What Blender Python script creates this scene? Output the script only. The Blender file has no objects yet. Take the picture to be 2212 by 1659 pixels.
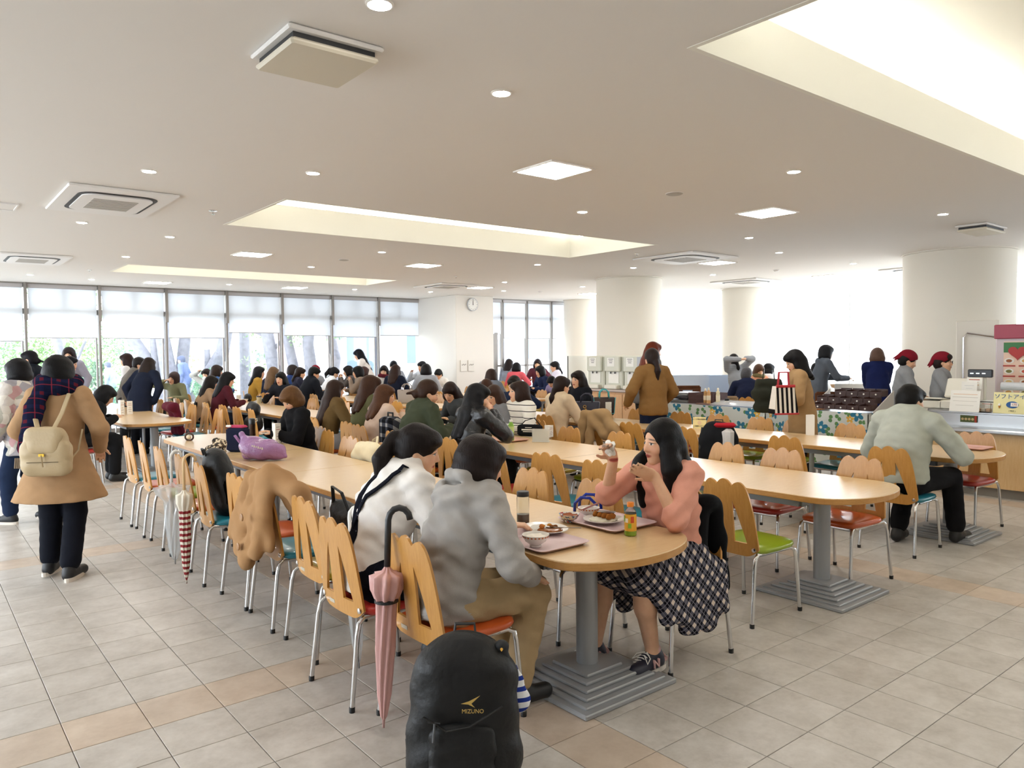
import bpy, math, random
import numpy as np
from mathutils import Vector, Matrix
random.seed(7); RNG = np.random.default_rng(7)
SC = bpy.context.scene
COL = SC.collection

# ---------------------------------------------------------------- camera
# room axes: X runs from the aisle towards the counter, Y towards the garden windows, Z up (metres)
FPX, PITCH, ROLL, EYE, YAW = 1637.0, 2.4, -0.55, 1.58, 38.77
_t, _p, _r = math.radians(YAW), math.radians(PITCH), math.radians(ROLL)
def _room(a): return np.array([a[0]*math.cos(_t)+a[1]*math.sin(_t), -a[0]*math.sin(_t)+a[1]*math.cos(_t), a[2]])
_f0 = np.array([0, math.cos(_p), -math.sin(_p)]); _u0 = np.array([0, math.sin(_p), math.cos(_p)]); _r0 = np.array([1., 0, 0])
_rt = _r0*math.cos(_r)+_u0*math.sin(_r); _up = _u0*math.cos(_r)-_r0*math.sin(_r)
FW, UP, RT = _room(_f0), _room(_up), _room(_rt)
EYEP = np.array([0., 0, EYE])
cam = bpy.data.cameras.new('camera'); cam.sensor_width = 36; cam.lens = FPX/2212*36
cam.clip_start = .05; cam.clip_end = 300
camo = bpy.data.objects.new('camera', cam); COL.objects.link(camo)
M = Matrix.Identity(4)
for i in range(3):
    M[i][0], M[i][1], M[i][2], M[i][3] = RT[i], UP[i], -FW[i], EYEP[i]
camo.matrix_world = M
SC.camera = camo
# survey helpers: where a sight line meets a known plane of the room
def sight(px, py): return FW*FPX+RT*(px-1106)-UP*(py-829.5)
def onZ(px, py, z=0.): d = sight(px, py); return EYEP+d*((z-EYE)/d[2])
def onX(px, py, x): d = sight(px, py); return EYEP+d*(x/d[0])
def onY(px, py, y): d = sight(px, py); return EYEP+d*(y/d[1])
def onD(px, py, D): return EYEP+sight(px, py)*(D/FPX)

# ---------------------------------------------------------------- light and exposure
SC.view_settings.view_transform = 'Standard'; SC.view_settings.look = 'None'
SC.view_settings.gamma = 1.0; SC.view_settings.use_curve_mapping = False
SC.view_settings.exposure = 1.25
SKY, LAMP = 3.4, 1.75
wd = bpy.data.worlds.new('sky'); SC.world = wd; wd.use_nodes = True
_bg = wd.node_tree.nodes['Background']; _bg.inputs[0].default_value = (.84, .92, 1.0, 1); _bg.inputs[1].default_value = SKY
SC.cycles.max_bounces = 7; SC.cycles.diffuse_bounces = 4; SC.cycles.glossy_bounces = 3
SC.cycles.transmission_bounces = 5; SC.cycles.transparent_max_bounces = 12
SC.cycles.sample_clamp_indirect = 6; SC.cycles.caustics_reflective = False; SC.cycles.caustics_refractive = False

# ---------------------------------------------------------------- materials
def lin(h):
    if not isinstance(h, str): return tuple(h)+((1,) if len(h) == 3 else ())
    h = h.lstrip('#'); c = [int(h[i:i+2], 16)/255 for i in (0, 2, 4)]
    return tuple((x/12.92 if x <= .04045 else ((x+.055)/1.055)**2.4) for x in c)+(1,)
class NT:
    def __init__(s, name):
        s.m = bpy.data.materials.new(name); s.m.use_nodes = True; s.t = s.m.node_tree
        s.b = s.t.nodes['Principled BSDF']; s.out = s.t.nodes['Material Output']
    def n(s, typ, **kw):
        o = s.t.nodes.new(typ)
        for k, v in kw.items(): setattr(o, k, v)
        return o
    def l(s, a, b): s.t.links.new(a, b)
    def put(s, sock, v):
        if hasattr(v, 'is_linked') or hasattr(v, 'links'): s.l(v, sock)
        else: sock.default_value = v
    def math(s, op, a, b=0., c=None, clamp=False):
        o = s.n('ShaderNodeMath', operation=op); o.use_clamp = clamp
        s.put(o.inputs[0], a); s.put(o.inputs[1], b)
        if c is not None: s.put(o.inputs[2], c)
        return o.outputs[0]
    def mix(s, f, a, b):
        o = s.n('ShaderNodeMix', data_type='RGBA'); s.put(o.inputs[0], f); s.put(o.inputs[6], a); s.put(o.inputs[7], b)
        return o.outputs[2]
    def noise(s, vec, scale, detail=3., rough=.5):
        o = s.n('ShaderNodeTexNoise'); o.inputs['Scale'].default_value = scale; o.inputs['Detail'].default_value = detail
        o.inputs['Roughness'].default_value = rough
        if vec is not None: s.l(vec, o.inputs['Vector'])
        return o.outputs['Fac']
    def ramp(s, f, stops):
        o = s.n('ShaderNodeValToRGB'); e = o.color_ramp.elements
        while len(e) < len(stops): e.new(.5)
        for x, (p, c) in zip(e, stops): x.position = p; x.color = lin(c)
        s.put(o.inputs[0], f); return o.outputs[0]
    def bump(s, h, strength=.2, dist=.01):
        o = s.n('ShaderNodeBump'); o.inputs['Strength'].default_value = strength; o.inputs['Distance'].default_value = dist
        s.l(h, o.inputs['Height']); s.l(o.outputs[0], s.b.inputs['Normal'])
    def obj(s): return s.n('ShaderNodeTexCoord').outputs['Object']
    def pos(s): return s.n('ShaderNodeNewGeometry').outputs['Position']
    def attr(s, nm): return s.n('ShaderNodeAttribute', attribute_name=nm).outputs['Vector']
    def mapping(s, vec, scale=(1, 1, 1), rot=(0, 0, 0), loc=(0, 0, 0)):
        o = s.n('ShaderNodeMapping'); s.l(vec, o.inputs[0])
        o.inputs[1].default_value = loc; o.inputs[2].default_value = rot; o.inputs[3].default_value = scale
        return o.outputs[0]
    def xyz(s, vec): o = s.n('ShaderNodeSeparateXYZ'); s.l(vec, o.inputs[0]); return o.outputs
    def set(s, **kw):
        for k, v in kw.items(): s.put(s.b.inputs[k.replace('_', ' ')], v)
_mc = {}
def plain(c, rough=.5, metal=0., name=None, **kw):
    key = ('p', c, rough, metal, tuple(sorted(kw.items())))
    if key not in _mc:
        k = NT(name or 'paint'); k.set(Base_Color=lin(c), Roughness=rough, Metallic=metal)
        for a, v in kw.items(): k.b.inputs[a.replace('_', ' ')].default_value = v
        _mc[key] = k.m
    return _mc[key]
def fabric(c, rough=.92, var=.16, scale=60, bump=.25, name='fabric'):
    key = ('f', c, var, scale, bump)
    if key not in _mc:
        k = NT(name); o = k.obj(); b = lin(c)
        d = tuple(x*(1-var) for x in b[:3])+(1,); l_ = tuple(min(1, x*(1+var)) for x in b[:3])+(1,)
        n = k.noise(o, 9, 4, .6); k.set(Base_Color=k.mix(n, d, l_), Roughness=rough, Specular_IOR_Level=.2)
        f = k.noise(o, scale*6, 2); w = k.noise(o, 14, 2)
        h = k.math('ADD', k.math('MULTIPLY', f, .35), w); k.bump(h, bump, .012); _mc[key] = k.m
    return _mc[key]
def glow(c, e, name='lamp'):
    key = ('g', c, e)
    if key not in _mc:
        k = NT(name); k.set(Base_Color=lin(c), Emission_Color=lin(c), Emission_Strength=e); _mc[key] = k.m
    return _mc[key]
def wood(c1, c2, rough=.38, scale=(2, 30, 30), name='wood', coat=.15):
    key = ('w', c1, c2, rough, scale)
    if key not in _mc:
        k = NT(name); v = k.mapping(k.obj(), scale=scale)
        a = k.noise(v, 3.0, 5, .6); b = k.noise(v, 14, 3, .6)
        f = k.math('ADD', k.math('MULTIPLY', a, .7), k.math('MULTIPLY', b, .3))
        k.set(Base_Color=k.ramp(f, [(.3, c1), (.7, c2)]), Roughness=rough, Coat_Weight=coat, Coat_Roughness=.25); _mc[key] = k.m
    return _mc[key]
CHROME = plain('#d8d8d8', .16, 1.0, 'chrome')
STEEL = plain('#b9bcbe', .32, 1.0, 'brushed_steel')
GREYPAINT = plain('#a2a5a8', .38, .25, 'grey_paint')
BLACK = plain('#141414', .55, 0, 'black_rubber')
WHITE = plain('#efeee9', .5, 0, 'white_plastic')
CREAM = plain('#e6e2d4', .55, 0, 'cream_plastic')
PAPER = plain('#f3f1ea', .85, 0, 'paper')

# ---------------------------------------------------------------- mesh helpers
def link(name, me, mat=None, parent=None, smooth=False):
    o = bpy.data.objects.new(name, me); COL.objects.link(o)
    if mat is not None:
        for m in (mat if isinstance(mat, (list, tuple)) else [mat]): me.materials.append(m)
    if parent is not None: o.parent = parent
    if smooth: me.shade_smooth()
    return o
def tag(o, label, cat, group=None, kind=None):
    o['label'] = label; o['category'] = cat
    if group: o['group'] = group
    if kind: o['kind'] = kind
    return o
def thing(name, label, cat, loc=(0, 0, 0), rz=0., group=None, kind=None):
    o = bpy.data.objects.new(name, None); COL.objects.link(o); o.location = tuple(float(x) for x in loc)
    o.rotation_euler = (0, 0, math.radians(rz)); o.empty_display_size = .1
    return tag(o, label, cat, group, kind)
def struct(o, label):
    o['kind'] = 'structure'; o['label'] = label
    return o
class MB:
    def __init__(s): s.v = []; s.f = []; s.mi = []; s.cur = 0
    def add(s, vs, fs):
        n = len(s.v); s.v += [tuple(map(float, x)) for x in vs]
        for f in fs: s.f.append(tuple(i+n for i in f)); s.mi.append(s.cur)
        return s
    def box(s, c, d, rz=0., R=None):
        x, y, z = (q/2 for q in d)
        p = [(-x, -y, -z), (x, -y, -z), (x, y, -z), (-x, y, -z), (-x, -y, z), (x, -y, z), (x, y, z), (-x, y, z)]
        if R is None: R = Matrix.Rotation(math.radians(rz), 3, 'Z')
        p = [R @ Vector(q)+Vector(c) for q in p]
        return s.add(p, [(0, 3, 2, 1), (4, 5, 6, 7), (0, 1, 5, 4), (1, 2, 6, 5), (2, 3, 7, 6), (3, 0, 4, 7)])
    def rbox(s, c, d, b=.01, rz=0., R=None):
        x, y, z = (q/2 for q in d); b = min(b, x*.95, y*.95, z*.95); p = []; f = []
        for zz, ins in ((-z, b), (-z+b, 0), (z-b, 0), (z, b)):
            xx, yy = x-ins, y-ins
            p += [(-xx+b, -yy, zz), (xx-b, -yy, zz), (xx, -yy+b, zz), (xx, yy-b, zz), (xx-b, yy, zz), (-xx+b, yy, zz), (-xx, yy-b, zz), (-xx, -yy+b, zz)]
        for k in range(3):
            for i in range(8): j = (i+1) % 8; f.append((k*8+i, k*8+j, k*8+8+j, k*8+8+i))
        f += [tuple(range(7, -1, -1)), tuple(range(24, 32))]
        if R is None: R = Matrix.Rotation(math.radians(rz), 3, 'Z')
        return s.add([R @ Vector(q)+Vector(c) for q in p], f)
    def tube(s, pts, r, seg=8, cap=True, flat=None):
        pts = [Vector(p) for p in pts]; n = len(pts); rr = r if hasattr(r, '__len__') else [r]*n
        vs = []; fs = []; up = Vector((0, 0, 1)); last = None
        for i, p in enumerate(pts):
            d = (pts[min(i+1, n-1)]-pts[max(i-1, 0)]).normalized()
            if last is None:
                a = d.cross(up)
                if a.length < 1e-3: a = d.cross(Vector((1, 0, 0)))
            else: a = last-d*last.dot(d)
            a.normalize(); last = a; b = d.cross(a)
            for k in range(seg):
                t = 2*math.pi*k/seg; q = a*math.cos(t)+b*math.sin(t)*(flat or 1)
                vs.append(p+q*rr[i])
        for i in range(n-1):
            for k in range(seg): j = (k+1) % seg; fs.append((i*seg+k, i*seg+j, (i+1)*seg+j, (i+1)*seg+k))
        if cap: fs += [tuple(range(seg-1, -1, -1)), tuple(range((n-1)*seg, n*seg))]
        return s.add(vs, fs)
    def lathe(s, prof, seg=20, c=(0, 0, 0), sx=1., sy=1., cap=True):
        vs = []; fs = []; n = len(prof)
        for r, z in prof:
            for k in range(seg): t = 2*math.pi*k/seg; vs.append((c[0]+r*math.cos(t)*sx, c[1]+r*math.sin(t)*sy, c[2]+z))
        for i in range(n-1):
            for k in range(seg): j = (k+1) % seg; fs.append((i*seg+k, i*seg+j, (i+1)*seg+j, (i+1)*seg+k))
        if cap: fs += [tuple(range(seg-1, -1, -1)), tuple(range((n-1)*seg, n*seg))]
        return s.add(vs, fs)
    def prism(s, poly, z0, z1, R=None, c=(0, 0, 0)):
        n = len(poly); p = [Vector((x, y, z0)) for x, y in poly]+[Vector((x, y, z1)) for x, y in poly]
        if R is not None: p = [R @ q for q in p]
        p = [q+Vector(c) for q in p]
        return s.add(p, [tuple(range(n-1, -1, -1)), tuple(range(n, 2*n))]+[(i, (i+1) % n, n+(i+1) % n, n+i) for i in range(n)])
    def surf(s, fn, nu, nv, cu=False, cv=False):
        vs = [fn(i/(nu if cu else nu-1), j/(nv if cv else nv-1)) for j in range(nv) for i in range(nu)]; fs = []
        for j in range(nv if cv else nv-1):
            for i in range(nu if cu else nu-1):
                a, b = (i+1) % nu, (j+1) % nv; fs.append((j*nu+i, j*nu+a, b*nu+a, b*nu+i))
        return s.add(vs, fs)
    def mesh(s, name):
        me = bpy.data.meshes.new(name); me.from_pydata(s.v, [], s.f)
        if any(s.mi): me.polygons.foreach_set('material_index', s.mi)
        me.update(); return me
    def build(s, name, mat, parent=None, smooth=False, angle=None):
        o = link(name, s.mesh(name), mat, parent, smooth)
        if angle: o.data.set_sharp_from_angle(angle=math.radians(angle))
        return o
def solidify(o, t, offset=0.):
    m = o.modifiers.new('thick', 'SOLIDIFY'); m.thickness = t; m.offset = offset; return o
def subdiv(o, n=1):
    m = o.modifiers.new('smooth', 'SUBSURF'); m.levels = n; m.render_levels = n; return o
def text_(name, body, size, mat, parent, loc, rot=(90, 0, 0), align='CENTER', ext=.0006, sx=1.):
    c = bpy.data.curves.new(name, 'FONT'); c.body = body; c.size = size; c.align_x = align; c.align_y = 'CENTER'; c.extrude = ext; c.resolution_u = 3
    o = bpy.data.objects.new(name, c); COL.objects.link(o); c.materials.append(mat); o.parent = parent
    o.location = loc; o.rotation_euler = tuple(math.radians(a) for a in rot); o.scale = (sx, 1, 1); return o
def text(name, *a, **kw):
    o = text_(name, *a, **kw); me = bpy.data.meshes.new_from_object(o.evaluated_get(bpy.context.evaluated_depsgraph_get()))
    p = o.parent; n = bpy.data.objects.new(name, me); COL.objects.link(n); n.parent = p; n.location = o.location; n.rotation_euler = o.rotation_euler; n.scale = o.scale
    bpy.data.objects.remove(o); return n
def copy_tree(o, parent=None):
    c = o.copy(); COL.objects.link(c)
    if parent is not None: c.parent = parent
    for ch in o.children: copy_tree(ch, c)
    return c

# ---------------------------------------------------------------- soft bodies: blended volumes meshed on a lattice
def V3(*a): return np.array(a, float)
def nrm(a): return a/max(1e-9, np.linalg.norm(a))
class Soft:
    def __init__(s): s.p = []
    def cap(s, a, b, ra, rb=None, k=.02, flat=None, op=1):
        a, b = np.array(a, float), np.array(b, float); rb = ra if rb is None else rb; m = max(ra, rb)
        s.p.append(('c', a, b, ra, rb, k, flat, op, np.minimum(a, b)-m, np.maximum(a, b)+m)); return s
    def ell(s, c, r, R=None, k=.02, op=1):
        c, r = np.array(c, float), np.array(r, float); m = np.full(3, r.max()) if R is not None else r
        s.p.append(('e', c, r, R, None, k, None, op, c-m, c+m)); return s
    def cut(s, c, n, k=.006):
        s.p.append(('h', np.array(c, float), nrm(np.array(n, float)), 0, 0, k, None, -1, None, None)); return s
    def build(s, res, wr=0., wf=48., seed=0):
        lo = np.min([q[8] for q in s.p if q[7] > 0], 0)-3*res; hi = np.max([q[9] for q in s.p if q[7] > 0], 0)+3*res
        n = np.ceil((hi-lo)/res).astype(int)+1
        ax = [(lo[i]+res*np.arange(n[i])).astype(np.float32) for i in range(3)]
        D = np.full(n, .12, np.float32)
        for typ, a, b, ra, rb, k, flat, op, l, h in s.p:
            mg = k+4*res
            if typ == 'h' : i0, i1 = np.zeros(3, int), n
            else:
                i0 = np.clip(np.floor((l-mg-lo)/res).astype(int), 0, n); i1 = np.clip(np.ceil((h+mg-lo)/res).astype(int)+1, 0, n)
            if np.any(i1 <= i0): continue
            sl = tuple(slice(x, y) for x, y in zip(i0, i1))
            P = [ax[0][sl[0]][:, None, None], ax[1][sl[1]][None, :, None], ax[2][sl[2]][None, None, :]]
            if typ == 'c':
                if flat is not None:
                    fn, fs = flat; q = [P[i]-a[i] for i in range(3)]; dn = sum(q[i]*fn[i] for i in range(3)); e = (1/fs-1)
                    q = [q[i]+fn[i]*dn*e for i in range(3)]; ba = b-a; ba = ba+np.array(fn)*(ba@np.array(fn))*e
                else: q = [P[i]-a[i] for i in range(3)]; ba = b-a
                t = np.clip((q[0]*ba[0]+q[1]*ba[1]+q[2]*ba[2])/max(1e-9, ba@ba), 0, 1)
                d = np.sqrt((q[0]-ba[0]*t)**2+(q[1]-ba[1]*t)**2+(q[2]-ba[2]*t)**2)-(ra+(rb-ra)*t)
                if flat is not None: d = d*flat[1]**.5
            elif typ == 'e':
                q = [P[i]-a[i] for i in range(3)]
                if ra is not None: R = ra; q = [q[0]*R[0][i]+q[1]*R[1][i]+q[2]*R[2][i] for i in range(3)]
                k0 = np.sqrt((q[0]/b[0])**2+(q[1]/b[1])**2+(q[2]/b[2])**2)
                k1 = np.sqrt((q[0]/b[0]**2)**2+(q[1]/b[1]**2)**2+(q[2]/b[2]**2)**2)+1e-6
                d = k0*(k0-1)/k1
            else:
                d = (P[0]-a[0])*b[0]+(P[1]-a[1])*b[1]+(P[2]-a[2])*b[2]
            g = D[sl]
            if op > 0:
                hh = np.clip(.5+.5*(g-d)/k, 0, 1); D[sl] = g+(d-g)*hh-k*hh*(1-hh)
            else:
                d = -d; hh = np.clip(.5-.5*(g-d)/k, 0, 1); D[sl] = g+(d-g)*hh+k*hh*(1-hh)
        if wr:
            x, y, z = ax[0][:, None, None], ax[1][None, :, None], ax[2][None, None, :]
            f = wf
            D = D+wr*(np.sin(f*x+1.7*np.sin(f*.6*z+seed)+seed)*np.sin(f*.8*z+1.3*np.sin(f*.5*y))+.6*np.sin(f*1.7*z+f*.9*y+seed*2+np.sin(f*x)))
        return nets(D, lo, res)
def nets(D, org, res):
    S = D < 0; n = D.shape
    cnt = np.zeros(tuple(x-1 for x in n), np.int8)
    offs = [(i, j, k) for i in (0, 1) for j in (0, 1) for k in (0, 1)]
    for i, j, k in offs: cnt += S[i:n[0]-1+i, j:n[1]-1+j, k:n[2]-1+k]
    act = (cnt > 0) & (cnt < 8); I = np.argwhere(act); N = len(I)
    idx = np.full(act.shape, -1, np.int32); idx[act] = np.arange(N)
    acc = np.zeros((N, 3)); c = np.zeros(N)
    for a in offs:
        for ax in range(3):
            if a[ax]: continue
            b = list(a); b[ax] = 1
            d0 = D[I[:, 0]+a[0], I[:, 1]+a[1], I[:, 2]+a[2]]; d1 = D[I[:, 0]+b[0], I[:, 1]+b[1], I[:, 2]+b[2]]
            m = (d0 < 0) != (d1 < 0); t = d0[m]/(d0[m]-d1[m])
            q = np.tile(np.array(a, float), (m.sum(), 1)); q[:, ax] += t; acc[m] += q; c[m] += 1
    Vv = org+res*(I+acc/c[:, None]); F = []
    for ax in range(3):
        s0 = [slice(1, -1)]*3; s1 = [slice(1, -1)]*3; s0[ax] = slice(0, -1); s1[ax] = slice(1, None)
        a, b = S[tuple(s0)], S[tuple(s1)]
        E = np.argwhere(a != b)
        if not len(E): continue
        fl = a[E[:, 0], E[:, 1], E[:, 2]]
        u, v = (ax+1) % 3, (ax+2) % 3
        base = E+1; base[:, ax] -= 1
        def cell(du, dv):
            q = base.copy(); q[:, u] += du; q[:, v] += dv; return idx[q[:, 0], q[:, 1], q[:, 2]]
        Q = np.stack([cell(-1, -1), cell(0, -1), cell(0, 0), cell(-1, 0)], 1)
        Q[~fl] = Q[~fl][:, ::-1]; F.append(Q)
    F = np.concatenate(F) if F else np.zeros((0, 4), int)
    F = F[(F >= 0).all(1)]
    return Vv, F
def quadmesh(name, Vv, F):
    me = bpy.data.meshes.new(name); me.vertices.add(len(Vv)); me.vertices.foreach_set('co', Vv.astype(np.float32).ravel())
    me.loops.add(len(F)*4); me.loops.foreach_set('vertex_index', F.astype(np.int32).ravel())
    me.polygons.add(len(F)); me.polygons.foreach_set('loop_start', np.arange(0, len(F)*4, 4, dtype=np.int32))
    me.update(calc_edges=True); me.shade_smooth(); return me
def soft(name, sf, res, mat, parent=None, **kw):
    Vv, F = sf.build(res, **kw)
    return link(name, quadmesh(name, Vv, F), mat, parent)
# ================================================================ the room
CEIL = 3.0
X0, X1, Y0, Y1 = -4.5, 16.6, -4.5, 17.2
# ---- floor: slab with single tiles on it
def tile_mat():
    k = NT('floor_tile'); p = k.pos(); TS = .2986
    v = k.mapping(p, scale=(1/TS, 1/TS, 0), loc=(-.6, -.48, 0))
    fl = k.n('ShaderNodeVectorMath', operation='FLOOR'); k.l(v, fl.inputs[0])
    wn = k.n('ShaderNodeTexWhiteNoise', noise_dimensions='3D'); k.l(fl.outputs[0], wn.inputs['Vector'])
    sh = k.n('ShaderNodeVectorMath', operation='MULTIPLY_ADD'); k.l(wn.outputs['Color'], sh.inputs[0]); sh.inputs[1].default_value = (9, 9, 9); k.l(p, sh.inputs[2])
    a = k.noise(sh.outputs[0], 5, 5, .65); b = k.noise(sh.outputs[0], 34, 4, .6)
    base = k.ramp(k.math('ADD', k.math('MULTIPLY', a, .72), k.math('MULTIPLY', b, .28)), [(.32, '#aea79e'), (.5, '#c3bdb5'), (.68, '#d3cec7')])
    xyz = k.xyz(fl.outputs[0])
    # single rows both ways are laid in a peach-tinted tile
    ry = k.math('LESS_THAN', k.math('MODULO', k.math('ADD', xyz[1], 1100.5), 11.), 1.)
    rx = k.math('LESS_THAN', k.math('MODULO', k.math('ADD', xyz[0], 1100.5-6), 11.), 1.)
    peach = k.math('MULTIPLY', k.math('MAXIMUM', rx, ry), .5)
    c = k.mix(peach, base, k.ramp(a, [(.3, '#c0a181'), (.7, '#d8bd9f')]))
    c = k.mix(k.math('MULTIPLY', wn.outputs['Value'], .16), c, lin('#a39c93'))
    k.set(Base_Color=c, Roughness=k.math('ADD', .30, k.math('MULTIPLY', b, .22)), Specular_IOR_Level=.5)
    k.bump(b, .06, .003); return k.m
TILE = tile_mat(); TS = .2986; GX, GY = .6*TS, .48*TS
GROUT = plain('#55504a', .9, 0, 'grout')
floor = struct(MB().box(((X0+X1)/2, (Y0+Y1)/2, -.056), (X1-X0, Y1-Y0, .1)).build('floor', GROUT), 'stone-look tiled floor of the dining hall')
tl = []
for i in range(int((X0-GX)/TS), int((X1-GX)/TS)):
    for j in range(int((Y0-GY)/TS), int((Y1-GY)/TS)):
        c = np.array([GX+(i+.5)*TS, GY+(j+.5)*TS, 0.]); q = c-EYEP; w = q@FW
        seen = False
        if w > .8:
            px, py = 1106+FPX*(q@RT)/w, 829.5-FPX*(q@UP)/w
            seen = -60 < px < 2270 and 850 < py < 1720
        tl.append((not seen, w if seen else 99, c))
tl.sort(key=lambda a: (a[0], a[1]))
tm = MB(); h = TS/2-.0016
tm.add([(-h, -h, -.006), (h, -h, -.006), (h, h, -.006), (-h, h, -.006), (-h, -h, -.001), (h, -h, -.001), (h, h, -.001), (-h, h, -.001),
        (-h+.002, -h+.002, 0), (h-.002, -h+.002, 0), (h-.002, h-.002, 0), (-h+.002, h-.002, 0)],
       [(8, 9, 10, 11)]+[(a, (a+1) % 4, 4+(a+1) % 4, 4+a) for a in range(4)]+[(4+a, 4+(a+1) % 4, 8+(a+1) % 4, 8+a) for a in range(4)])
tile_me = tm.mesh('tile'); tile_me.materials.append(TILE)
for _, _, c in tl[:300]:
    o = bpy.data.objects.new('tile', tile_me); COL.objects.link(o); o.parent = floor; o.location = c
rest = MB()
for _, _, c in tl[300:]:
    x, y = c[0], c[1]
    rest.add([(x-h, y-h, -.006), (x+h, y-h, -.006), (x+h, y+h, -.006), (x-h, y+h, -.006), (x-h, y-h, 0), (x+h, y-h, 0), (x+h, y+h, 0), (x-h, y+h, 0)],
             [(4, 5, 6, 7), (0, 1, 5, 4), (1, 2, 6, 5), (2, 3, 7, 6), (3, 0, 4, 7)])
rest.build('floor_tiles', TILE, floor)['kind'] = 'stuff'
# ---- ceiling with three coffers
k = NT('ceiling_paint'); k.set(Base_Color=lin('#ece8e3'), Roughness=.85); k.bump(k.noise(k.pos(), 90, 2), .03, .002); CEILM = k.m
COFFER = plain('#f1efe6', .8, 0, 'coffer_paint')
COFFERS = [(2.95, 8.2, .55, 2.27), (2.8, 7.9, 6.76, 8.42), (2.78, 7.55, 12.95, 14.2)]
xs = sorted({X0, X1, *[a for c in COFFERS for a in c[:2]]}); ys = sorted({Y0, Y1, *[a for c in COFFERS for a in c[2:]]})
ce = MB()
for a, b in zip(xs, xs[1:]):
    for c, d in zip(ys, ys[1:]):
        mx, my = (a+b)/2, (c+d)/2
        if any(q[0] < mx < q[1] and q[2] < my < q[3] for q in COFFERS): continue
        ce.add([(a, c, CEIL), (b, c, CEIL), (b, d, CEIL), (a, d, CEIL)], [(0, 3, 2, 1)])
ce.add([(X0-.3, Y0-.3, 3.8), (X1+.3, Y0-.3, 3.8), (X1+.3, Y1+.3, 3.8), (X0-.3, Y1+.3, 3.8)], [(0, 1, 2, 3)])
ceiling = struct(ce.build('ceiling', CEILM), 'wide off-white plaster ceiling with three lit coffers')
TUBE = glow((1., .975, .92), 3.0*LAMP, 'cove_tube')
for n, (a, b, c, d) in enumerate(COFFERS):
    r = MB(); t = .03; e = .22
    for (cx, cy, sx, sy) in (((a+b)/2, c-t/2, b-a+2*t, t), ((a+b)/2, d+t/2, b-a+2*t, t), (a-t/2, (c+d)/2, t, d-c), (b+t/2, (c+d)/2, t, d-c)):
        r.box((cx, cy, CEIL+.14), (sx, sy, .285))
    A, B, C_, D_ = a-e, b+e, c-e, d+e
    for q in (((A, C_), (B, C_), (b, c), (a, c)), ((B, C_), (B, D_), (b, d), (b, c)), ((B, D_), (A, D_), (a, d), (b, d)), ((A, D_), (A, C_), (a, c), (a, d))):
        r.add([(x, y, CEIL+.28) for x, y in q], [(0, 1, 2, 3)])
    for q in (((A, C_), (B, C_)), ((B, C_), (B, D_)), ((B, D_), (A, D_)), ((A, D_), (A, C_))):
        (p, q1), (p2, q2) = q; r.add([(p, q1, CEIL+.28), (p2, q2, CEIL+.28), (p2, q2, CEIL+.62), (p, q1, CEIL+.62)], [(0, 1, 2, 3)])
    r.add([(A, C_, CEIL+.62), (B, C_, CEIL+.62), (B, D_, CEIL+.62), (A, D_, CEIL+.62)], [(0, 1, 2, 3)])
    r.build('coffer', COFFER, ceiling)
    for side in (0, 1):
        y = (c-.12, d+.12)[side]; L = (b-a)/4
        for i in range(4):
            MB().tube([(a+L*i+.06, y, CEIL+.325), (a+L*(i+1)-.06, y, CEIL+.325)], .02, 8).build('cove_tube', TUBE, ceiling)
    for side in (0, 1):
        x = (a-.12, b+.12)[side]
        MB().tube([(x, c+.1, CEIL+.325), (x, d-.1, CEIL+.325)], .02, 8).build('cove_tube', TUBE, ceiling)
# ---- plain walls out of view that close the hall
WALL = plain('#ebe7e0', .85, 0, 'wall_paint')
wa = struct(MB().box((X0-.1, (Y0+Y1)/2, 3.4), (.2, Y1-Y0, .8)).box((X0-.1, (Y0+Y1)/2, .2), (.2, Y1-Y0, .4)).build('wall_aisle', WALL), 'unseen off-white aisle wall with window openings added for daylight')  # unseen wall; its window openings are added to let in daylight from the left
for i in range(13): MB().box((X0-.1, Y0+.1+i*1.78, 1.7), (.12, .1, 2.7)).build('aisle_mullion', WALL, wa)
MB().box((X0-.1, -1.0, 1.7), (.2, 7.0, 2.8)).build('daylight_block', WALL, wa)  # unseen infill added to hold back part of the aisle daylight
struct(MB().box((3.2, Y1+.95, 3.2), (16.5, 1.6, .25)).build('trim_1', WALL), 'unseen white eaves slab added outside to shade the upper garden blinds')  # unseen overhang put in to shade the tops of the roller blinds
struct(MB().box(((X0+X1)/2, Y0-.1, 1.85), (X1-X0+.4, .2, 3.9)).build('wall_entrance', WALL), 'plain off-white wall at the entrance end')
# pillar wall with the clock, columns
struct(MB().rbox((11.2, 16.35, 1.5), (1.16, 1.9, 3.0), .01).build('wall_pillar', WALL), 'white wall pier between the two window fronts')
COLM = plain('#e9e4d8', .6, 0, 'column_paint')
def column(x, y, r, lab):
    o = MB().lathe([(r, 0), (r, CEIL-.02)], 64).build('column', COLM, None, True, 40); o.location = (x, y, 0)
    MB().lathe([(r+.02, 0), (r+.02, .018)], 64, (0, 0, CEIL-.018)).build('head_ring', COLM, o)  # plain collar at the column head, in the column paint
    MB().lathe([(r+.008, 0), (r+.008, .08)], 64, (0, 0, 0)).build('skirting', GREYPAINT, o)
    o['kind'] = 'structure'; o['label'] = lab
column(12.36, 4.7, .74, 'thick round cream column behind the serving counter')
column(11.2, 10.24, .64, 'round cream column behind the water dispensers')
column(15.3, 10.4, .5, 'round white column by the bright side windows')
column(14.65, 15.2, .45, 'round white column beside the corner window')
column(15.2, 3.15, .7, 'round column at the picture edge beyond the poster stand')
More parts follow.
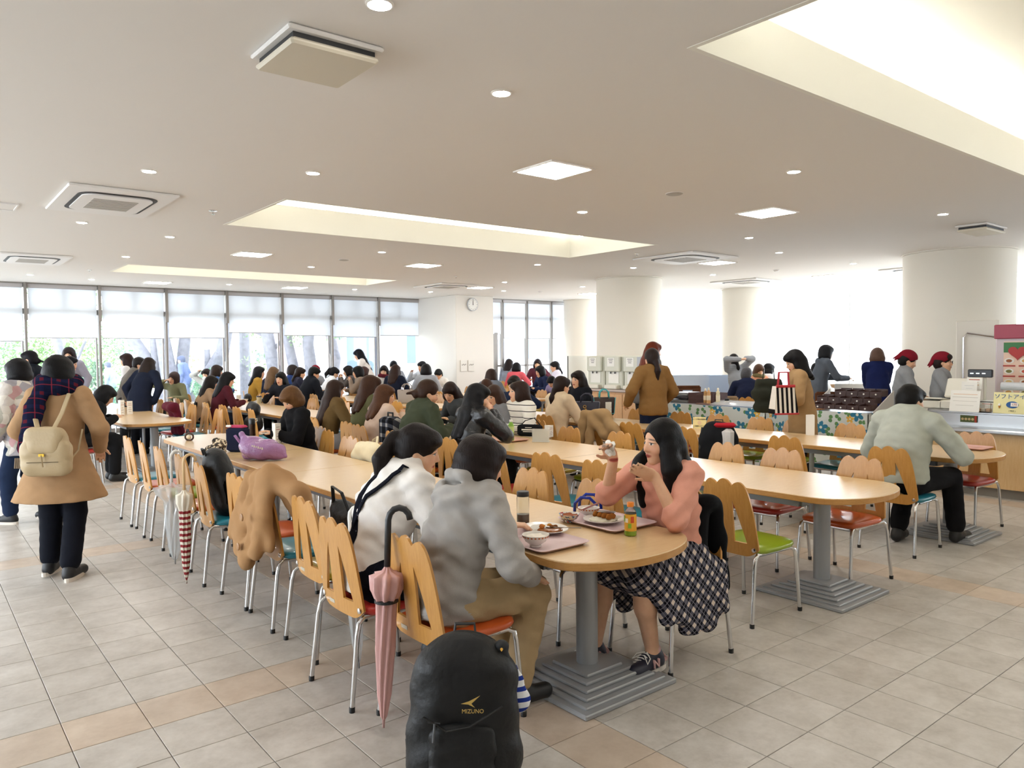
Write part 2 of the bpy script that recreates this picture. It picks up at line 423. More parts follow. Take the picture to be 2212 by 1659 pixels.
# ---- garden windows on the far left, roller blinds half down
ALU = plain('#8f8a86', .45, .4, 'anodised_frame'); ALU2 = plain('#b6b3b4', .45, .3, 'frame_pale')
k = NT('window_glass')
tr = k.n('ShaderNodeBsdfTransparent'); gl = k.n('ShaderNodeBsdfGlossy'); gl.inputs['Roughness'].default_value = .02
mx = k.n('ShaderNodeMixShader'); mx.inputs[0].default_value = .05; k.l(tr.outputs[0], mx.inputs[1]); k.l(gl.outputs[0], mx.inputs[2]); k.l(mx.outputs[0], k.out.inputs[0]); GLASS = k.m
k = NT('roller_blind'); di = k.n('ShaderNodeBsdfDiffuse'); tl_ = k.n('ShaderNodeBsdfTranslucent'); mx = k.n('ShaderNodeMixShader')
di.inputs[0].default_value = lin('#e9edf2'); tl_.inputs[0].default_value = lin('#e6ebf4'); mx.inputs[0].default_value = .36
k.l(di.outputs[0], mx.inputs[1]); k.l(tl_.outputs[0], mx.inputs[2]); k.l(mx.outputs[0], k.out.inputs[0]); BLIND = k.m
def blind(parent, axis, a, b, w, z0, off):
    m = MB(); p = [(a+.05, z0), (b-.05, z0), (b-.05, CEIL-.1), (a+.05, CEIL-.1)]
    P = (lambda s, z: (s, w+off, z)) if axis == 'x' else (lambda s, z: (w+off, s, z))
    m.add([P(s, z) for s, z in p], [(0, 1, 2, 3)]); m.build('roller_blind', BLIND, parent)
    MB().tube([P(a+.05, z0), P(b-.05, z0)], .009, 6).build('hem_bar', ALU2, parent)
    c = MB(); q = (P((a+b)/2, CEIL-.055)); c.rbox(q, (b-a-.05, .08, .09) if axis == 'x' else (.08, b-a-.05, .09), .015); c.build('blind_box', ALU2, parent)
mull = [1.86+1.262*i for i in range(-5, 8)]
hem_px = {3: 737, 4: 737, 5: 730, 6: 731, 7: 730, 8: 719, 9: 725, 10: 728, 11: 725}
for i in range(12):
    a, b = mull[i], mull[i+1]
    win = bpy.data.objects.new('window_%d' % (i+1), None); COL.objects.link(win)
    struct(win, 'floor-to-ceiling garden window bay with a half-lowered white roller blind, bay %d along the window front' % (i+1))
    m = MB(); m.box((a, Y1-.02, 1.5), (.038, .12, 3.0)); m.build('mullion', ALU, win)
    m = MB(); m.box((a, Y1-.11, 2.64), (.055, .06, .72)); m.build('upper_mullion', ALU, win)
    MB().box(((a+b)/2, Y1+.06, 2.46), (b-a, .07, .11)).build('transom', ALU, win)
    MB().box(((a+b)/2, Y1+.06, 2.73), (.09, .06, .54)).build('upper_post', ALU, win)
    MB().box(((a+b)/2, Y1, 2.985), (b-a, .2, .03)).build('head_rail', ALU, win)
    MB().box(((a+b)/2, Y1+.04, .05), (b-a, .12, .1)).build('sill_rail', ALU, win)
    MB().box((b-.05, Y1+.05, 1.2), (.03, .05, 2.4)).build('sash_stile', ALU2, win)
    MB().box(((a+b)/2, Y1+.05, 1.5), (b-a, .008, 3.0)).build('pane', GLASS, win)
    px = {3: 20, 4: 30, 5: 140, 6: 290, 7: 430, 8: 560, 9: 680, 10: 790, 11: 890}.get(i, 20)
    blind(win, 'x', a, b, Y1, float(onY(px, hem_px.get(i, 735), Y1-.1)[2]), -.06)
# ---- corner windows right of the pier
W2 = 16.0; ms = [11.78, 12.49, 13.34, 14.24, 15.2, 16.6]
for i in range(5):
    a, b = ms[i], ms[i+1]
    win = bpy.data.objects.new('window_%d' % (i+13), None); COL.objects.link(win)
    struct(win, 'tall window beside the clock pier with white blind, panel %d from the pier' % (i+1))
    MB().box((a+.03, W2, 1.5), (.06, .1, 3.0)).build('mullion', ALU, win)
    MB().box(((a+b)/2, W2+.03, 1.22), (b-a, .06, .05)).build('guard_rail', ALU2, win)
    MB().box(((a+b)/2, W2+.04, 2.5), (b-a, .06, .08)).build('transom', ALU, win)
    MB().box(((a+b)/2, W2+.03, 1.5), (b-a, .008, 3.0)).build('pane', GLASS, win)
    MB().box(((a+b)/2, W2, 2.985), (b-a, .16, .03)).build('head_rail', ALU, win)
    blind(win, 'x', a, b, W2, 2.06 if i == 0 else 1.95, -.05)
    if i == 0:
        MB().box((12.28, W2-.03, 1.05), (.1, .06, 2.1)).build('door_stile', ALU, win)
        MB().box((12.2, W2-.09, 1.0), (.02, .05, .25)).build('door_pull', BLACK, win)
# ---- side windows on the right, clear glass, no blinds
for i in range(8):
    a = -4.5+2.6*i; b = a+2.6
    win = bpy.data.objects.new('window_%d' % (i+18), None); COL.objects.link(win)
    struct(win, 'wide bright side window pane, number %d from the entrance end' % (i+1))
    MB().box((X1, a+.02, 1.5), (.1, .035, 3.0)).build('mullion', plain('#d9dde2', .5, 0, 'pale_frame'), win)
    MB().box((X1+.03, (a+b)/2, 1.5), (.008, b-a, 3.0)).build('pane', GLASS, win)
    MB().box((X1, (a+b)/2, .04), (.14, b-a, .08)).build('sill_rail', WHITE, win)
# ---- outside: pale paving and the garden
k = NT('paving_outside'); k.set(Base_Color=k.mix(k.noise(k.pos(), .6, 3), lin('#cfcfcc'), lin('#e2e2de')), Roughness=.95)
gm = MB(); gm.box((6, 40, -.2), (110, 45, .1)); gm.box((40, 6, -.2), (46.6, 23, .1)); gm.box((-30, 6, -.2), (50.6, 23, .1))
struct(gm.build('ground_outside', k.m), 'pale paving outside the windows')
# ================================================================ ceiling fittings
LENSM = glow((1., .955, .88), 75*LAMP, 'downlight_lens'); PANELM = glow((1., .96, .90), 8*LAMP, 'light_panel')
RINGM = plain('#f2eee8', .4, 0, 'lamp_ring')
row_of = lambda x: {0: 'aisle', 1: 'near-table', 2: 'middle', 3: 'inner', 4: 'counter', 5: 'far side'}.get(x, '')
DL = [(820, 8), (1083, 200), (322, 369), (676, 373), (1258, 457), (1715, 370), (177, 480), (367, 511), (272, 554), (80, 554), (825, 544), (672, 576), (1161, 571),
      (1368, 578), (1618, 513), (1683, 545), (1843, 569), (2037, 462), (1090, 609), (1540, 593), (1680, 607), (495, 614), (198, 603), (766, 625), (1258, 619), (1088, 628), (930, 630), (65, 593)]
dl_lab = ['cut by the top edge of the picture', 'above and right of the bulky square vent', 'above the slotted air conditioner', 'above the long middle coffer',
          'between the bright panel and the middle coffer', 'below the big coffer on the right', 'just below the slotted air conditioner', 'left of the long middle coffer', 'above the far coffer on its left',
          'above the second air conditioner at the left edge', 'below the long middle coffer', 'above the far coffer', 'right of the middle coffer, above the clock', 'beside the air conditioner before the round column',
          'below the second bright panel', 'above the third round column', 'left of the thick column', 'at the right edge above the thick column', 'before the clock pier', 'behind the centre air conditioner',
          'by the side windows', 'near the garden blinds in the middle', 'near the garden blinds on the left', 'over the far garden tables', 'near the corner column', 'close to the clock pier', 'by the last garden blind', 'at the far left edge']
ring = MB().lathe([(.058, 0), (.058, -.004), (.049, -.008), (.047, .0)], 24, cap=False).mesh('ring'); ring.materials.append(RINGM)
lens = MB().lathe([(.047, -.003), (.03, -.010), (.001, -.013)], 20, cap=False).mesh('lens'); lens.materials.append(LENSM)
for (px, py), lb in zip(DL, dl_lab):
    p = onZ(px, py, CEIL)
    t = thing('downlight', 'small round lit downlight in the ceiling '+lb, 'downlight', p, group='round downlights')
    link('ring', ring, None, t); link('lens', lens, None, t)
# unseen downlights added outside the frame to brighten the near tables and floor
for p in [(1.53, -.2), (4.3, .0), (-.6, 1.6), (-.6, 5.2), (-.6, 8.8), (8.6, 1.6), (8.6, -.4), (6.6, -.6), (2.9, -.5), (4.6, -1.6), (10.2, .6), (2.3, .4)]:
    t = thing('downlight', 'round downlight out of view behind the camera', 'downlight', (p[0], p[1], CEIL), group='downlights out of view')
    link('ring', ring, None, t); link('lens', lens, None, t)
PN = [(1197, 367, 'large bright square light panel in the middle of the ceiling'), (1657, 459, 'square light panel above the woman with the striped bag'), (545, 549, 'square light panel left of the far coffer'),
      (915, 573, 'square light panel below the long middle coffer'), (340, 610, 'light panel just before the garden blinds on the left'), (637, 621, 'light panel before the garden blinds in the middle'),
      (1037, 621, 'light panel just before the clock pier'), (1549, 567, 'light panel right of the air conditioner with the oval slot'), (1790, 596, 'light panel towards the bright side windows'), (1275, 634, 'light panel half hidden by the round column')]
pf = MB(); s = .205
for a in range(4):
    c, d = math.cos(a*math.pi/2), math.sin(a*math.pi/2); pf.box((c*(s+.012)-0, d*(s+.012), -.004), (.024 if a % 2 == 0 else 2*s+.048, .024 if a % 2 else 2*s+.048, .012))
pf = pf.mesh('panel_frame'); pf.materials.append(RINGM)
pl = MB().rbox((0, 0, -.006), (2*s, 2*s, .014), .006).mesh('panel_lens'); pl.materials.append(PANELM)
for px, py, lb in PN:
    t = thing('light_panel', lb, 'ceiling light', onZ(px, py, CEIL), group='square light panels')
    link('panel_frame', pf, None, t); link('panel_lens', pl, None, t)
# air conditioners with an oval slot
VENT = plain('#ece9e6', .5, 0, 'vent_plastic'); SLOT = plain('#2a2a2c', .6, 0, 'vent_slot'); GRIL = plain('#b7b2aa', .6, 0, 'vent_grille')
def roundrect(w, h, r, n=6):
    out = []
    for cx, cy, a0 in ((w/2-r, h/2-r, 0), (-w/2+r, h/2-r, 90), (-w/2+r, -h/2+r, 180), (w/2-r, -h/2+r, 270)):
        for i in range(n+1): a = math.radians(a0+90*i/n); out.append((cx+r*math.cos(a), cy+r*math.sin(a)))
    return out
def aircon(p, w, h, lab):
    t = thing('air_conditioner', lab, 'air conditioner', p, group='ceiling air conditioners')
    MB().rbox((0, 0, -.0135), (w, h, .024), .006).build('panel', VENT, t)
    MB().prism(roundrect(w*.74, h*.74, min(w, h)*.17), -.030, -.019).build('slot', SLOT, t)
    MB().prism(roundrect(w*.66, h*.66, min(w, h)*.14), -.040, -.020).build('flap', VENT, t)
    for i in range(9):
        y = (-.5+(i+.5)/9)*h*.40; MB().box((0, y, -.0415), (w*.42, h*.03, .006)).build('grille_slat', GRIL, t)
aircon((1.53, 7.75, CEIL), .86, 1.3, 'slotted white air conditioner above the aisle on the left')
aircon((1.5, 12.9, CEIL), .86, 1.2, 'slotted air conditioner near the garden blinds at the left edge')
aircon((9.35, 7.4, CEIL), 1.1, 1.15, 'slotted air conditioner before the round column in the middle')
aircon((9.0, 13.4, CEIL), .95, 1.1, 'slotted air conditioner just before the clock pier')
aircon((13.6, 9.2, CEIL), .95, 1.1, 'slotted air conditioner between the second and third column')
aircon((14.2, 6.0, CEIL), .95, 1.1, 'slotted air conditioner close to the bright side windows')
aircon((13.6, 2.9, CEIL), .95, 1.1, 'slotted air conditioner behind the thick column at the right edge')
def dropvent(p, w, h, lab):
    t = thing('ceiling_vent', lab, 'vent', p, group='drop-panel vents')
    MB().rbox((0, 0, -.0125), (w, h, .022), .006).build('collar', VENT, t)
    MB().box((0, 0, -.03), (w*.86, h*.86, .035)).build('shaft', SLOT, t)
    MB().rbox((0, 0, -.062), (w*.93, h*.93, .028), .01).build('drop_panel', plain('#ddd6c4', .25, 0, 'vent_panel_gloss'), t)
dropvent((1.56, 3.38, CEIL), .46, .46, 'bulky square drop-panel vent near the top of the picture')
dropvent((9.9, 3.52, CEIL), .62, .34, 'flat drop-panel vent above the thick column')
t = thing('access_hatch', 'flush square access hatch at the left edge of the ceiling', 'hatch', onZ(15, 441, CEIL)+[-.1, .1, 0])
MB().box((0, 0, -.002), (.36, .36, .01)).build('hatch_plate', CEILM, t)
for a in range(4): MB().box((.18*math.cos(a*math.pi/2), .18*math.sin(a*math.pi/2), -.006), (.012 if a % 2 == 0 else .37, .37 if a % 2 == 0 else .012, .014)).build('hatch_rim', VENT, t)
for px, py, lb in ((1457, 418, 'round grey ceiling speaker right of the bright panel'), (743, 561, 'small round grey ceiling speaker below the middle coffer')):
    t = thing('ceiling_speaker', lb, 'speaker', onZ(px, py, CEIL)); MB().lathe([(.075, 0), (.075, -.006), (.06, -.012), (.001, -.014)], 28).build('speaker_grille', GRIL, t)
    MB().lathe([(.082, 0), (.082, -.004)], 28).build('speaker_rim', VENT, t)
for px, py, lb in ((460, 455, 'sprinkler head left of the long middle coffer'), (1376, 548, 'sprinkler head by the right end of the middle coffer'), (193, 583, 'sprinkler head near the far coffer on the left'), (985, 597, 'sprinkler head right of the far coffer')):
    t = thing('sprinkler', lb, 'sprinkler', onZ(px, py, CEIL)); MB().lathe([(.04, 0), (.04, -.004), (.012, -.006)], 16).build('flange', CHROME, t)
    MB().tube([(0, 0, -.005), (0, 0, -.035)], .006, 8).build('stem', CHROME, t); MB().lathe([(.018, 0), (.018, -.003)], 12, (0, 0, -.035)).build('deflector', CHROME, t)
for px, py, lb in ((1677, 583, 'smoke detector above the side windows'), (1167, 629, 'smoke detector before the corner window')):
    t = thing('smoke_detector', lb, 'smoke detector', onZ(px, py, CEIL)); MB().lathe([(.05, 0), (.05, -.012), (.03, -.03), (.001, -.034)], 20).build('dome', VENT, t); MB().lathe([(.055, 0), (.055, -.006)], 20).build('detector_base', VENT, t)
# ================================================================ chairs
BEECH = wood('#bb833a', '#d09a50', .34, (26, 26, 2.2), 'beech_ply', .3)
SEATC = {'teal': '#1f7f93', 'orange': '#cc5a22', 'red': '#b0332b', 'green': '#93ab1c', 'yellow': '#b8a02c', 'scarlet': '#d8423a'}
SEATM = {}
for n_, c_ in SEATC.items():
    k = NT('vinyl_'+n_); k.set(Base_Color=lin(c_), Roughness=.33, Coat_Weight=.2); k.bump(k.noise(k.obj(), 220, 2), .05, .002); SEATM[n_] = k.m
def back_mesh():
    H = .83; zb = .385
    def top(x):
        a = abs(x)
        if a <= .0525: return H-.036*(a/.0525)**2
        if a <= .105: return H-.010-.026*((.105-a)/.0525)**2
        t = (a-.105)/.1; return H-.010-.05*t-.33*t**3.2
    def bot(x): t = abs(x)/.205; return zb+.045*max(0, t-.55)**2/.2
    slot = lambda x: None
    xs = sorted(set([round(i*.205/24, 5) for i in range(-24, 25)]+[.05, -.05, .0525, -.0525, .135, -.135]))
    def sl(x):
        a = abs(x)
        if not .05 <= a <= .135: return None
        t = (a-.05)/.085; return .458+.004, .458+.004+.245*(1-t**1.15)+(.0)
    m = MB(); bend = lambda x, z: -.205-.10*(z-.42)-.055*math.exp(-((z-.9)/.3)**2)*0+.42*x*x
    for s in (0, 1):
        pass
    front = []; T = .011
    def quad(x0, x1, a0, a1, b0, b1, nz):
        for i in range(nz):
            f0, f1 = i/nz, (i+1)/nz
            P = [(x0, a0+(b0-a0)*f0), (x1, a1+(b1-a1)*f0), (x1, a1+(b1-a1)*f1), (x0, a0+(b0-a0)*f1)]
            front.append(P)
    for x0, x1 in zip(xs, xs[1:]):
        mid = (x0+x1)/2
        if sl(mid) is not None:
            s0, s1 = sl(x0) or sl(mid), sl(x1) or sl(mid)
            quad(x0, x1, bot(x0), bot(x1), s0[0], s1[0], 1); quad(x0, x1, s0[1], s1[1], top(x0), top(x1), 3)
        else: quad(x0, x1, bot(x0), bot(x1), top(x0), top(x1), 5)
    idx = {}; vs = []; fs = []
    def vid(x, z):
        key = (round(x, 5), round(z, 5))
        if key not in idx: idx[key] = len(vs); vs.append((x, bend(x, z), z))
        return idx[key]
    for P in front:
        ids = [vid(*p) for p in P]
        ids = [a for i, a in enumerate(ids) if a != ids[i-1]]
        if len(ids) > 2: fs.append(tuple(ids))
    return vs, fs
bvs, bfs = back_mesh()
_m = bpy.data.meshes.new('tmp'); _m.from_pydata(bvs, [], bfs); _m.update()
_o = bpy.data.objects.new('tmp', _m); COL.objects.link(_o)
import bmesh
_b = bmesh.new(); _b.from_mesh(_m); bmesh.ops.remove_doubles(_b, verts=_b.verts, dist=.0004); bmesh.ops.recalc_face_normals(_b, faces=_b.faces); _b.to_mesh(_m); _b.free()
solidify(_o, .012, 0); bpy.context.view_layer.update()
back_me = bpy.data.meshes.new_from_object(_o.evaluated_get(bpy.context.evaluated_depsgraph_get())); back_me.name = 'backrest'
bpy.data.objects.remove(_o); back_me.materials.clear(); back_me.materials.append(BEECH); back_me.shade_smooth(); back_me.set_sharp_from_angle(angle=math.radians(35))
def seat_me():
    m = MB()
    def fn(a, b):
        t = 2*math.pi*a; c, s = math.cos(t), math.sin(t); e = .36
        w = .205*(1-.06*(s > 0)*0); x = math.copysign(abs(c)**e, c)*.208; y = math.copysign(abs(s)**e, s)*.20
        lv = [(.0, .392), (.88, .394), (.97, .400), (1., .412), (.985, .426), (.9, .436), (.55, .440), (0., .436)]
        i = min(int(b*7+1e-6), 7); r, z = lv[i]; return (x*r*(1-.05*(y/.2)), y*r+.01, z+.006*(y*r/.2)*(-1 if y < 0 else .2))
    m.surf(fn, 36, 8, cu=True); me = m.mesh('seat'); me.shade_smooth(); return me
seat_base = seat_me(); SEATS = {}
for n_, mt in SEATM.items(): q = seat_base.copy(); q.materials.append(mt); SEATS[n_] = q
def one(me, mat, smooth=True):
    me.materials.append(mat)
    if smooth: me.shade_smooth(); me.set_sharp_from_angle(angle=math.radians(50))
    return me
LEGS = []
for s in (-1, 1):
    LEGS.append(one(MB().tube([(s*.17, -.10, .392), (s*.192, -.185, .402), (s*.196, -.212, .38), (s*.200, -.225, .33), (s*.212, -.262, .012)], .0115, 8).mesh('leg'), CHROME))
    LEGS.append(one(MB().tube([(s*.15, .06, .388), (s*.178, .15, .392), (s*.188, .178, .378), (s*.191, .185, .34), (s*.203, .215, .012)], .0115, 8).mesh('leg'), CHROME))
CAPS = []
for s in (-1, 1):
    for (x, y) in ((.212, -.262), (.203, .215)): CAPS.append(one(MB().lathe([(.013, 0), (.0135, .022), (.012, .024)], 10, (s*x, y, .0)).mesh('foot_cap'), BLACK))
FRAME = one(MB().tube([(-.17, -.15, .389), (-.17, .17, .387), (.17, .17, .387), (.17, -.15, .389)], .01, 6).mesh('seat_frame'), CHROME)
BOLT = [one(MB().lathe([(.014, 0), (.013, .006), (.004, .009)], 12).mesh('bolt'), CHROME)]
STICK = MB().box((0, 0, 0), (.05, .001, .018)).mesh('sticker'); STICK.materials.append(plain('#cfc7b4', .4, .3, 'sticker_foil'))
chairs = []
def chair(x, y, rz, seat, label, near=True, group='scalloped-back dining chairs'):
    t = thing('dining_chair', label, 'chair', (x, y, 0), rz, group)
    b = link('backrest', back_me, None, t); link('seat', SEATS[seat], None, t); link('seat_frame', FRAME, None, t)
    for i, l in enumerate(LEGS):
        o = link('leg', l, None, t)
        if near: link('foot_cap', CAPS[i], None, o)
    if near:
        for s in (-1, 1):
            q = link('bolt', BOLT[0], None, b); q.location = (s*.178, -.205+.42*.178**2-.008, .43); q.rotation_euler = (math.radians(90), 0, 0)
        q = link('sticker', STICK, None, b); q.location = (-.075, -.2105, .418); q.rotation_euler = (math.radians(6), 0, 0)
    chairs.append((x, y, rz)); return t
ORD = ['nearest', 'second', 'third', 'fourth', 'fifth', 'sixth', 'seventh', 'eighth', 'ninth', 'tenth', 'eleventh', 'twelfth', 'thirteenth', 'fourteenth', 'fifteenth']
_pal = ['teal', 'orange', 'green', 'red', 'yellow', 'scarlet']
# seat rows: (where, x of chair centre, facing angle, [y...], [seat colours])
def seat_row(where, x, rz, ys, cols, near):
    for i, (y, c) in enumerate(zip(ys, cols)):
        dx = 0
        if isinstance(y, tuple): y, dx = y
        chair(x+dx, y, rz+random.uniform(-4, 4), c, '%s chair %s, beech back and %s seat' % (ORD[i] if i < len(ORD) else 'last', where, c), near)
R_, L_ = -90, 90
# ================================================================ tables
TOPM = wood('#d3ae7c', '#e2c598', .30, (3, 40, 8), 'birch_laminate', .2)
EDGEM = wood('#b98444', '#cf9b58', .4, (6, 6, 30), 'edge_band', .1)
APRON = plain('#7f8388', .45, .3, 'apron_steel')
def table(lab, xc, w, y0, y1, round0=False, round1=False, poles=(), legs=(), joints=()):
    t = thing('dining_table', lab, 'table', (xc, y0, 0), 0, 'long canteen tables'); L = y1-y0; z = .70; r = w/2
    def outline(ins):
        p = []; a = r-ins
        if round0: p += [(a*math.cos(math.radians(q)), r*.62+(r*.62-ins)*math.sin(math.radians(q))) for q in range(180, 361, 9)]
        else: p += [(-a, ins), (a, ins)]
        if round1: p += [(a*math.cos(math.radians(q)), L-r*.62+(r*.62-ins)*math.sin(math.radians(q))) for q in range(0, 181, 9)]
        else: p += [(a, L-ins), (-a, L-ins)]
        return p
    cuts = [0]+[j-y0 for j in joints]+[L]
    m = MB(); A, B, Cc = outline(0), outline(.004), outline(0); n = len(A)
    m.add([(x, y, z-.004) for x, y in A]+[(x, y, z) for x, y in B], [tuple(range(n, 2*n))]+[(i, (i+1) % n, n+(i+1) % n, n+i) for i in range(n)])
    m.build('tabletop', TOPM, t)
    m = MB(); m.add([(x, y, z-.004) for x, y in A]+[(x, y, z-.034) for x, y in A]+[(x, y, z-.038) for x, y in B],
                   [tuple(range(3*n-1, 2*n-1, -1))]+[((i+1) % n, i, n+i, n+(i+1) % n) for i in range(n)]+[(n+(i+1) % n, n+i, 2*n+i, 2*n+(i+1) % n) for i in range(n)])
    m.build('edge_band', EDGEM, t)
    ya, yb = (r*.9 if round0 else .08), L-(r*.9 if round1 else .08)
    for s in (-1, 1): MB().box((s*(r-.09), (ya+yb)/2, z-.062), (.03, yb-ya, .05)).build('apron', APRON, t)
    for y in (ya, yb): MB().box((0, y, z-.062), (w-.18, .03, .05)).build('apron', APRON, t)
    for j in joints: MB().box((0, j-y0, z-.0005), (w, .0025, .002)).build('joint', plain('#6e5431', .6, 0, 'joint'), t)
    for y in poles:
        yy = y-y0; p = MB().lathe([(.052, 0), (.052, z-.04-.085)], 28, (0, yy, .085)).build('pedestal', GREYPAINT, t, True, 40)
        MB().lathe([(.12, 0), (.12, .012)], 20, (0, yy, z-.052)).build('top_plate', APRON, p)
        b = MB(); s0 = .30
        lv = 6
        for i in range(lv): s = (s0-.036*i)*2; b.rbox((0, yy, .012+i*.0145), (s, s, .0165 if i else .024), .005)
        b.build('stepped_base', GREYPAINT, t, True, 30)
    for y in legs:
        for s in (-1, 1):
            q = MB().tube([(s*(r-.11), y-y0, z-.05), (s*(r-.11), y-y0, .03)], .022, 12).build('leg', GREYPAINT, t, True, 50)
            MB().lathe([(.026, 0), (.026, .012), (.008, .02), (.008, .04)], 12, (s*(r-.11), y-y0, 0)).build('levelling_foot', BLACK, q)
    return t
table('long table with the lunch trays, rounded end with grey pedestal nearest the camera', 2.52, .82, 2.14, 5.43, True, False, [2.58], [3.9, 5.15])
table('table section holding the purple plastic bag, joined behind the lunch-tray table', 2.52, .82, 5.434, 8.72, False, True, [8.2], [5.7, 6.55, 6.9], joints=[6.7])
table('long empty-ended table in the middle row with a rounded end and stepped pedestal', 4.62, .86, 2.12, 9.1, True, False, [2.55], [4.3, 6.3, 8.6], joints=[4.6, 6.9])
table('long table the man in the pale jacket eats at, rounded end by the counter', 6.9, .82, 2.28, 8.9, True, False, [2.66], [3.75, 6.2, 8.6], joints=[6.62])
table('table behind the tan-coated walker where a black-clad person bends over', 2.62, .86, 10.55, 15.9, True, False, [11.0], [13, 15.5])
table('far middle-row table before the man in the black suit', 4.62, .86, 9.95, 14.9, False, False, [], [10.1, 12.5, 14.7])
table('far table in the third row towards the garden windows', 6.9, .82, 10.1, 15.9, False, False, [], [10.3, 13, 15.7])
table('far table left of the clock pier', 9.1, .82, 10.6, 15.4, False, False, [], [10.8, 13, 15.2])
table('table in front of the corner window beyond the pier', 12.6, .8, 12.0, 15.3, False, False, [], [12.2, 15.1])
table('table by the wicker chairs near the side windows', 12.6, .8, 6.6, 9.2, False, False, [], [6.8, 9.0])
table('side table with a birch top behind the cutlery rack', 11.0, .7, 5.6, 7.4, False, False, [], [5.75, 7.25])
# ================================================================ chair rows (occupied chairs stand where their sitters are)
CH = {}
def rowp(key, where, x, rz, ys, cols, near=True): CH[key] = (where, x, rz, list(ys), list(cols), near)
rowp('t1n', 'on the aisle side of the lunch-tray table', 1.86, R_, [2.58, 3.17, 3.80, 4.36, 4.86, (5.5, -.03), 6.08, 6.72, 7.28, 7.84], ['orange', 'scarlet', 'yellow', 'teal', 'orange', 'teal', 'orange', 'green', 'orange', 'teal'])
rowp('t1f', 'on the inner side of the lunch-tray table', 2.93, L_, [(2.58, .06), 3.17, 3.74, 4.35, 5.05, 5.65, 6.3, (7.0, .1)], ['yellow', 'yellow', 'teal', 'red', 'orange', 'teal', 'red', 'teal'])
rowp('t2n', 'on the near side of the middle-row table', 3.98, R_, [2.66, 3.72, 4.28, 4.95, (5.6, -.03), 6.25, 6.85, 7.5, 8.2, 8.8], ['green', 'teal', 'teal', 'red', 'teal', 'orange', 'red', 'teal', 'green', 'orange'])
rowp('t2f', 'on the far side of the middle-row table', 5.0, L_, [2.62, 3.2, 3.72, 4.3, 4.92, 5.6, (6.4, .1), 7.1, (7.8, .1)], ['orange', 'red', 'green', 'red', 'green', 'yellow', 'orange', 'red', 'teal'])
rowp('t3n', 'on the near side of the third-row table', 6.26, R_, [(2.66, -.05), 3.14, 3.68, 4.4, 4.78, 5.5, 6.1, 6.75, 7.5], ['teal', 'teal', 'green', 'red', 'green', 'red', 'orange', 'teal', 'green'])
rowp('t3f', 'on the far side of the third-row table', 7.27, L_, [2.7, 3.85, 4.42, 4.88, 5.45, 6.0, 6.7, (7.6, .1)], ['red', 'teal', 'green', 'green', 'orange', 'red', 'teal', 'orange'])
for key, where, x, rz, a, b in (('t0n', 'on the aisle side of the black-clad person\'s table', 2.0, R_, 10.95, 15.6), ('t0f', 'on the inner side of the black-clad person\'s table', 3.22, L_, 10.9, 15.6),
                                ('t2bn', 'on the near side of the far middle-row table', 4.0, R_, 10.5, 14.6), ('t2bf', 'on the far side of the far middle-row table', 5.22, L_, 10.4, 14.6),
                                ('t3bn', 'on the near side of the far third-row table', 6.3, R_, 10.5, 15.7), ('t3bf', 'on the far side of the far third-row table', 7.48, L_, 10.5, 15.7),
                                ('t4n', 'on the near side of the clock-pier table', 8.5, R_, 10.8, 15.2), ('t4f', 'on the far side of the clock-pier table', 9.7, L_, 10.8, 15.2),
                                ('t5n', 'on the near side of the corner-window table', 12.0, R_, 12.2, 15.0), ('t5f', 'on the far side of the corner-window table', 13.2, L_, 12.2, 15.0)):
    ys = [a+i*.62 for i in range(int((b-a)/.62)+1)]
    rowp(key, where, x, rz, ys, [_pal[(i*3+len(key)+ord(key[1])) % 6] for i in range(len(ys))], False)
rowp('sd', 'before the birch side table', 10.4, R_, [5.9, 6.6, 7.3], ['orange', 'orange', 'teal'], False)
rowp('sw', 'at the table by the wicker chairs', 12.0, R_, [7.6], ['orange'], False)

# ================================================================ people
def skin_mat():
    k = NT('skin'); f = k.attr('fc'); x, y, z = k.xyz(f)
    ax = k.math('ABSOLUTE', x); front = k.math('GREATER_THAN', y, .045)
    def ell(u, cx, cz, rx, rz, soft=.15, tilt=0.):
        zz = k.math('SUBTRACT', z, cz)
        if tilt: zz = k.math('ADD', zz, k.math('MULTIPLY', k.math('SUBTRACT', u, cx), tilt))
        a = k.math('DIVIDE', k.math('SUBTRACT', u, cx), rx); b = k.math('DIVIDE', zz, rz)
        d = k.math('SQRT', k.math('ADD', k.math('MULTIPLY', a, a), k.math('MULTIPLY', b, b)))
        q = k.math('DIVIDE', k.math('SUBTRACT', 1+soft, d), 2*soft, clamp=True)
        return k.math('MULTIPLY', q, front)
    n = k.noise(k.obj(), 30, 3)
    base = k.mix(n, lin('#d9a684'), lin('#e8bd9c'))
    c = k.mix(k.math('MULTIPLY', ell(ax, .042, -.028, .026, .020, .8), .30), base, lin('#d98a74'))
    c = k.mix(ell(x, 0, -.061, .022, .0105, .25), c, lin('#b4574c'))
    c = k.mix(ell(x, 0, -.060, .019, .0016, .5), c, lin('#5a2620'))
    c = k.mix(k.math('MULTIPLY', ell(ax, .031, .024, .020, .0042, .5, .18), .8), c, lin('#3a2820'))
    c = k.mix(ell(ax, .031, .002, .0140, .0052, .2), c, lin('#d9cfc6'))
    c = k.mix(ell(ax, .031, .002, .0062, .0058, .12), c, lin('#1c1210'))
    c = k.mix(ell(ax, .031, .0078, .0175, .0022, .4, .12), c, lin('#241713'))
    k.set(Base_Color=c, Roughness=.5, Specular_IOR_Level=.35)
    k.b.inputs['Subsurface Weight'].default_value = .12; k.b.inputs['Subsurface Radius'].default_value = (.01, .004, .002); k.b.inputs['Subsurface Scale'].default_value = .6
    return k.m
SKIN = skin_mat()
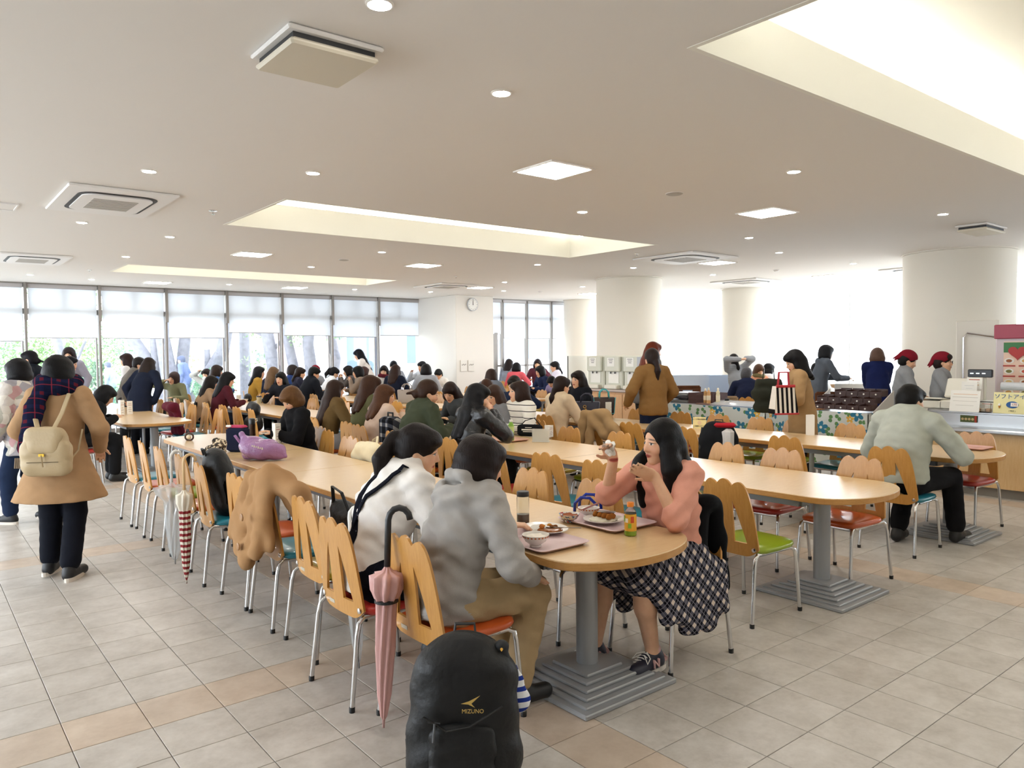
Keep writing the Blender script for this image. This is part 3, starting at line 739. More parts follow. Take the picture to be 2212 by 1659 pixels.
def hair_mat(c):
    key = ('hair', c)
    if key not in _mc:
        k = NT('hair'); v = k.mapping(k.obj(), scale=(150, 150, 9)); n = k.noise(v, 1., 3, .6); w = k.noise(k.obj(), 18, 2)
        b = lin(c); d = tuple(q*.35 for q in b[:3])+(1,); l_ = tuple(min(1, q*1.05+.002) for q in b[:3])+(1,)
        k.set(Base_Color=k.mix(k.math('ADD', k.math('MULTIPLY', n, .75), k.math('MULTIPLY', w, .25)), d, l_), Roughness=.48, Specular_IOR_Level=.16)
        k.bump(n, .5, .006); _mc[key] = k.m
    return _mc[key]
def Rz(a): c, s = math.cos(a), math.sin(a); return np.array([[c, -s, 0], [s, c, 0], [0, 0, 1.]])
def Rx(a): c, s = math.cos(a), math.sin(a); return np.array([[1., 0, 0], [0, c, -s], [0, s, c]])
def Ry(a): c, s = math.cos(a), math.sin(a); return np.array([[c, 0, s], [0, 1., 0], [-s, 0, c]])
rad = math.radians
def ik(S, T, l1, l2, hint):
    d = T-S; L = np.linalg.norm(d); L = min(max(L, abs(l1-l2)+.01), (l1+l2)*.998); u = nrm(d); T = S+u*L
    a = (l1*l1-l2*l2+L*L)/(2*L); h = math.sqrt(max(0, l1*l1-a*a)); hp = np.array(hint, float); hp = nrm(hp-u*(hp@u))
    return S+u*a+hp*h, T
def add_hand(sf, w, f, n, side, curl=.5, spread=.004, k=.006, sc=1.):
    f = nrm(f); n = nrm(n-f*(n@f)); s = np.cross(f, n)*side
    R = np.stack([s, f, n], 1)
    sf.ell(w+f*.046*sc, (.037*sc, .050*sc, .0145*sc), R, .012)
    for i, L in enumerate((.062, .072, .068, .052)):
        b = w+f*.084*sc+s*(.026-.0175*i)*sc
        a1, a2 = curl*.55, curl*1.25; sp = s*(.5-i/3)*spread*10
        d1 = nrm(f*math.cos(a1)+n*math.sin(a1)+sp*.4); d2 = nrm(f*math.cos(a2)+n*math.sin(a2)+sp*.4); m = b+d1*L*.5*sc
        sf.cap(b-f*.012*sc, m, .0088*sc, .0082*sc, k*.7); sf.cap(m, m+d2*L*.52*sc, .0082*sc, .0066*sc, k*.7)
    t0 = w+f*.022*sc+s*.026*sc; d = nrm(f*.62+s*.62+n*.45); t1 = t0+d*.034*sc
    sf.cap(t0, t1, .0125*sc, .010*sc, k); sf.cap(t1, t1+nrm(d+f*.5)*.030*sc, .0098*sc, .0078*sc, k*.7)
SKIN_BOX = None
PEOPLE = []
def person(label, px, py, plane, face, hair='long', hc='#1d1613', top='#555555', bot='#22252d', pose='sit', lean=12, hp=8, hy=0, hr=0, shoe='#1a1a1a',
           arms=None, legs=None, kind='sweater', bkind='pants', sleeve=1.0, loose=1.0, wide=1.0, hl=.34, bangs=True, res=None, snap=None, place=None, zmin=.9, zmax=1.12,
           topm=None, botm=None, hem=None, wr=None, hood=False, scarf=None, legskin=False, hint=None, hand=None, twist=0, group=None, extra=None, collar=None, mask=False, flare=None, front=0.):
    sit = pose == 'sit'
    # ---- joints, metres, facing +Y
    P = V3(0, 0, .54) if sit else V3(0, 0, .85)
    dr = lambda a: V3(0, math.sin(rad(a)), math.cos(rad(a)))
    Mi = P+.24*dr(lean*.75); d2 = dr(lean*1.25); N = Mi+.25*d2; Sc_ = Mi+.20*d2
    tw = Rz(rad(twist)); sx = tw@V3(1, 0, 0)
    S = {-1: Sc_-sx*.158*wide, 1: Sc_+sx*.158*wide}
    Hc = N+.112*dr(lean*.7+hp*.35)+V3(0, .012, 0)
    HR = Rz(rad(hy))@Rx(rad(-hp))@Ry(rad(hr))
    top0 = Hc[2]+.128
    # ---- where the person is
    if place is not None: root = np.array([place[0], place[1]]); s = place[2] if len(place) > 2 else 1.; fz = rad(face)
    else:
        kd, v = plane; H = onX(px, py, v) if kd == 'x' else onY(px, py, v) if kd == 'y' else onD(px, py, v)
        s = min(max(H[2]/top0, zmin), zmax); fz = rad(face)
        root = H[:2]-(Rz(fz)@(Hc*s))[:2]
    D = float(np.dot(np.array([root[0], root[1], 1.])-EYEP, FW))
    if res is None: res = .0085 if D < 5 else .012 if D < 8 else .016 if D < 12 else .022
    near = D < 8
    res0 = res/s; wrk = (.0040 if near else .0025) if wr is None else wr
    t = thing('person', label, 'person', (root[0], root[1], 0), face, group); t.scale = (s, s, s)
    # ---- limbs
    ar = {-1: (-.14, .36, .77), 1: (.14, .36, .77)} if sit else {-1: (-.20, .08, .82), 1: (.20, .08, .82)}
    if arms: ar.update(arms)
    El, Wr = {}, {}
    for sd in (-1, 1):
        T = np.array(ar[sd], float)
        if len(T) > 3: T = T[:3]
        El[sd], Wr[sd] = ik(S[sd], T, .265*max(1, wide*.96), .235, (hint or {}).get(sd, (sd*.7, -.45, -.75)))
    if sit:
        hip = {q: V3(q*.085, .02, .53) for q in (-1, 1)}; kn = {q: V3(q*.10, .42, .505) for q in (-1, 1)}; an = {q: V3(q*.10, .40, .09) for q in (-1, 1)}
    else:
        hip = {q: V3(q*.085, 0, .82) for q in (-1, 1)}; kn = {q: V3(q*.085, .02, .45) for q in (-1, 1)}; an = {q: V3(q*.085, -.02, .085) for q in (-1, 1)}
    for q, (a, b) in (legs or {}).items(): kn[q] = V3(*a); an[q] = V3(*b)
    toe = {q: an[q]+V3(q*.02, .135, -.055) for q in (-1, 1)}
    fy = (0, 1, 0)
    # ---- the body, one surface
    b = Soft()
    b.ell(P+V3(0, 0, -.01), (.150*wide, .105, .10), None, .04)
    b.cap(P, Mi, .118*wide, .112*wide, .04, (fy, .72)); b.cap(Mi, Sc_-V3(0, 0, .03), .122*wide, .112*wide, .04, (fy, .75)); b.cap(S[-1], S[1], .052, .052, .04)
    b.cap(N-d2*.03, Hc+HR@V3(0, -.02, -.03), .053, .050, .02)
    for q in (-1, 1):
        b.cap(S[q], El[q], .046, .037, .03); b.cap(El[q], Wr[q], .037, .026, .02)
        hn = (hand or {}).get(q, {}); fd = np.array(hn.get('f', nrm(Wr[q]-El[q])), float)
        add_hand(b, Wr[q], fd, np.array(hn.get('n', (0, .1, -1)), float), hn.get('side', -q), hn.get('curl', .7), hn.get('spread', .004))
        b.cap(hip[q], kn[q], .078, .056, .03); b.cap(kn[q], kn[q]*.62+an[q]*.38, .055, .053, .03); b.cap(kn[q]*.62+an[q]*.38, an[q], .053, .034, .03); b.cap(an[q], toe[q]+V3(0, -.02, 0), .030, .020, .02)
    hd = lambda *a: Hc+HR@V3(*a)
    b.ell(hd(0, -.012, .028), (.073, .093, .087), HR, .02); b.ell(hd(0, .018, -.032), (.062, .070, .082), HR, .03)
    b.ell(hd(0, .052, -.092), (.027, .026, .022), HR, .03)
    if res < .013:
        b.cap(hd(0, .083, .004), hd(0, .0985, -.030), .0065, .0105, .012); 
        for q in (-1, 1):
            b.ell(hd(q*.012, .088, -.033), (.008, .008, .007), HR, .008); b.ell(hd(q*.031, .094, .0), (.019, .010, .011), HR, .012, -1)
            b.ell(hd(q*.031, .072, .001), (.016, .012, .010), HR, .006); b.ell(hd(q*.042, .055, -.03), (.024, .022, .022), HR, .02)
        b.ell(hd(0, .0835, -.056), (.020, .009, .006), HR, .006); b.ell(hd(0, .081, -.0665), (.017, .009, .006), HR, .006); b.ell(hd(0, .0935, -.0607), (.02, .006, .0016), HR, .003, -1)
    else: b.cap(hd(0, .083, .004), hd(0, .098, -.030), .010, .014, .015)
    for q in (-1, 1): b.ell(hd(q*.0735, -.008, -.008), (.008, .017, .029), HR@Rz(rad(q*18)), .008)
    Vv, F = b.build(res0*(1. if D < 6 else 1.1))
    me = quadmesh('body', Vv, F); o = link('body', me, SKIN, t)
    fc = ((Vv-Hc)@HR).astype(np.float32); at = me.attributes.new('fc', 'FLOAT_VECTOR', 'POINT'); at.data.foreach_set('vector', fc.ravel())
    # ---- top
    g = Soft(); e = .016*loose+.006; hz = hem if hem is not None else (P[2]-.07 if sit else P[2]-.10)
    lowc = V3(P[0], P[1], hz-.02)
    g.cap(lowc, P, .125*wide+e*1.2, .125*wide+e*1.2, .05, (fy, .80)); g.cap(P, Mi, .125*wide+e, .118*wide+e, .05, (fy, .76)); g.cap(Mi, Sc_-V3(0, 0, .03), .125*wide+e, .115*wide+e, .05, (fy, .78))
    g.cap(S[-1]*.94+S[1]*.06, S[1]*.94+S[-1]*.06, .050+e*.6, .050+e*.6, .035)
    g.cap(Sc_, N, .075+e*.4, .058, .03)
    if collar: g.cap(N-d2*.02, N+d2*.035, .062, .066, .012)
    for q in (-1, 1):
        sl_ = sleeve if not isinstance(sleeve, dict) else sleeve[q]
        ea = .008+.0105*loose; g.cap(S[q]*.97+Sc_*.03, El[q], .047+ea, .038+ea, .03)
        if sl_ > 0: g.cap(El[q], El[q]+(Wr[q]-El[q])*min(sl_, 1.), .038+ea, .029+ea*.8+(0 if sl_ >= 1 else .008), .018)
    if kind == 'coat':
        if sit:
            for q in (-1, 1): g.cap(hip[q], hip[q]*.35+kn[q]*.65, .105, .085, .06)
        else: g.cap(P+V3(0, 0, .05), V3(0, -.01, (hem or .5)-.12), .14*wide+e, flare or (.185*wide+e), .05, (fy, .80))
    if not (kind == 'coat' and sit): g.cut((0, 0, hz), (0, 0, 1), .010)
    if kind == 'hoodie' or hood:
        g.ell(N+V3(0, -.075, -.01), (.115, .06, .065), Rx(rad(-lean)), .035); g.cap(N+V3(-.09, 0, 0), N+V3(.09, 0, 0), .04, .04, .03); g.ell(N+V3(0, -.10, .035), (.07, .03, .03), None, .02, -1)
    if extra: extra(g, dict(P=P, M=Mi, N=N, S=S, H=Hc, HR=HR, E=El, W=Wr, d=d2))
    gobj = soft('coat' if kind == 'coat' else 'hoodie' if kind == 'hoodie' else 'top', g, res0*1.15, topm or fabric(top), t, wr=wrk, seed=len(PEOPLE)*1.3)
    # ---- trousers or skirt
    if bkind == 'pants':
        g = Soft(); g.ell(P+V3(0, 0, -.02), (.158*wide, .118, .105), None, .04)
        for q in (-1, 1): g.cap(hip[q], kn[q], .092*wide, .074, .04); g.cap(kn[q], an[q]+(kn[q]-an[q])*.12, .074, .068, .02)
        soft('trousers', g, res0*1.5, botm or fabric(bot), t, wr=wrk*.8, seed=len(PEOPLE)*2.1)
    elif bkind == 'skirt':
        g = Soft()
        if sit:
            g.ell(P+V3(0, 0, -.02), (.165*wide, .125, .11), None, .04)
            for q in (-1, 1): g.cap(hip[q], kn[q]*.96+V3(q*.01, 0, 0), .10, .088, .08); g.cap(hip[q]+V3(q*.06, .0, -.02), kn[q]+V3(q*.05, -.06, -.12), .075, .05, .08)
            g.cap(kn[-1]*.9, kn[1]*.9, .08, .08, .06)
        else: g.cap(P, V3(0, 0, .45), .15, .24, .03, (fy, .8)); g.cut((0, 0, .45), (0, 0, 1))
        soft('skirt', g, res0*1.25, botm or fabric(bot), t, wr=wrk*1.5, seed=len(PEOPLE))
    # ---- shoes
    if D < 13 or not sit:
        for q in (-1, 1):
            g = Soft(); u = nrm(toe[q]-an[q]); g.cap(an[q]+V3(0, -.03, -.045), toe[q]+V3(0, .02, .004), .041, .036, .02); g.cap(an[q]+V3(0, -.012, -.012), an[q]+V3(0, .05, -.030), .043, .040, .02); g.cut((0, 0, an[q][2]-.087), (0, 0, 1), .004)
            soft('shoe', g, max(res0*1.05, .007), plain(shoe, .5, 0, 'shoe_leather') if isinstance(shoe, str) else shoe, t)
    # ---- hair
    h = Soft(); hm = hair_mat(hc)
    h.ell(hd(0, -.018, .032), (.085, .104, .098), HR, .02); h.ell(hd(0, -.035, -.02), (.082, .078, .085), HR, .03)
    if bangs: h.ell(hd(0, .055, .062), (.068, .045, .040), HR, .025)
    cut_front = dict(long=.105, bob=.105, pony=.100, lowpony=.100, short=.095, bun=.100, cap=.1)[hair]
    if hair in ('long', 'bob'):
        L = hl if hair == 'long' else .115
        for q in (-1, 1):
            h.cap(hd(q*.066, -.005, .03), hd(q*.071, .012, -.075), .030, .026, .03)
        if hair == 'bob':
            h.ell(hd(0, -.030, -.050), (.112, .098, .078), HR, .04); h.ell(hd(0, -.02, .025), (.092, .108, .100), HR, .03)
        else:
            base = hd(0, -.060, -.03); nk = N+V3(0, -.088, -.015); zz = max(0., L-.13); bo = .118+e*.9
            bk = N-d2*zz; bk = V3(bk[0], bk[1]-bo, min(bk[2], Hc[2]-L))
            for q in (-1, 0, 1):
                h.cap(base+HR@V3(q*.045, 0, 0), nk+V3(q*.058, .012*abs(q), 0), .056, .046, .04)
                if L > .16: h.cap(nk+V3(q*.058, .012*abs(q), 0), bk+V3(q*.055, .02*abs(q), .02*abs(q)), .046, .026, .03)
            if front:
                for q in (-1, 1):
                    p0, p1 = hd(q*.074, .0, -.04), N+V3(q*.100, .060, -.02); h.cap(p0, p1, .040, .050, .04); h.cap(p1, N+V3(q*.088, .105, -.02)-d2*front, .050, .030, .04, (fy, .7))
            for q in (-1, 1): h.cap(hd(q*.070, .008, -.05), (hd(q*.070, .008, -.05)+bk+V3(q*.07, .06, .06))/2, .030, .034, .04)
    if hair == 'pony':
        h.ell(hd(0, -.118, .03), (.026, .026, .026), HR, .02); a = hd(0, -.135, .03); h.cap(a, a+V3(0, -.065, -.10), .032, .040, .02); h.cap(a+V3(0, -.065, -.10), a+V3(0, -.085, -.10-hl*.42), .040, .014, .03)
    if hair == 'lowpony':
        a = hd(0, -.105, -.055); h.ell(a, (.030, .028, .030), HR, .02); h.cap(a, a+V3(0, -.04, -.10), .032, .036, .02); h.cap(a+V3(0, -.04, -.10), a+V3(0, -.03, -.10-hl*.45), .036, .014, .02)
    if hair == 'bun': h.ell(hd(0, -.105, -.045), (.048, .038, .044), HR, .015); h.cap(hd(0, -.12, -.03), hd(0, -.19, -.07), .02, .012, .02)
    # face opening
    lowz = .040 if bangs else .066
    h.ell(hd(0, .105, -.050), (.062, .085, .050+lowz), HR, .012, -1); h.ell(hd(0, .05, -.145), (.055, .075, .075), HR, .02, -1)
    if hair in ('pony', 'lowpony', 'bun', 'short'):
        for q in (-1, 1): h.ell(hd(q*.092, .012, -.045), (.034, .040, .055), HR, .012, -1)
        h.ell(hd(0, -.045, -.135), (.09, .075, .05), HR, .012, -1)
    soft('hair', h, res0*(.85 if near else .9), hm, t, wr=.0016 if near else 0., wf=60)
    if scarf: 
        g = Soft(); 
        for i in range(8):
            a0, a1 = i*math.pi/4, (i+1)*math.pi/4; c = N+d2*.02+V3(0, .015, 0)
            g.cap(c+V3(.085*math.cos(a0), .075*math.sin(a0), .012*math.sin(a0*2)), c+V3(.085*math.cos(a1), .075*math.sin(a1), .012*math.sin(a1*2)), .040, .040, .02)
        if hasattr(scarf, '__call__'): scarf(g, N); 
        soft('scarf', g, res0, scarf.mat if hasattr(scarf, 'mat') else fabric(scarf), t, wr=wrk*1.5)
    if mask:
        g = Soft(); g.ell(hd(0, .085, -.058), (.05, .030, .045), HR, .01); soft('face_mask', g, max(res0*.7, .008), PAPER, t)
    J = dict(root=t, P=P, M=Mi, N=N, S=S, H=Hc, HR=HR, E=El, W=Wr, s=s, kn=kn, an=an, toe=toe, D=D, res=res0, hd=hd, top=gobj)
    PEOPLE.append(J); return J
# ================================================================ who is in the hall
def plaid(base, mid, cross, f=11., w=.42, ax=None, thin=None, name='plaid'):
    k = NT(name); x, y, z = k.xyz(k.obj())
    if ax == 'bias':
        a = k.math('ADD', k.math('ADD', y, k.math('MULTIPLY', z, 1.1)), k.math('MULTIPLY', x, .5)); b = k.math('ADD', k.math('SUBTRACT', y, k.math('MULTIPLY', z, 1.1)), k.math('MULTIPLY', x, .9))
    else: a = k.math('ADD', x, k.math('MULTIPLY', y, .4)); b = k.math('ADD', z, k.math('MULTIPLY', y, .6))
    fa = k.math('FRACT', k.math('MULTIPLY', k.math('ADD', a, 9.), f)); fb = k.math('FRACT', k.math('MULTIPLY', k.math('ADD', b, 9.), f))
    sa = k.math('LESS_THAN', fa, w); sb = k.math('LESS_THAN', fb, w)
    one = k.math('MAXIMUM', sa, sb); both = k.math('MULTIPLY', sa, sb)
    c = k.mix(one, lin(base), lin(mid)); c = k.mix(both, c, lin(cross))
    if thin:
        for q in (fa, fb): c = k.mix(k.math('MULTIPLY', k.math('LESS_THAN', k.math('ABSOLUTE', k.math('SUBTRACT', q, .71)), .035), .6), c, lin(thin))
    n = k.noise(k.obj(), 300, 2); c = k.mix(k.math('MULTIPLY', n, .25), c, lin(base))
    k.set(Base_Color=c, Roughness=.95, Specular_IOR_Level=.1); k.bump(k.noise(k.obj(), 16, 2), .25, .012); return k.m
def stripes(base, line, f=22., w=.12, ax=2, name='stripes'):
    k = NT(name); c = k.xyz(k.obj())[ax]; q = k.math('LESS_THAN', k.math('FRACT', k.math('MULTIPLY', k.math('ADD', c, 9.), f)), w)
    k.set(Base_Color=k.mix(q, lin(base), lin(line)), Roughness=.95, Specular_IOR_Level=.1); k.bump(k.noise(k.obj(), 14, 2), .25, .012); return k.m
def patches(cols, sc=9., name='patches'):
    k = NT(name); v = k.n('ShaderNodeTexVoronoi'); v.inputs['Scale'].default_value = sc; k.l(k.obj(), v.inputs['Vector']); q = k.xyz(v.outputs['Color'])[0]
    k.set(Base_Color=k.ramp(q, [(i/len(cols), c) for i, c in enumerate(cols)]), Roughness=.95); k.t.nodes[-1]
    for n in k.t.nodes:
        if n.type == 'VALTORGB': n.color_ramp.interpolation = 'CONSTANT'
    k.bump(k.noise(k.obj(), 30, 3), .4, .02); return k.m
R, L = -90, 90
# ---------------- the near tables
def big_hood(g, J):
    N, d = J['N'], J['d']; b = V3(0, -d[2], d[1])
    for q in (-1, 1):
        g.cap(N+V3(q*.085, .035, .0), N+V3(q*.125, -.04, -.03), .046, .055, .03); g.cap(N+V3(q*.125, -.04, -.03), N+b*.13+V3(q*.03, 0, -.10), .056, .060, .035)
    g.cap(N+b*.12+V3(-.06, 0, -.07), N+b*.12+V3(.06, 0, -.07), .055, .055, .04); g.ell(N+b*.115+V3(0, 0, .0), (.075, .032, .035), Rx(rad(-20)), .02, -1); g.cap(N+b*.09+V3(-.05, 0, .03), N+b*.09+V3(.05, 0, .03), .03, .03, .02)
hoodie = person('girl in a grey hoodie with a dark brown bob, nearest the floor backpack', 1040, 942, ('x', 1.99), R, 'bob', '#221714', '#a8a49f', '#b49b74', lean=20, hp=16, hy=-14, kind='hoodie', loose=1.7,
    arms={1: (.19, .34, .615), -1: (-.12, .42, .76)}, legs={1: ((.11, .43, .50), (.13, .30, .10)), -1: ((-.10, .44, .50), (-.08, .33, .10))}, hint={1: (.7, -.6, -.3)}, wide=1.06, res=.0078, hem=.475,
    hand={1: dict(curl=.35, n=(0, .2, -1))}, wr=.0055, extra=big_hood)
STRAP = plaid('#12131c', '#191b27', '#7d7f8a', 13., .07, name='dark_window_plaid')
susp = person('ponytailed girl in a white blouse and dark plaid suspenders beside the grey hoodie', 905, 915, ('x', 1.98), R-4, 'pony', '#1c1412', '#efeae4', '#15161f', lean=27, hp=14, hy=-34, hr=6, bkind='skirt', botm=STRAP, loose=1.5,
    arms={1: (.13, .40, .77), -1: (-.22, .34, .76)}, hl=.30, wide=1.05, res=.0078, hint={-1: (-1, -.3, -.5)}, collar=True, wr=.005)
_gv = np.empty(len(susp['top'].data.vertices)*3, np.float32); susp['top'].data.vertices.foreach_get('co', _gv); _gv = _gv.reshape(-1, 3)
def on_back(J, x, t, lift=.004):
    P, N, Mi = J['P'], J['N'], J['M']; c = P+(Mi-P)*(t*2) if t < .5 else Mi+(N-Mi)*(t*2-1); d = nrm(Mi-P if t < .5 else N-Mi)
    nb = V3(0, -d[2], d[1]); c = c+V3(x, 0, 0); r = _gv-c; al = r@nb; pe = np.linalg.norm(r-al[:, None]*nb, axis=1); pe[al < .02] = 9; i = int(np.argmin(pe)); return c+nb*(al[i]+lift)
for sx in (-1, 1):
    ts = (1.0, .94, .88, .82, .75, .68, .6, .5, .4, .3, .2, .1, 0.)
    pts = [on_back(susp, sx*.085-sx*.15*max(0, (.95-t)/.95), t) for t in ts]
    m = MB(); m.tube([tuple(susp['N']+V3(sx*.095, .055, -.03)), tuple(susp['N']+V3(sx*.092, .0, .008))]+[tuple(p) for p in pts], .023, 8, flat=.25); m.build('suspender_strap', STRAP, susp['root'], True)
PLAIDSK = plaid('#15151f', '#5d5c66', '#e3d3c4', 12.5, .40, 'bias', '#9b97a0', 'navy_cream_plaid')
pink = person('girl in a pink sweatshirt and navy plaid skirt talking with raised hands', 1428, 903, ('x', 3.02), L, 'long', '#0e0c0d', '#e0a08b', '#222222', lean=9, hp=3, hy=-16, bkind='none', sleeve=.16, loose=1.35, hem=.47, bangs=False, hl=.36, wide=1.04, res=.0074, front=.20,
    arms={-1: (-.10, .27, .985), 1: (.10, .36, 1.06)}, hint={-1: (-.55, -.15, -1), 1: (.5, -.3, -1)}, shoe='#1b1c2e',
    legs={-1: ((-.12, .40, .50), (-.11, .30, .10)), 1: ((.10, .42, .50), (.14, .46, .10))}, hand={-1: dict(f=(.1, .9, .35), n=(.75, .15, .55), curl=.28, side=1), 1: dict(f=(-.1, .6, .8), n=(-.5, .7, -.3), curl=1.0)}, wr=.0055)
g = Soft(); P = pink['P']; kn = pink['kn']
g.ell(P+V3(0, 0, .0), (.185, .14, .10), None, .05)
for q in (-1, 1):
    g.cap(V3(q*.085, .02, .53), kn[q]+V3(0, .0, .01), .11, .088, .08)
    for i in range(10):
        y = -.15+.052*i; zb = .22+.05*math.sin(i*1.9)*.5+max(0, i-5)*.028+(.04 if i < 2 else 0)
        g.cap((q*.170, y, .47), (q*(.215+.012*(i % 2)), y+.015, zb), .05, .034, .05)
g.cap(kn[-1]*.9+V3(0, 0, .04), kn[1]*.9+V3(0, 0, .04), .07, .07, .07); g.cap((-.12, .33, .46), (.12, .36, .46), .08, .06, .06)
soft('skirt', g, .0075, PLAIDSK, pink['root'], wr=.003, wf=40, seed=2.)
man = person('man in a pale grey-green work jacket and black trousers eating at the rounded table end', 1968, 830, ('x', 6.28), R, 'short', '#141312', '#b6baae', '#131316', lean=17, hp=12, hy=-22, kind='jacket', loose=2.0, wide=1.24, collar=True, res=.0095,
    arms={1: (.22, .40, .83), -1: (-.20, .40, .78)}, legs={1: ((.19, .46, .52), (.21, .52, .09)), -1: ((-.12, .42, .51), (-.10, .22, .09))}, hem=.52, wr=.003, zmax=1.14)
boy = person('person with a blond bowl cut in a black coat looking down at a phone', 628, 836, ('x', 3.06), L, 'bob', '#74502f', '#111114', '#17171b', lean=10, hp=34, hy=14, kind='coat', loose=1.6, collar=True, arms={-1: (-.06, .34, .80), 1: (.06, .36, .80)}, res=.0105)
# ---------------- middle row, backs to the camera
person('long brown hair over a brown knitted shawl and pale grey skirt, second-row sitter', 725, 820, ('x', 4.12), R, 'long', '#38251d', '#66502f', '#a9a9b0', bkind='skirt', hl=.42, loose=1.9, hy=-10)
person('sitter in an olive jacket with a black-and-white plaid scarf over the shoulder', 802, 810, ('x', 4.16), R, 'long', '#452a1c', '#5b5a3c', '#222222', hl=.26, loose=1.6, hy=-20, scarf='#83807c', zmax=1.08)
person('light brown haired woman in a dusty pink blouse holding a paper bag up', 832, 830, ('x', 4.10), R, 'long', '#5d3a24', '#d6bda9', '#5a5450', hl=.24, hy=-28, lean=14, arms={1: (.08, .32, .90), -1: (-.08, .34, .88)}, loose=1.7)
person('woman with a gold-clipped hair bun in a dark green coat', 925, 820, ('x', 4.12), R, 'bun', '#3e281c', '#3f4534', '#2a2a2e', hy=-24, hp=20, lean=20, kind='coat', loose=1.7, collar=True, bangs=False)
person('dark brown haired diner bowing forward, between the bun and the leather jacket', 972, 825, ('x', 5.22), L, 'long', '#2a1a15', '#43474a', '#222226', hl=.28, hp=30, hy=30, lean=24)
k = NT('black_leather'); k.set(Base_Color=lin('#15171a'), Roughness=.32, Specular_IOR_Level=.6); k.bump(k.noise(k.obj(), 22, 4), .5, .02); LEATHER = k.m
person('long black-haired woman in a black leather jacket eating with chopsticks', 1033, 828, ('x', 4.12), R, 'long', '#131215', '#15171a', '#1d1d22', topm=LEATHER, hl=.34, hy=-30, hp=12, lean=15, loose=1.6, arms={1: (.10, .26, .98), -1: (-.14, .36, .77)}, wr=.004, hood=True)
person('brown-haired woman in grey behind the leather jacket', 1066, 831, ('x', 5.16), L, 'long', '#4a3328', '#85868a', '#333333', hl=.30, hp=16, hy=10, lean=14)
STRIPE = stripes('#ece7dc', '#1c1c1e', 15., .12, 2, 'breton_stripes')
person('wavy-haired girl in a white top with thin black stripes facing sideways', 1120, 822, ('x', 5.25), L, 'long', '#35231c', '#e9e4da', '#2c3350', topm=STRIPE, hl=.24, hp=-6, hy=-30, lean=8, loose=1.6)
person('diner in navy raising an open hand behind the striped top', 1110, 811, ('x', 6.3), 120, 'short', '#1f1815', '#1d2740', '#222222', lean=10, hp=10, arms={-1: (-.20, .30, 1.05), 1: (.14, .36, .78)})
person('woman in a cream jacket with a low dark ponytail, back to the camera', 1214, 812, ('x', 6.32), R, 'lowpony', '#2c1d18', '#dcc6a6', '#4a4038', hl=.34, hy=-8, kind='jacket', loose=1.7, lean=10)
person('smiling long-haired woman in a dark jacket opposite the cream jacket', 1248, 800, ('x', 7.4), L, 'long', '#231915', '#16181f', '#222228', hl=.30, hy=2, hp=2, lean=6, arms={1: (.14, .34, .78)})
# ---------------- far tables towards the garden
person('black-haired diner in a maroon sweater reading a small booklet', 492, 803, ('x', 4.12), R, 'long', '#0f0d11', '#47161f', '#22283a', hl=.26, hy=-26, hp=18, lean=16)
person('long-haired diner in beige beside the maroon sweater', 457, 811, ('x', 4.05), R, 'long', '#1c1512', '#a08264', '#222222', hl=.42, lean=20, hp=16)
person('brown-haired diner in denim blue before the third garden bay', 469, 788, ('d', 15.5), R, 'long', '#33241e', '#3f5f92', '#222222', hl=.20)
person('masked diner in pale grey raising both arms to her hair', 446, 796, ('d', 15.8), 120, 'long', '#2b201c', '#c9cbc8', '#333333', mask=True, hr=14, arms={-1: (-.20, .10, 1.16), 1: (.16, .18, 1.2)}, hint={-1: (-1, 0, .2), 1: (1, 0, .2)})
person('smiling diner in olive resting a cheek on one hand', 374, 803, ('d', 14.6), 130, 'bob', '#4c3a38', '#7d7d60', '#333333', hr=-16, arms={1: (.16, .20, 1.08)})
person('black-haired girl with straight bangs holding chopsticks and looking up', 606, 803, ('x', 5.24), 128, 'long', '#0d0d11', '#20232c', '#222226', hl=.30, hp=2, arms={1: (.16, .32, .86), -1: (-.10, .34, .80)})
person('man in a black suit and glasses eating with his back half turned', 679, 792, ('x', 6.34), R, 'short', '#101012', '#191c24', '#15161c', hy=-20, hp=20, lean=18, kind='jacket', loose=1.5, wide=1.15, collar=True)
person('profile diner with a mustard shawl before the tree-trunk window', 560, 791, ('d', 15.8), -110, 'long', '#1d1a1e', '#b48a3a', '#ddd8d0', hl=.24, hp=4)
person('ash-blonde diner in a navy coat seen from behind', 591, 792, ('d', 15.3), -60, 'long', '#7d5f42', '#1d2338', '#222222', hl=.30, kind='coat')
person('small dark-haired diner in blue beyond the ponytail', 633, 788, ('d', 17.2), -120, 'bob', '#2c2120', '#23386a', '#222222', hp=10)
person('dark ponytail diner left of the black suit', 649, 793, ('d', 16.3), -100, 'lowpony', '#2a1d18', '#262637', '#222222', hp=10)
hatp = person('staff member in a maroon kerchief behind the black suit', 682, 789, ('d', 17.4), -60, 'short', '#1a1515', '#8e9096', '#333333')
person('diner in a white hooded top bowing towards the window, thin black ponytail', 722, 793, ('d', 17.0), -100, 'pony', '#16161c', '#dfe3e8', '#8888aa', hp=26, lean=20, hood=True, hl=.22)
person('woman in profile facing left with hands before her chin', 751, 790, ('x', 8.0), 70, 'bob', '#1d1817', '#5b5552', '#333333', arms={-1: (-.06, .28, .98), 1: (.06, .30, .98)})
person('short black-haired diner in a taupe jacket facing left', 772, 791, ('x', 7.5), 66, 'bob', '#111013', '#8b7c70', '#333333', arms={-1: (-.06, .28, .96)})
person('brown-haired diner just behind the taupe jacket', 787, 792, ('d', 17.2), -80, 'bob', '#4a3029', '#6a5550', '#333333')
person('long black-haired woman in a white coat standing and bending before the window', 774, 754, ('d', 18.3), 62, 'long', '#0f0f17', '#e6ded8', '#b7a79c', pose='stand', lean=20, hp=22, hl=.34, kind='coat', hem=.62, arms={-1: (-.12, .40, .86), 1: (.12, .40, .86)})
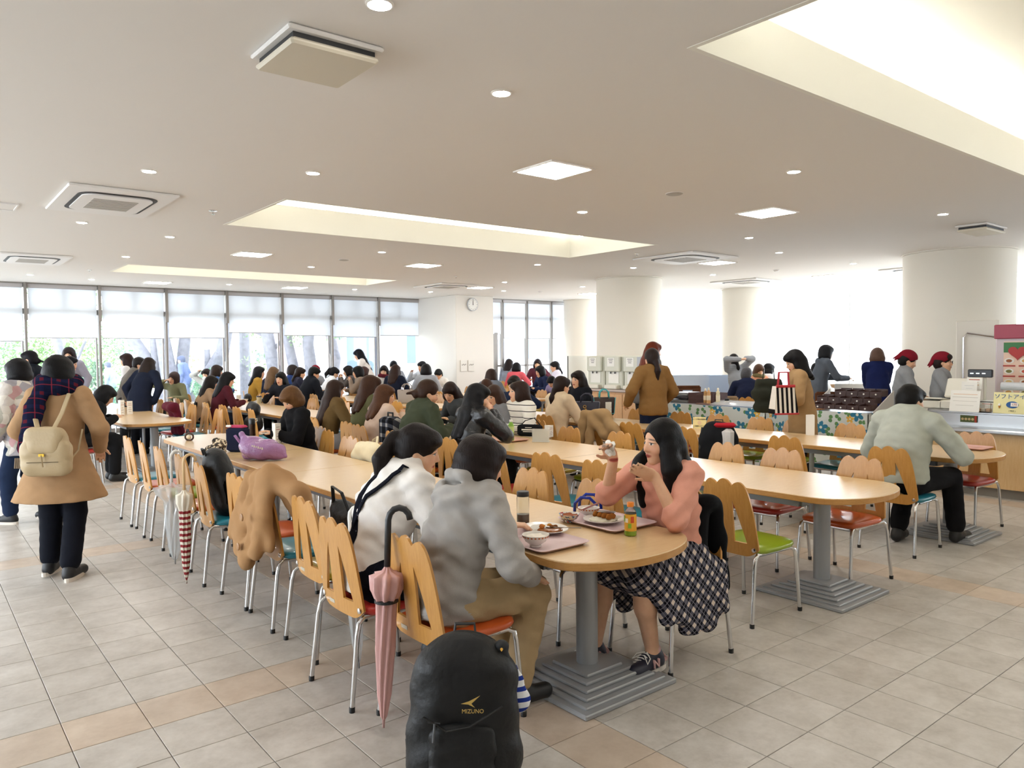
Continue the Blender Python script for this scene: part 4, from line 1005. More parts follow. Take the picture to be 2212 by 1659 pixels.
person('girl with long hair and a dark red scarf facing the camera', 829, 789, ('d', 16.6), 141, 'long', '#1a1215', '#e2e0de', '#333333', hl=.26, scarf='#5e1a26')
person('long brown-haired diner in a navy jacket back to the camera', 855, 787, ('d', 16.0), -60, 'long', '#3a2722', '#1c2234', '#222222', hl=.24, lean=14)
person('dark cap of hair half hidden behind the navy jacket', 850, 779, ('d', 18.4), 150, 'short', '#11131d', '#9aa0ac', '#333333')
person('pale diner lifting chopsticks near the pier', 911, 780, ('d', 18.6), 100, 'short', '#1c1c24', '#d6dbe3', '#444444', arms={1: (.16, .30, 1.0)})
person('grey-topped diner with a bob beside the taupe handbag', 920, 786, ('x', 8.5), -30, 'bob', '#1d1a1e', '#aab0bb', '#444444')
person('diner in white lowering a black ponytailed head before the pier', 947, 797, ('x', 9.65), 95, 'lowpony', '#0f0f12', '#e6e4e0', '#444444', hp=30, lean=24, hy=20)
person('diner wrapped in a grey fur-trimmed hood near the pier', 1062, 797, ('d', 13.6), -62, 'bob', '#3b2a24', '#6c727c', '#30384c', hood=True, lean=18, scarf='#5a5f68', loose=1.8)
person('brown-haired diner below the fur hood', 1052, 818, ('d', 11.0), -70, 'long', '#4a2d20', '#7d7a78', '#333333', hl=.24, lean=16)
person('black-haired diner in a navy jumper before the corner window', 1166, 790, ('d', 16.6), 80, 'bob', '#101016', '#1c2644', '#222222', lean=16, hp=10)
person('diner with a black bob in a coral sweater', 1116, 783, ('d', 18.8), -60, 'bob', '#131217', '#e0646e', '#333333', arms={1: (.22, .34, .8)})
person('grey-topped long-haired diner nearest the glass door', 1100, 773, ('d', 20.2), -70, 'long', '#2a2020', '#8b909c', '#333333', hl=.16)
person('diner in a dark patterned top facing the camera at the corner window', 1161, 775, ('d', 20.0), 130, 'long', '#2d2024', '#5a2c38', '#333333', hl=.20, arms={-1: (-.2, .25, .9)})
person('diner in white with a small black ponytail by the corner window', 1198, 780, ('d', 18.4), 60, 'lowpony', '#1b171b', '#e4dff0', '#444444', hl=.2)
person('dark-haired head bowed low over the table right of the navy jumper', 1191, 812, ('d', 15.2), 100, 'short', '#15131a', '#8f86a8', '#333333', hp=40, lean=32)
# ---------------- left side
tan = person('woman in a flared tan coat walking away with a beige backpack and navy scarf', 127, 768, ('d', 5.45), -32, 'bob', '#0c0b0c', '#ab8864', '#10131d', pose='stand', lean=2, hp=6, kind='coat', hem=.56, flare=.36, loose=1.5, bangs=True, res=.0088, shoe='#151518', wr=.002,
    arms={-1: (-.20, .16, .90), 1: (.21, .16, .90)}, legs={-1: ((-.085, .03, .45), (-.09, -.0, .10)), 1: ((.085, .02, .45), (.095, -.12, .085))})
FLEECE = patches(['#d9d2c8', '#cfc7c0', '#a9a5ab', '#c29a9a', '#e2dcd2', '#b7b4a8'], 12., 'patterned_fleece')
walker = person('dark-fringed walker in a patterned pale fleece and navy trousers leaving at the left edge', 36, 775, ('d', 7.2), 40, 'bob', '#141215', '#cfc7c0', '#1d2a44', topm=FLEECE, pose='stand', lean=4, hp=10, loose=2.4, res=.0105, hem=.66, shoe='#17171a', wr=.004,
    arms={-1: (-.22, .10, .84), 1: (.20, .22, .88)}, legs={-1: ((-.09, .12, .46), (-.09, .10, .085)), 1: ((.09, .05, .46), (.09, -.18, .10))})
person('woman in a black suit jacket with pinned-up hair standing in profile', 62, 757, ('d', 11.8), 62, 'bun', '#15131a', '#1d222c', '#191c24', pose='stand', kind='jacket', collar=True, arms={1: (.18, .14, .86)})
person('standing person with a brown fringe behind the tan coat', 148, 750, ('d', 14.2), 160, 'bob', '#2a1c1c', '#8a8794', '#333344', pose='stand')
person('standing person in dark navy with tied hair beside the tan coat', 152, 769, ('d', 12.4), -110, 'bun', '#15141c', '#1c1d2b', '#191a26', pose='stand')
person('brown-haired woman in a white knit standing with a black folder', 272, 763, ('d', 13.8), 62, 'long', '#331f1c', '#e0dede', '#2b2f3c', pose='stand', hl=.18, lean=4)
person('standing person in a grey fleece leaning over a bag', 301, 771, ('d', 13.2), -120, 'short', '#2a2220', '#77726c', '#3a3a3c', pose='stand', lean=24, hp=10, loose=1.6)
person('person in a long navy coat leaning away over a table', 322, 772, ('d', 12.4), -48, 'long', '#2d211c', '#191f30', '#15161c', pose='stand', lean=26, hp=14, hl=.16, kind='coat', hem=.44, loose=1.4)
person('person dressed in black bending low over the table corner', 228, 832, ('x', 1.98), R, 'long', '#0e0d0f', '#121214', '#141416', hl=.30, lean=34, hp=34, loose=1.6, arms={1: (.18, .40, .77), -1: (-.1, .4, .76)})
person('passer-by in a blue-grey coat outside the second garden bay', 232, 792, ('d', 22.5), 50, 'short', '#8088a0', '#a8b2c8', '#8e9cc0', pose='stand', loose=1.8)
person('passer-by in dark blue with a cap outside the fourth garden bay', 391, 768, ('d', 21.5), 50, 'short', '#6a7490', '#6f7ca6', '#7d88ac', pose='stand', loose=1.8)
# ---------------- right side
person('person in a loose brown sweater with a ponytail walking past the dispensers', 1407, 752, ('d', 9.3), -20, 'lowpony', '#2c1e1a', '#86643a', '#15203c', pose='stand', loose=2.2, hem=.78, hl=.30, lean=3, arms={-1: (-.26, .16, .92), 1: (.22, .18, .90)}, bangs=False)
person('woman with auburn hair and a fringe facing right behind the brown sweater', 1412, 738, ('d', 11.0), -110, 'long', '#7a3218', '#6d6b6a', '#333333', pose='stand', hl=.32, kind='coat')
KNIT = stripes('#a3a6aa', '#8b8f95', 60., .5, 2, 'grey_rib_knit')
person('person in a grey knit standing with both hands behind the head', 1584, 764, ('d', 13.8), -20, 'lowpony', '#1c1716', '#a0a3a7', '#17171b', topm=KNIT, pose='stand', hl=.16, loose=1.3, arms={-1: (-.06, -.14, 1.46), 1: (.08, -.14, 1.48)}, hint={-1: (-1, .1, .3), 1: (1, .1, .3)}, bangs=False)
person('grey-haired man in a navy suit eating with his back turned', 1613, 793, ('d', 12.6), -52, 'short', '#56565a', '#161d36', '#151a2c', kind='jacket', lean=22, hp=16, hy=-20, wide=1.15, collar=True)
person('brown-haired diner in a peach knit with an olive scarf', 1640, 787, ('x', 13.2), 150, 'bob', '#5b3e2c', '#d79a7c', '#3a3570', scarf='#70684a', hp=20)
person('diner with a black bob in fluffy white beside the peach knit', 1662, 785, ('d', 15.8), -120, 'bob', '#121015', '#e8e6e8', '#444444', loose=1.8)
bagw = person('woman in a camel coat digging into a red striped bag held to her chest', 1716, 755, ('d', 8.2), 38, 'long', '#0f0d10', '#a8875f', '#17181d', pose='stand', hl=.18, lean=6, hp=24, hy=14, kind='coat', hem=.52, loose=1.3, arms={-1: (-.08, .22, 1.05), 1: (.06, .24, 1.12)}, hint={-1: (-.9, -.3, -.8)}, res=.011)
person('person in a grey hooded coat carrying a plate, standing by the side windows', 1786, 745, ('d', 12.6), -128, 'bob', '#1a1c22', '#555c66', '#30343c', pose='stand', hood=True, kind='coat', hem=.6, arms={1: (.10, .42, 1.04), -1: (-.10, .42, 1.04)})
person('seated dark head left of the grey hooded coat', 1765, 783, ('d', 14.2), -100, 'short', '#15161c', '#e6ecf2', '#333333')
person('woman in a belted navy coat bending over the table by the windows', 1895, 752, ('d', 11.8), -60, 'bob', '#6b5145', '#16204c', '#15182a', pose='stand', lean=14, hp=24, kind='coat', hem=.52, loose=1.5, arms={1: (.10, .42, .86), -1: (-.10, .42, .86)})
STAFFG = '#8d8f92'
st1 = person('cashier in grey with a maroon kerchief looking down, on the left of the two', 1962, 757, ('d', 9.35), -150, 'short', '#1c1718', STAFFG, '#5a1520', pose='stand', lean=4, hp=24, collar=True, sleeve=0., arms={1: (.10, .32, .96), -1: (-.14, .30, .96)}, res=.011, bangs=False)
st2 = person('cashier in grey with black glasses and a maroon kerchief looking up', 2038, 760, ('d', 9.1), -168, 'short', '#2a1d18', STAFFG, '#5a1520', pose='stand', lean=2, hp=0, hy=6, collar=True, sleeve=0., arms={1: (.06, .34, .98), -1: (-.12, .30, .95)}, res=.011)
# ---------------- things worn
KERCH = fabric('#7c1626', name='kerchief')
for J in (st1, st2, hatp):
    g = Soft(); hd = J['hd']; HRm = J['HR']
    g.ell(hd(0, -.016, .045), (.089, .108, .092), HRm, .02); g.ell(hd(0, .10, -.03), (.12, .10, .075), HRm, .01, -1); g.ell(hd(0, .0, -.075), (.12, .11, .085), HRm, .01, -1)
    g.cap(hd(0, -.10, .03), hd(0, -.17, -.045), .035, .008, .03); g.cap(hd(.02, -.10, .02), hd(.05, -.15, -.06), .03, .008, .02)
    soft('kerchief', g, max(.007, J['res']*.8), KERCH, J['root'])
hd = st2['hd']; m = MB()
for q in (-1, 1):
    m.tube([tuple(hd(q*.033+.024*math.cos(a), .103-.006*abs(math.cos(a)), .0+.016*math.sin(a))) for a in [i*math.pi/6 for i in range(13)]], .0022, 6); m.tube([tuple(hd(q*.057, .097, .006)), tuple(hd(q*.077, .0, .008))], .002, 6)
m.tube([tuple(hd(-.01, .106, .004)), tuple(hd(.01, .106, .004))], .002, 6); m.build('glasses', BLACK, st2['root'])
# tan coat: scarf tail, scarf, backpack
NAVYSC = plaid('#11152a', '#161b36', '#5d1c28', 9., .25, None, '#8a2a34', 'navy_tartan')
g = Soft(); N = tan['N']
for i in range(10):
    a0, a1 = i*math.pi/5, (i+1)*math.pi/5; c = N+V3(0, .0, .03); g.cap(c+V3(.10*math.cos(a0), .09*math.sin(a0), .02*math.sin(2*a0)), c+V3(.10*math.cos(a1), .09*math.sin(a1), .02*math.sin(2*a1)), .055, .055, .03)
g.cap(N+V3(-.05, -.11, .02), N+V3(-.09, -.165, -.12), .06, .055, .03, ((0, 1, 0), .5)); g.cap(N+V3(-.09, -.165, -.12), N+V3(-.12, -.215, -.40), .062, .066, .03, ((0, 1, 0), .5))
soft('scarf', g, .0085, NAVYSC, tan['root'], wr=.003)
fr = MB()
for i in range(11): x = -.19+i*.0135; fr.tube([(N[0]+x, -.212, N[2]-.46), (N[0]+x-.004, -.216, N[2]-.53)], .006, 6)
fr.build('scarf_fringe', fabric('#8a7a68'), tan['root'])
BAGM = plain('#b39b74', .55, 0, 'beige_leather')
k = NT('beige_leather'); k.set(Base_Color=lin('#b7a27e'), Roughness=.5); k.bump(k.noise(k.obj(), 60, 3), .25, .006); BAGM = k.m
def small_pack(root, c):
    t = thing('backpack', 'small beige leather backpack worn on the tan coat', 'backpack', (0, 0, 0)); t.parent = None
    return t
_mw = Matrix.Translation(tan['root'].location) @ Matrix.Rotation(rad(-32), 4, 'Z') @ Matrix.Diagonal((tan['s'], tan['s'], tan['s'], 1))
bp = thing('backpack', 'small beige leather backpack worn over the tan coat', 'backpack'); bp.matrix_world = _mw
g = Soft(); c = V3(.03, -.255, .93)
g.cap(c+V3(-.09, 0, -.10), c+V3(.09, 0, -.10), .075, .075, .05, ((0, 1, 0), .75)); g.cap(c+V3(-.07, 0, .10), c+V3(.07, 0, .10), .065, .065, .08, ((0, 1, 0), .7)); g.cap(c+V3(-.09, 0, .0), c+V3(.09, 0, .0), .078, .078, .05, ((0, 1, 0), .75))
soft('bag_body', g, .009, BAGM, bp, wr=.002)
g = Soft(); g.cap(c+V3(-.065, -.035, .11), c+V3(.065, -.035, .11), .06, .06, .03, ((0, 1, 0), .45)); g.cap(c+V3(-.05, -.05, .03), c+V3(.05, -.05, .03), .05, .05, .03, ((0, 1, 0), .4)); soft('flap', g, .008, BAGM, bp)
m = MB(); m.tube([tuple(c+V3(-.10, -.062, -.07)), tuple(c+V3(.10, -.062, -.07))], .003, 6); m.build('zip', plain('#6d5c3d', .5), bp)
MB().box(tuple(c+V3(.0, -.072, -.02)), (.035, .008, .018)).build('clasp', plain('#c9a544', .3, 1.), bp); MB().tube([tuple(c+V3(.0, -.075, -.02)), tuple(c+V3(.01, -.078, -.10))], .006, 6, flat=.5).build('tassel', BAGM, bp)
for q in (-1, 1): MB().tube([tuple(c+V3(q*.05, .0, .15)), (q*.09, -.15, N[2]-.16), (q*.11, -.08, N[2]-.03), (q*.13, .03, N[2]-.06)], .016, 8, flat=.35).build('shoulder_strap', BAGM, bp)
MB().tube([tuple(c+V3(.10, .0, -.13)), (.19, -.15, .92), (.20, -.10, 1.06)], .009, 6, flat=.5).build('side_strap', BAGM, bp)
# sneakers of the girl in pink
PINKN = plain('#e6b8b4', .6, 0, 'pale_pink'); SOLE = plain('#e7ded2', .7, 0, 'rubber_sole')
for q in (-1, 1):
    a, tt = pink['an'][q], pink['toe'][q]; z0 = a[2]-.085
    m = MB(); pts = []
    for i in range(24):
        an_ = 2*math.pi*i/24; u = math.cos(an_); w = math.sin(an_); L_2 = .125
        pts.append((a[0]+q*.008+w*(.048 if u > 0 else .042), a[1]+.045+u*L_2*1.04))
    m.prism(pts, z0-.001, z0+.022); o = m.build('sole', SOLE, pink['root'])
    for i in range(5): MB().tube([(a[0]-.024, a[1]+.055+.014*i, z0+.088-.008*i), (a[0]+q*.008, a[1]+.057+.014*i, z0+.098-.0085*i), (a[0]+.030, a[1]+.055+.014*i, z0+.088-.008*i)], .0035, 6).build('lace', PAPER, pink['root'])
    for sd in (-1, 1): MB().tube([(a[0]+sd*.006, a[1]+.05, z0+.10), (a[0]+sd*.045, a[1]+.07, z0+.085), (a[0]+sd*.05, a[1]+.095, z0+.065), (a[0]+sd*.012, a[1]+.075, z0+.09)], .003, 6).build('lace_loop', PAPER, pink['root'])
    text('sneaker_letter', 'N', .062, PINKN, pink['root'], (a[0]-.050, a[1]+.03, z0+.050), (90, 0, -90), ext=.006)
    MB().tube([(a[0]-.036, a[1]-.055, z0+.05), (a[0], a[1]-.066, z0+.06), (a[0]+.036, a[1]-.055, z0+.05)], .014, 8).build('heel_patch', PINKN, pink['root'])
    MB().lathe([(.038, 0), (.036, .03)], 16, (a[0], a[1]-.005, z0+.085)).build('sock', PINKN, pink['root'], True)
# shoes details of the tan coat walker: white soles
for q in (-1, 1):
    a = tan['an'][q]; z0 = a[2]-.085; m = MB(); m.prism([(a[0]+q*.01+math.sin(2*math.pi*i/20)*.042, a[1]+.045+math.cos(2*math.pi*i/20)*.13) for i in range(20)], z0-.001, z0+.026); m.build('sole', SOLE, tan['root'])
    a = walker['an'][q]; z0 = a[2]-.085; m = MB(); m.prism([(a[0]+q*.01+math.sin(2*math.pi*i/20)*.042, a[1]+.045+math.cos(2*math.pi*i/20)*.13) for i in range(20)], max(0, z0-.001), z0+.024); m.build('sole', SOLE, walker['root'])
# ================================================================ chairs, drawn up to their sitters
def seated_spots():
    out = []
    for J in PEOPLE:
        if J['P'][2] < .7:
            r = J['root']; c, s = math.cos(r.rotation_euler.z), math.sin(r.rotation_euler.z); s_ = J['s']
            out.append([r.location.x-s*.06, r.location.y+c*.06, math.degrees(r.rotation_euler.z), False, r])
    return out
SPOT = seated_spots()
def seat_rows():
    for key, (where, x, rz, ys, cols, near) in CH.items():
        done = []; lst = []
        for y, c in zip(ys, cols):
            dx = 0
            if isinstance(y, tuple): y, dx = y
            best = None
            for sp in SPOT:
                if sp[3]: continue
                if abs(sp[0]-x) < .5 and abs(sp[1]-y) < .34 and (best is None or abs(sp[1]-y) < abs(best[1]-y)): best = sp
            if best is not None: best[3] = True; lst.append((best[0], best[1], rz if near else best[2], c, True))
            else: lst.append((x+dx, y, rz+random.uniform(-5, 5), c, False))
        taken = [q[1] for q in lst if q[4]]
        lst = [q for q in lst if q[4] or not any(abs(q[1]-y) < .43 for y in taken)]
        lst.sort(key=lambda q: q[1])
        for i, (xx, yy, rr, c, _) in enumerate(lst):
            chair(xx, yy, rr, c, '%s chair %s, beech back and %s seat' % (ORD[i] if i < len(ORD) else 'last', where, c), near)
    for sp in SPOT:
        if not sp[3]: 
            lab = sp[4]['label']; words = lab.split()
            chair(sp[0], sp[1], sp[2], random.choice(_pal), 'chair under the '+' '.join(words[:9]), False)
seat_rows()
# ================================================================ the garden outside
BARK = fabric('#85858d', var=.4, scale=12, bump=.8, name='bark')
LEAFM = {}
def leafm(c):
    if c not in LEAFM:
        k = NT('leaves'); k.set(Base_Color=k.mix(k.noise(k.pos(), 3, 2), lin(c), tuple(min(1, q*1.7) for q in lin(c)[:3])+(1,)), Roughness=.7); LEAFM[c] = k.m
    return LEAFM[c]
def leaf_cloud(name, blobs, n, size, col, parent):
    tot = sum(b[1][0]*b[1][1]*b[1][2] for b in blobs); V_, F_ = [], []
    for c, r in blobs:
        m = max(12, int(n*r[0]*r[1]*r[2]/tot))
        d = RNG.normal(size=(m, 3)); d /= np.linalg.norm(d, axis=1)[:, None]; p = np.array(c)+d*np.array(r)*(RNG.uniform(.55, 1., (m, 1)))
        for q in p:
            a = RNG.normal(size=3); a /= np.linalg.norm(a); b_ = np.cross(a, RNG.normal(size=3)); b_ /= max(1e-6, np.linalg.norm(b_)); s = size*RNG.uniform(.6, 1.3); i = len(V_)
            V_ += [q-a*s, q+b_*s*.45, q+a*s, q-b_*s*.45]; F_.append((i, i+1, i+2, i+3))
    me = bpy.data.meshes.new(name); me.from_pydata([tuple(v) for v in V_], [], F_); o = link(name, me, leafm(col), parent); o['kind'] = 'stuff'; return o
def tree(lab, px, D, limbs, blobs=(), n=900, col='#5d7a4c', size=.09):
    b = onD(px, 900, D); t = thing('tree', lab, 'tree', (b[0], b[1], -.15))
    sx = RT[:2]
    P = lambda p: (sx[0]*p[0]+FW[0]*p[2], sx[1]*p[0]+FW[1]*p[2], p[1]) if len(p) > 2 else (sx[0]*p[0], sx[1]*p[0], p[1])
    for i, (pts, r0, r1) in enumerate(limbs):
        k_ = len(pts); MB().tube([P(p) for p in pts], [r0+(r1-r0)*j/(k_-1) for j in range(k_)], 10).build('trunk' if i == 0 else 'branch', BARK, t, True)
    if blobs: leaf_cloud('foliage', [(P(c), r) for c, r in blobs], n, size, col, t)
    return t
tree('old leaning tree with forked trunks outside the third garden bay', 345, 22, [([(0, 0), (.15, .7), (-.25, 1.5), (-.9, 2.5), (-1.6, 3.8)], .24, .13), ([(.3, 0), (.3, 1.2), (.15, 2.2), (.25, 4.2)], .26, .17), ([(-.05, 1.2), (-.1, 2.4), (-.5, 4)], .14, .08)], [((-1.6, 4.2, 0), (1.6, 1.2, 1.0)), ((.6, 4.5, 0), (1.5, 1., 1.))], 1500)
tree('tree with an upward-sweeping bough outside the fourth garden bay', 400, 22.5, [([(0, 0), (-.05, 1.4), (.1, 2.6), (-.1, 4)], .20, .13), ([(.25, 0), (.5, .8), (1.15, 1.8), (1.35, 2.7), (1.5, 4)], .25, .14), ([(.72, 1.3), (.7, 1.9)], .10, .08)], [((.5, 4.6, 0), (2., 1., 1.))], 900)
tree('pine trunk with flat needle pads outside the fifth garden bay', 588, 22, [([(.2, 0), (.1, 1.2), (-.1, 2.4), (-.2, 4)], .20, .16), ([(.1, 1.9), (.5, 2.3), (1.0, 2.4)], .06, .03), ([(0, 2.2), (-.6, 2.45)], .05, .03)], [((.8, 2.45, 0), (.5, .12, .4)), ((-.55, 2.5, 0), (.45, .12, .4)), ((-.45, 1.5, 0), (.45, .14, .4)), ((0, 4.3, 0), (1.2, .5, 1.))], 1800, '#7c9670', .06)
tree('dark utility-pole-like trunk left of the pine', 532, 24, [([(0, 0), (0, 2), (0, 4.2)], .17, .15), ([(.0, 3.6), (.5, 4.1)], .06, .04)])
tree('crooked cloud-pruned pine outside the sixth garden bay', 665, 22, [([(-.3, 0), (-.35, 1.2), (-.55, 2.2), (-.7, 4)], .16, .12), ([(.0, .2), (.15, 1.1), (.05, 2.0), (.2, 4)], .2, .14), ([(.1, .5), (.75, .8), (.85, 1.6), (.7, 2.3), (.85, 3.6)], .17, .12)], [((-.2, 2.3, 0), (.5, .25, .4)), ((.8, 2.3, 0), (.4, .22, .4)), ((0, 4.2, 0), (1.3, .6, 1.))], 1800, '#7c9670', .06)
tree('thin leaning trunk outside the second garden bay', 126, 23, [([(.5, 0), (.25, 1.4), (-.1, 2.8), (-.4, 4.2)], .15, .10), ([(.3, 1.0), (.9, 2.2)], .07, .04)], [((-.5, 4.3, 0), (1.2, .6, .8))], 700)
def bush(lab, px, D, w, h, z, col, n=2600, size=.07):
    b = onD(px, 900, D); t = thing('bush', lab, 'bush', (b[0], b[1], -.15))
    bl = [((random.uniform(-w, w), random.uniform(-.5, .5), z+random.uniform(-h, h)*.5), (w*.5, .6, h*.5)) for _ in range(7)]
    sx = RT[:2]; leaf_cloud('foliage', [((sx[0]*c[0]+FW[0]*c[1], sx[1]*c[0]+FW[1]*c[1], c[2]), r) for c, r in bl], n, size, col, t)
    MB().tube([(0, 0, 0), (.05, 0, z)], .06, 8).build('trunk', BARK, t)
bush('tall green shrubbery filling the second garden bay', 160, 26, 2.0, 2.4, 1.6, '#6f8c66')
bush('light green shrubbery behind the leaning tree', 270, 27, 1.8, 2.2, 1.7, '#83a06a')
bush('pale shrub at the far left bay', 40, 26, 1.5, 2.0, 1.5, '#86a070')
bush('dark small shrub below the second mullion', 205, 24, .5, 1.0, .7, '#56705a', 900)
def ball(lab, px, D, r, z):
    b = onD(px, 900, D); t = thing('bush', lab, 'bush', (b[0], b[1], -.15)); leaf_cloud('foliage', [((0, 0, z), (r, r, r*.85))], 1500, .05, '#6d9276', t); MB().tube([(0, 0, 0), (0, 0, z)], .05, 8).build('trunk', BARK, t)
ball('clipped round bush under the sweeping bough', 462, 21.5, .62, .85); ball('clipped low bush at the foot of the garden', 255, 22, .6, .4)
# pale buildings behind the garden
def house(lab, px, D, w, h, cols, wins):
    b = onD(px, 900, D); t = thing('building', lab, 'building', (b[0], b[1], -.15), math.degrees(math.atan2(RT[1], RT[0])))
    MB().box((0, 2, h/2), (w, 4, h)).build('facade', plain(cols, .9, 0, 'render_wall'), t)
    for (x, z, ww, hh) in wins:
        q = MB().box((x, -.03, z), (ww+.12, .08, hh+.12)).build('window', plain('#c2c6cc', .7), t); MB().box((x, -.06, z), (ww, .06, hh)).build('pane', plain('#7788a4', .2), q)
house('white apartment house beyond the pine trees', 620, 46, 12, 6, '#dcdcde', [(-2.1, 2.9, 1.3, 1.2), (.9, 3.1, .9, .5), (3.2, 3.1, 1.1, 1.2), (-4.4, 2.9, 1.2, 1.2)])
house('pink-grey annex between the pine and the pole trunk', 560, 34, 1.5, 3.4, '#a88f92', [(.2, 1.7, .5, .4)])
house('pale wing with a recessed entrance at the right garden bays', 860, 26, 3.6, 4.5, '#c9ccd8', [(.6, 1.9, .5, 1.0), (-1.2, 1.8, 1.0, 1.8)])
house('long white house beyond the hedges on the left', 150, 52, 20, 5, '#dedede', [(-4, 2.5, 1.4, 1.3), (0, 2.5, 1.4, 1.3), (4, 2.5, 1.4, 1.3)])
house('white low block seen through the corner window', 1150, 44, 12, 3.4, '#d6d8dd', [(-2, 1.9, 1.4, 1.1), (.5, 1.9, 1.4, 1.1), (3, 1.9, 1.4, 1.1)])
# ================================================================ serving counter and what stands on it
MAPLE = wood('#d8b07a', '#e6c592', .45, (2, 30, 3), 'maple_front', .1)
ct = thing('serving_counter', 'stainless-topped serving counter with maple front at the right', 'counter', (9.2, 1.4, 0))
MB().box((.12, 0, .05), (.72, 4.7, .10)).build('plinth', plain('#8d8880', .6), ct)
for i in range(4): MB().rbox((-.28, -1.73+1.165*i, .39), (.03, 1.155, .58), .003).build('front_panel', MAPLE, ct)
MB().box((.13, 0, .4), (.75, 4.68, .56)).build('carcass', MAPLE, ct)
MB().rbox((-.20, 0, .70), (.36, 4.75, .045), .012).build('tray_rail', STEEL, ct)
MB().box((-.035, 0, .79), (.02, 4.72, .15)).build('upstand', STEEL, ct)
MB().rbox((.24, 0, .865), (.58, 4.75, .035), .01).build('worktop', STEEL, ct)
MB().box((.15, 2.35, .42), (.8, .02, .64)).build('end_panel', MAPLE, ct)
CT = .883
def on_ct(px, py, x=9.2): return onX(px, py, x)
INKC = plain('#b8451f', .8); INKB = plain('#2a2a30', .8); INKBL = plain('#2b5f9e', .7)
def face_frame(o, rz=90): o.rotation_euler = (0, 0, math.radians(rz)); return o     # local -Y looks towards -X
def rot_to_cam(p): return math.degrees(math.atan2(p[1], p[0]))-90
def sheet(name, lab, cat, p, w, h, mat, rz, tilt=0, thick=.006, lines=(), rim=None):
    t = thing(name, lab, cat, p, rz); t.rotation_euler[0] = math.radians(tilt)
    MB().rbox((0, 0, h/2), (w, thick, h), .002).build('board' if thick > .004 else 'paper_sheet', mat, t)
    for (z, wd, hh, m) in lines: MB().box((0, -thick/2-.0006, z*h), (wd*w, .0008, hh*h)).build('print_line', m, t)
    return t
p = on_ct(2186, 893, 9.05); p[2] = CT
t = sheet('ice_cream_sign', 'pale yellow soft ice cream sign with blue lettering on the counter', 'sign', p, .36, .225, plain('#f1e9b0', .7), -90, -8)
text('sign_text', 'ソフトアイス', .058, INKBL, t, (0, -.006, .178)); o = MB().lathe([(.058, 0), (.058, .002)], 28, sy=.62).build('price_oval', INKBL, t)
o.rotation_euler = (rad(90), 0, 0); o.location = (0, -.005, .095)
MB().box((.02, -.009, .097), (.07, .002, .04)).build('price_slip', PAPER, t); text('price_text', '170', .03, INKC, t, (.02, -.011, .097)); text('flavour_text', '( MILK )', .02, INKB, t, (0, -.006, .03))
for q in (-1, 1):
    MB().lathe([(.002, 0), (.012, .03)], 10, (q*.12, -.008, .05)).build('cone_print', plain('#c98a3a', .7), t); MB().lathe([(.014, 0), (.012, .014), (.002, .03)], 10, (q*.12, -.008, .08)).build('ice_print', PAPER, t)
p = on_ct(2082, 890, 9.02); p[2] = CT; sheet('notice_board', 'large white handwritten notice leaning on the counter edge', 'sign', p, .30, .235, PAPER, -90, -12, lines=[(.82, .8, .02, plain('#e0b08a', .8)), (.68, .85, .02, plain('#c8c4bc', .8)), (.5, .8, .015, plain('#c8c4bc', .8)), (.3, .6, .015, plain('#c8c4bc', .8))])
p = on_ct(2093, 850, 9.3); p[2] = CT+.17; sheet('notice_card', 'white card above the large notice', 'sign', p, .16, .15, PAPER, -90, -6, lines=[(.7, .6, .03, plain('#cccccc', .8)), (.5, .4, .02, plain('#cccccc', .8))])
p = on_ct(2104, 833, 9.36); p[2] = CT+.235; sheet('notice_slip', 'notice slip with orange writing under the till display', 'sign', p, .16, .13, PAPER, -92, -6, lines=[(.8, .7, .06, INKC), (.6, .5, .04, INKC), (.35, .6, .04, plain('#d98a4a', .8)), (.18, .4, .04, INKC)])
p = on_ct(2133, 866, 9.12); p[2] = CT+.075; sheet('price_strip', 'narrow white strip with black writing between the notice and the yellow sign', 'sign', p, .20, .055, PAPER, -90, 0, .003, [(.65, .75, .16, INKB), (.25, .5, .1, INKC)])
p = on_ct(2081, 903, 9.0)
t = sheet('menu_strip', 'small menu strip with dish pictures on the counter upstand', 'sign', (9.146, p[1], .76), .17, .075, plain('#5f6a3a', .7), -90, 0, .012)
for i in range(4): o = MB().lathe([(.014, 0), (.014, .002)], 12).build('dish_print', plain('#dcc08a', .7), t); o.rotation_euler = (rad(90), 0, 0); o.location = (-.06+.034*i, -.0065, .035)
MB().box((.072, -.0075, .037), (.022, .002, .07)).build('price_print', plain('#c44a3a', .7), t)
# till
k_ = on_ct(2075, 850, 9.45); t = thing('cash_register', 'cream cash register with tilted screen and dark customer display', 'cash register', (9.42, float(k_[1])-.02, CT), -90)
MB().rbox((.0, .02, .05), (.36, .34, .10), .012).build('till_body', CREAM, t); MB().rbox((-.26, -.02, .045), (.22, .26, .09), .012).build('receipt_drawer', CREAM, t); MB().rbox((-.26, -.02, .105), (.24, .28, .02), .008, R=Matrix.Rotation(rad(-6), 3, 'X')).build('drawer_lid', CREAM, t)
MB().rbox((-.02, .02, .235), (.30, .045, .24), .014, R=Matrix.Rotation(rad(-24), 3, 'X')).build('screen_back', CREAM, t); MB().tube([(0, .02, .1), (0, .02, .2)], .03, 12).build('screen_foot', CREAM, t)
q = MB().rbox((.20, -.02, .41), (.25, .04, .09), .008).build('customer_display', plain('#15181c', .3), t); MB().tube([(.24, 0, .1), (.24, 0, .38)], .016, 10).build('display_pole', CREAM, t)
for i in range(3): MB().box((.12+.06*i, -.042, .41), (.035, .002, .012)).build('display_digits', plain('#2f8f9c', .4, Emission_Strength=.6), q)
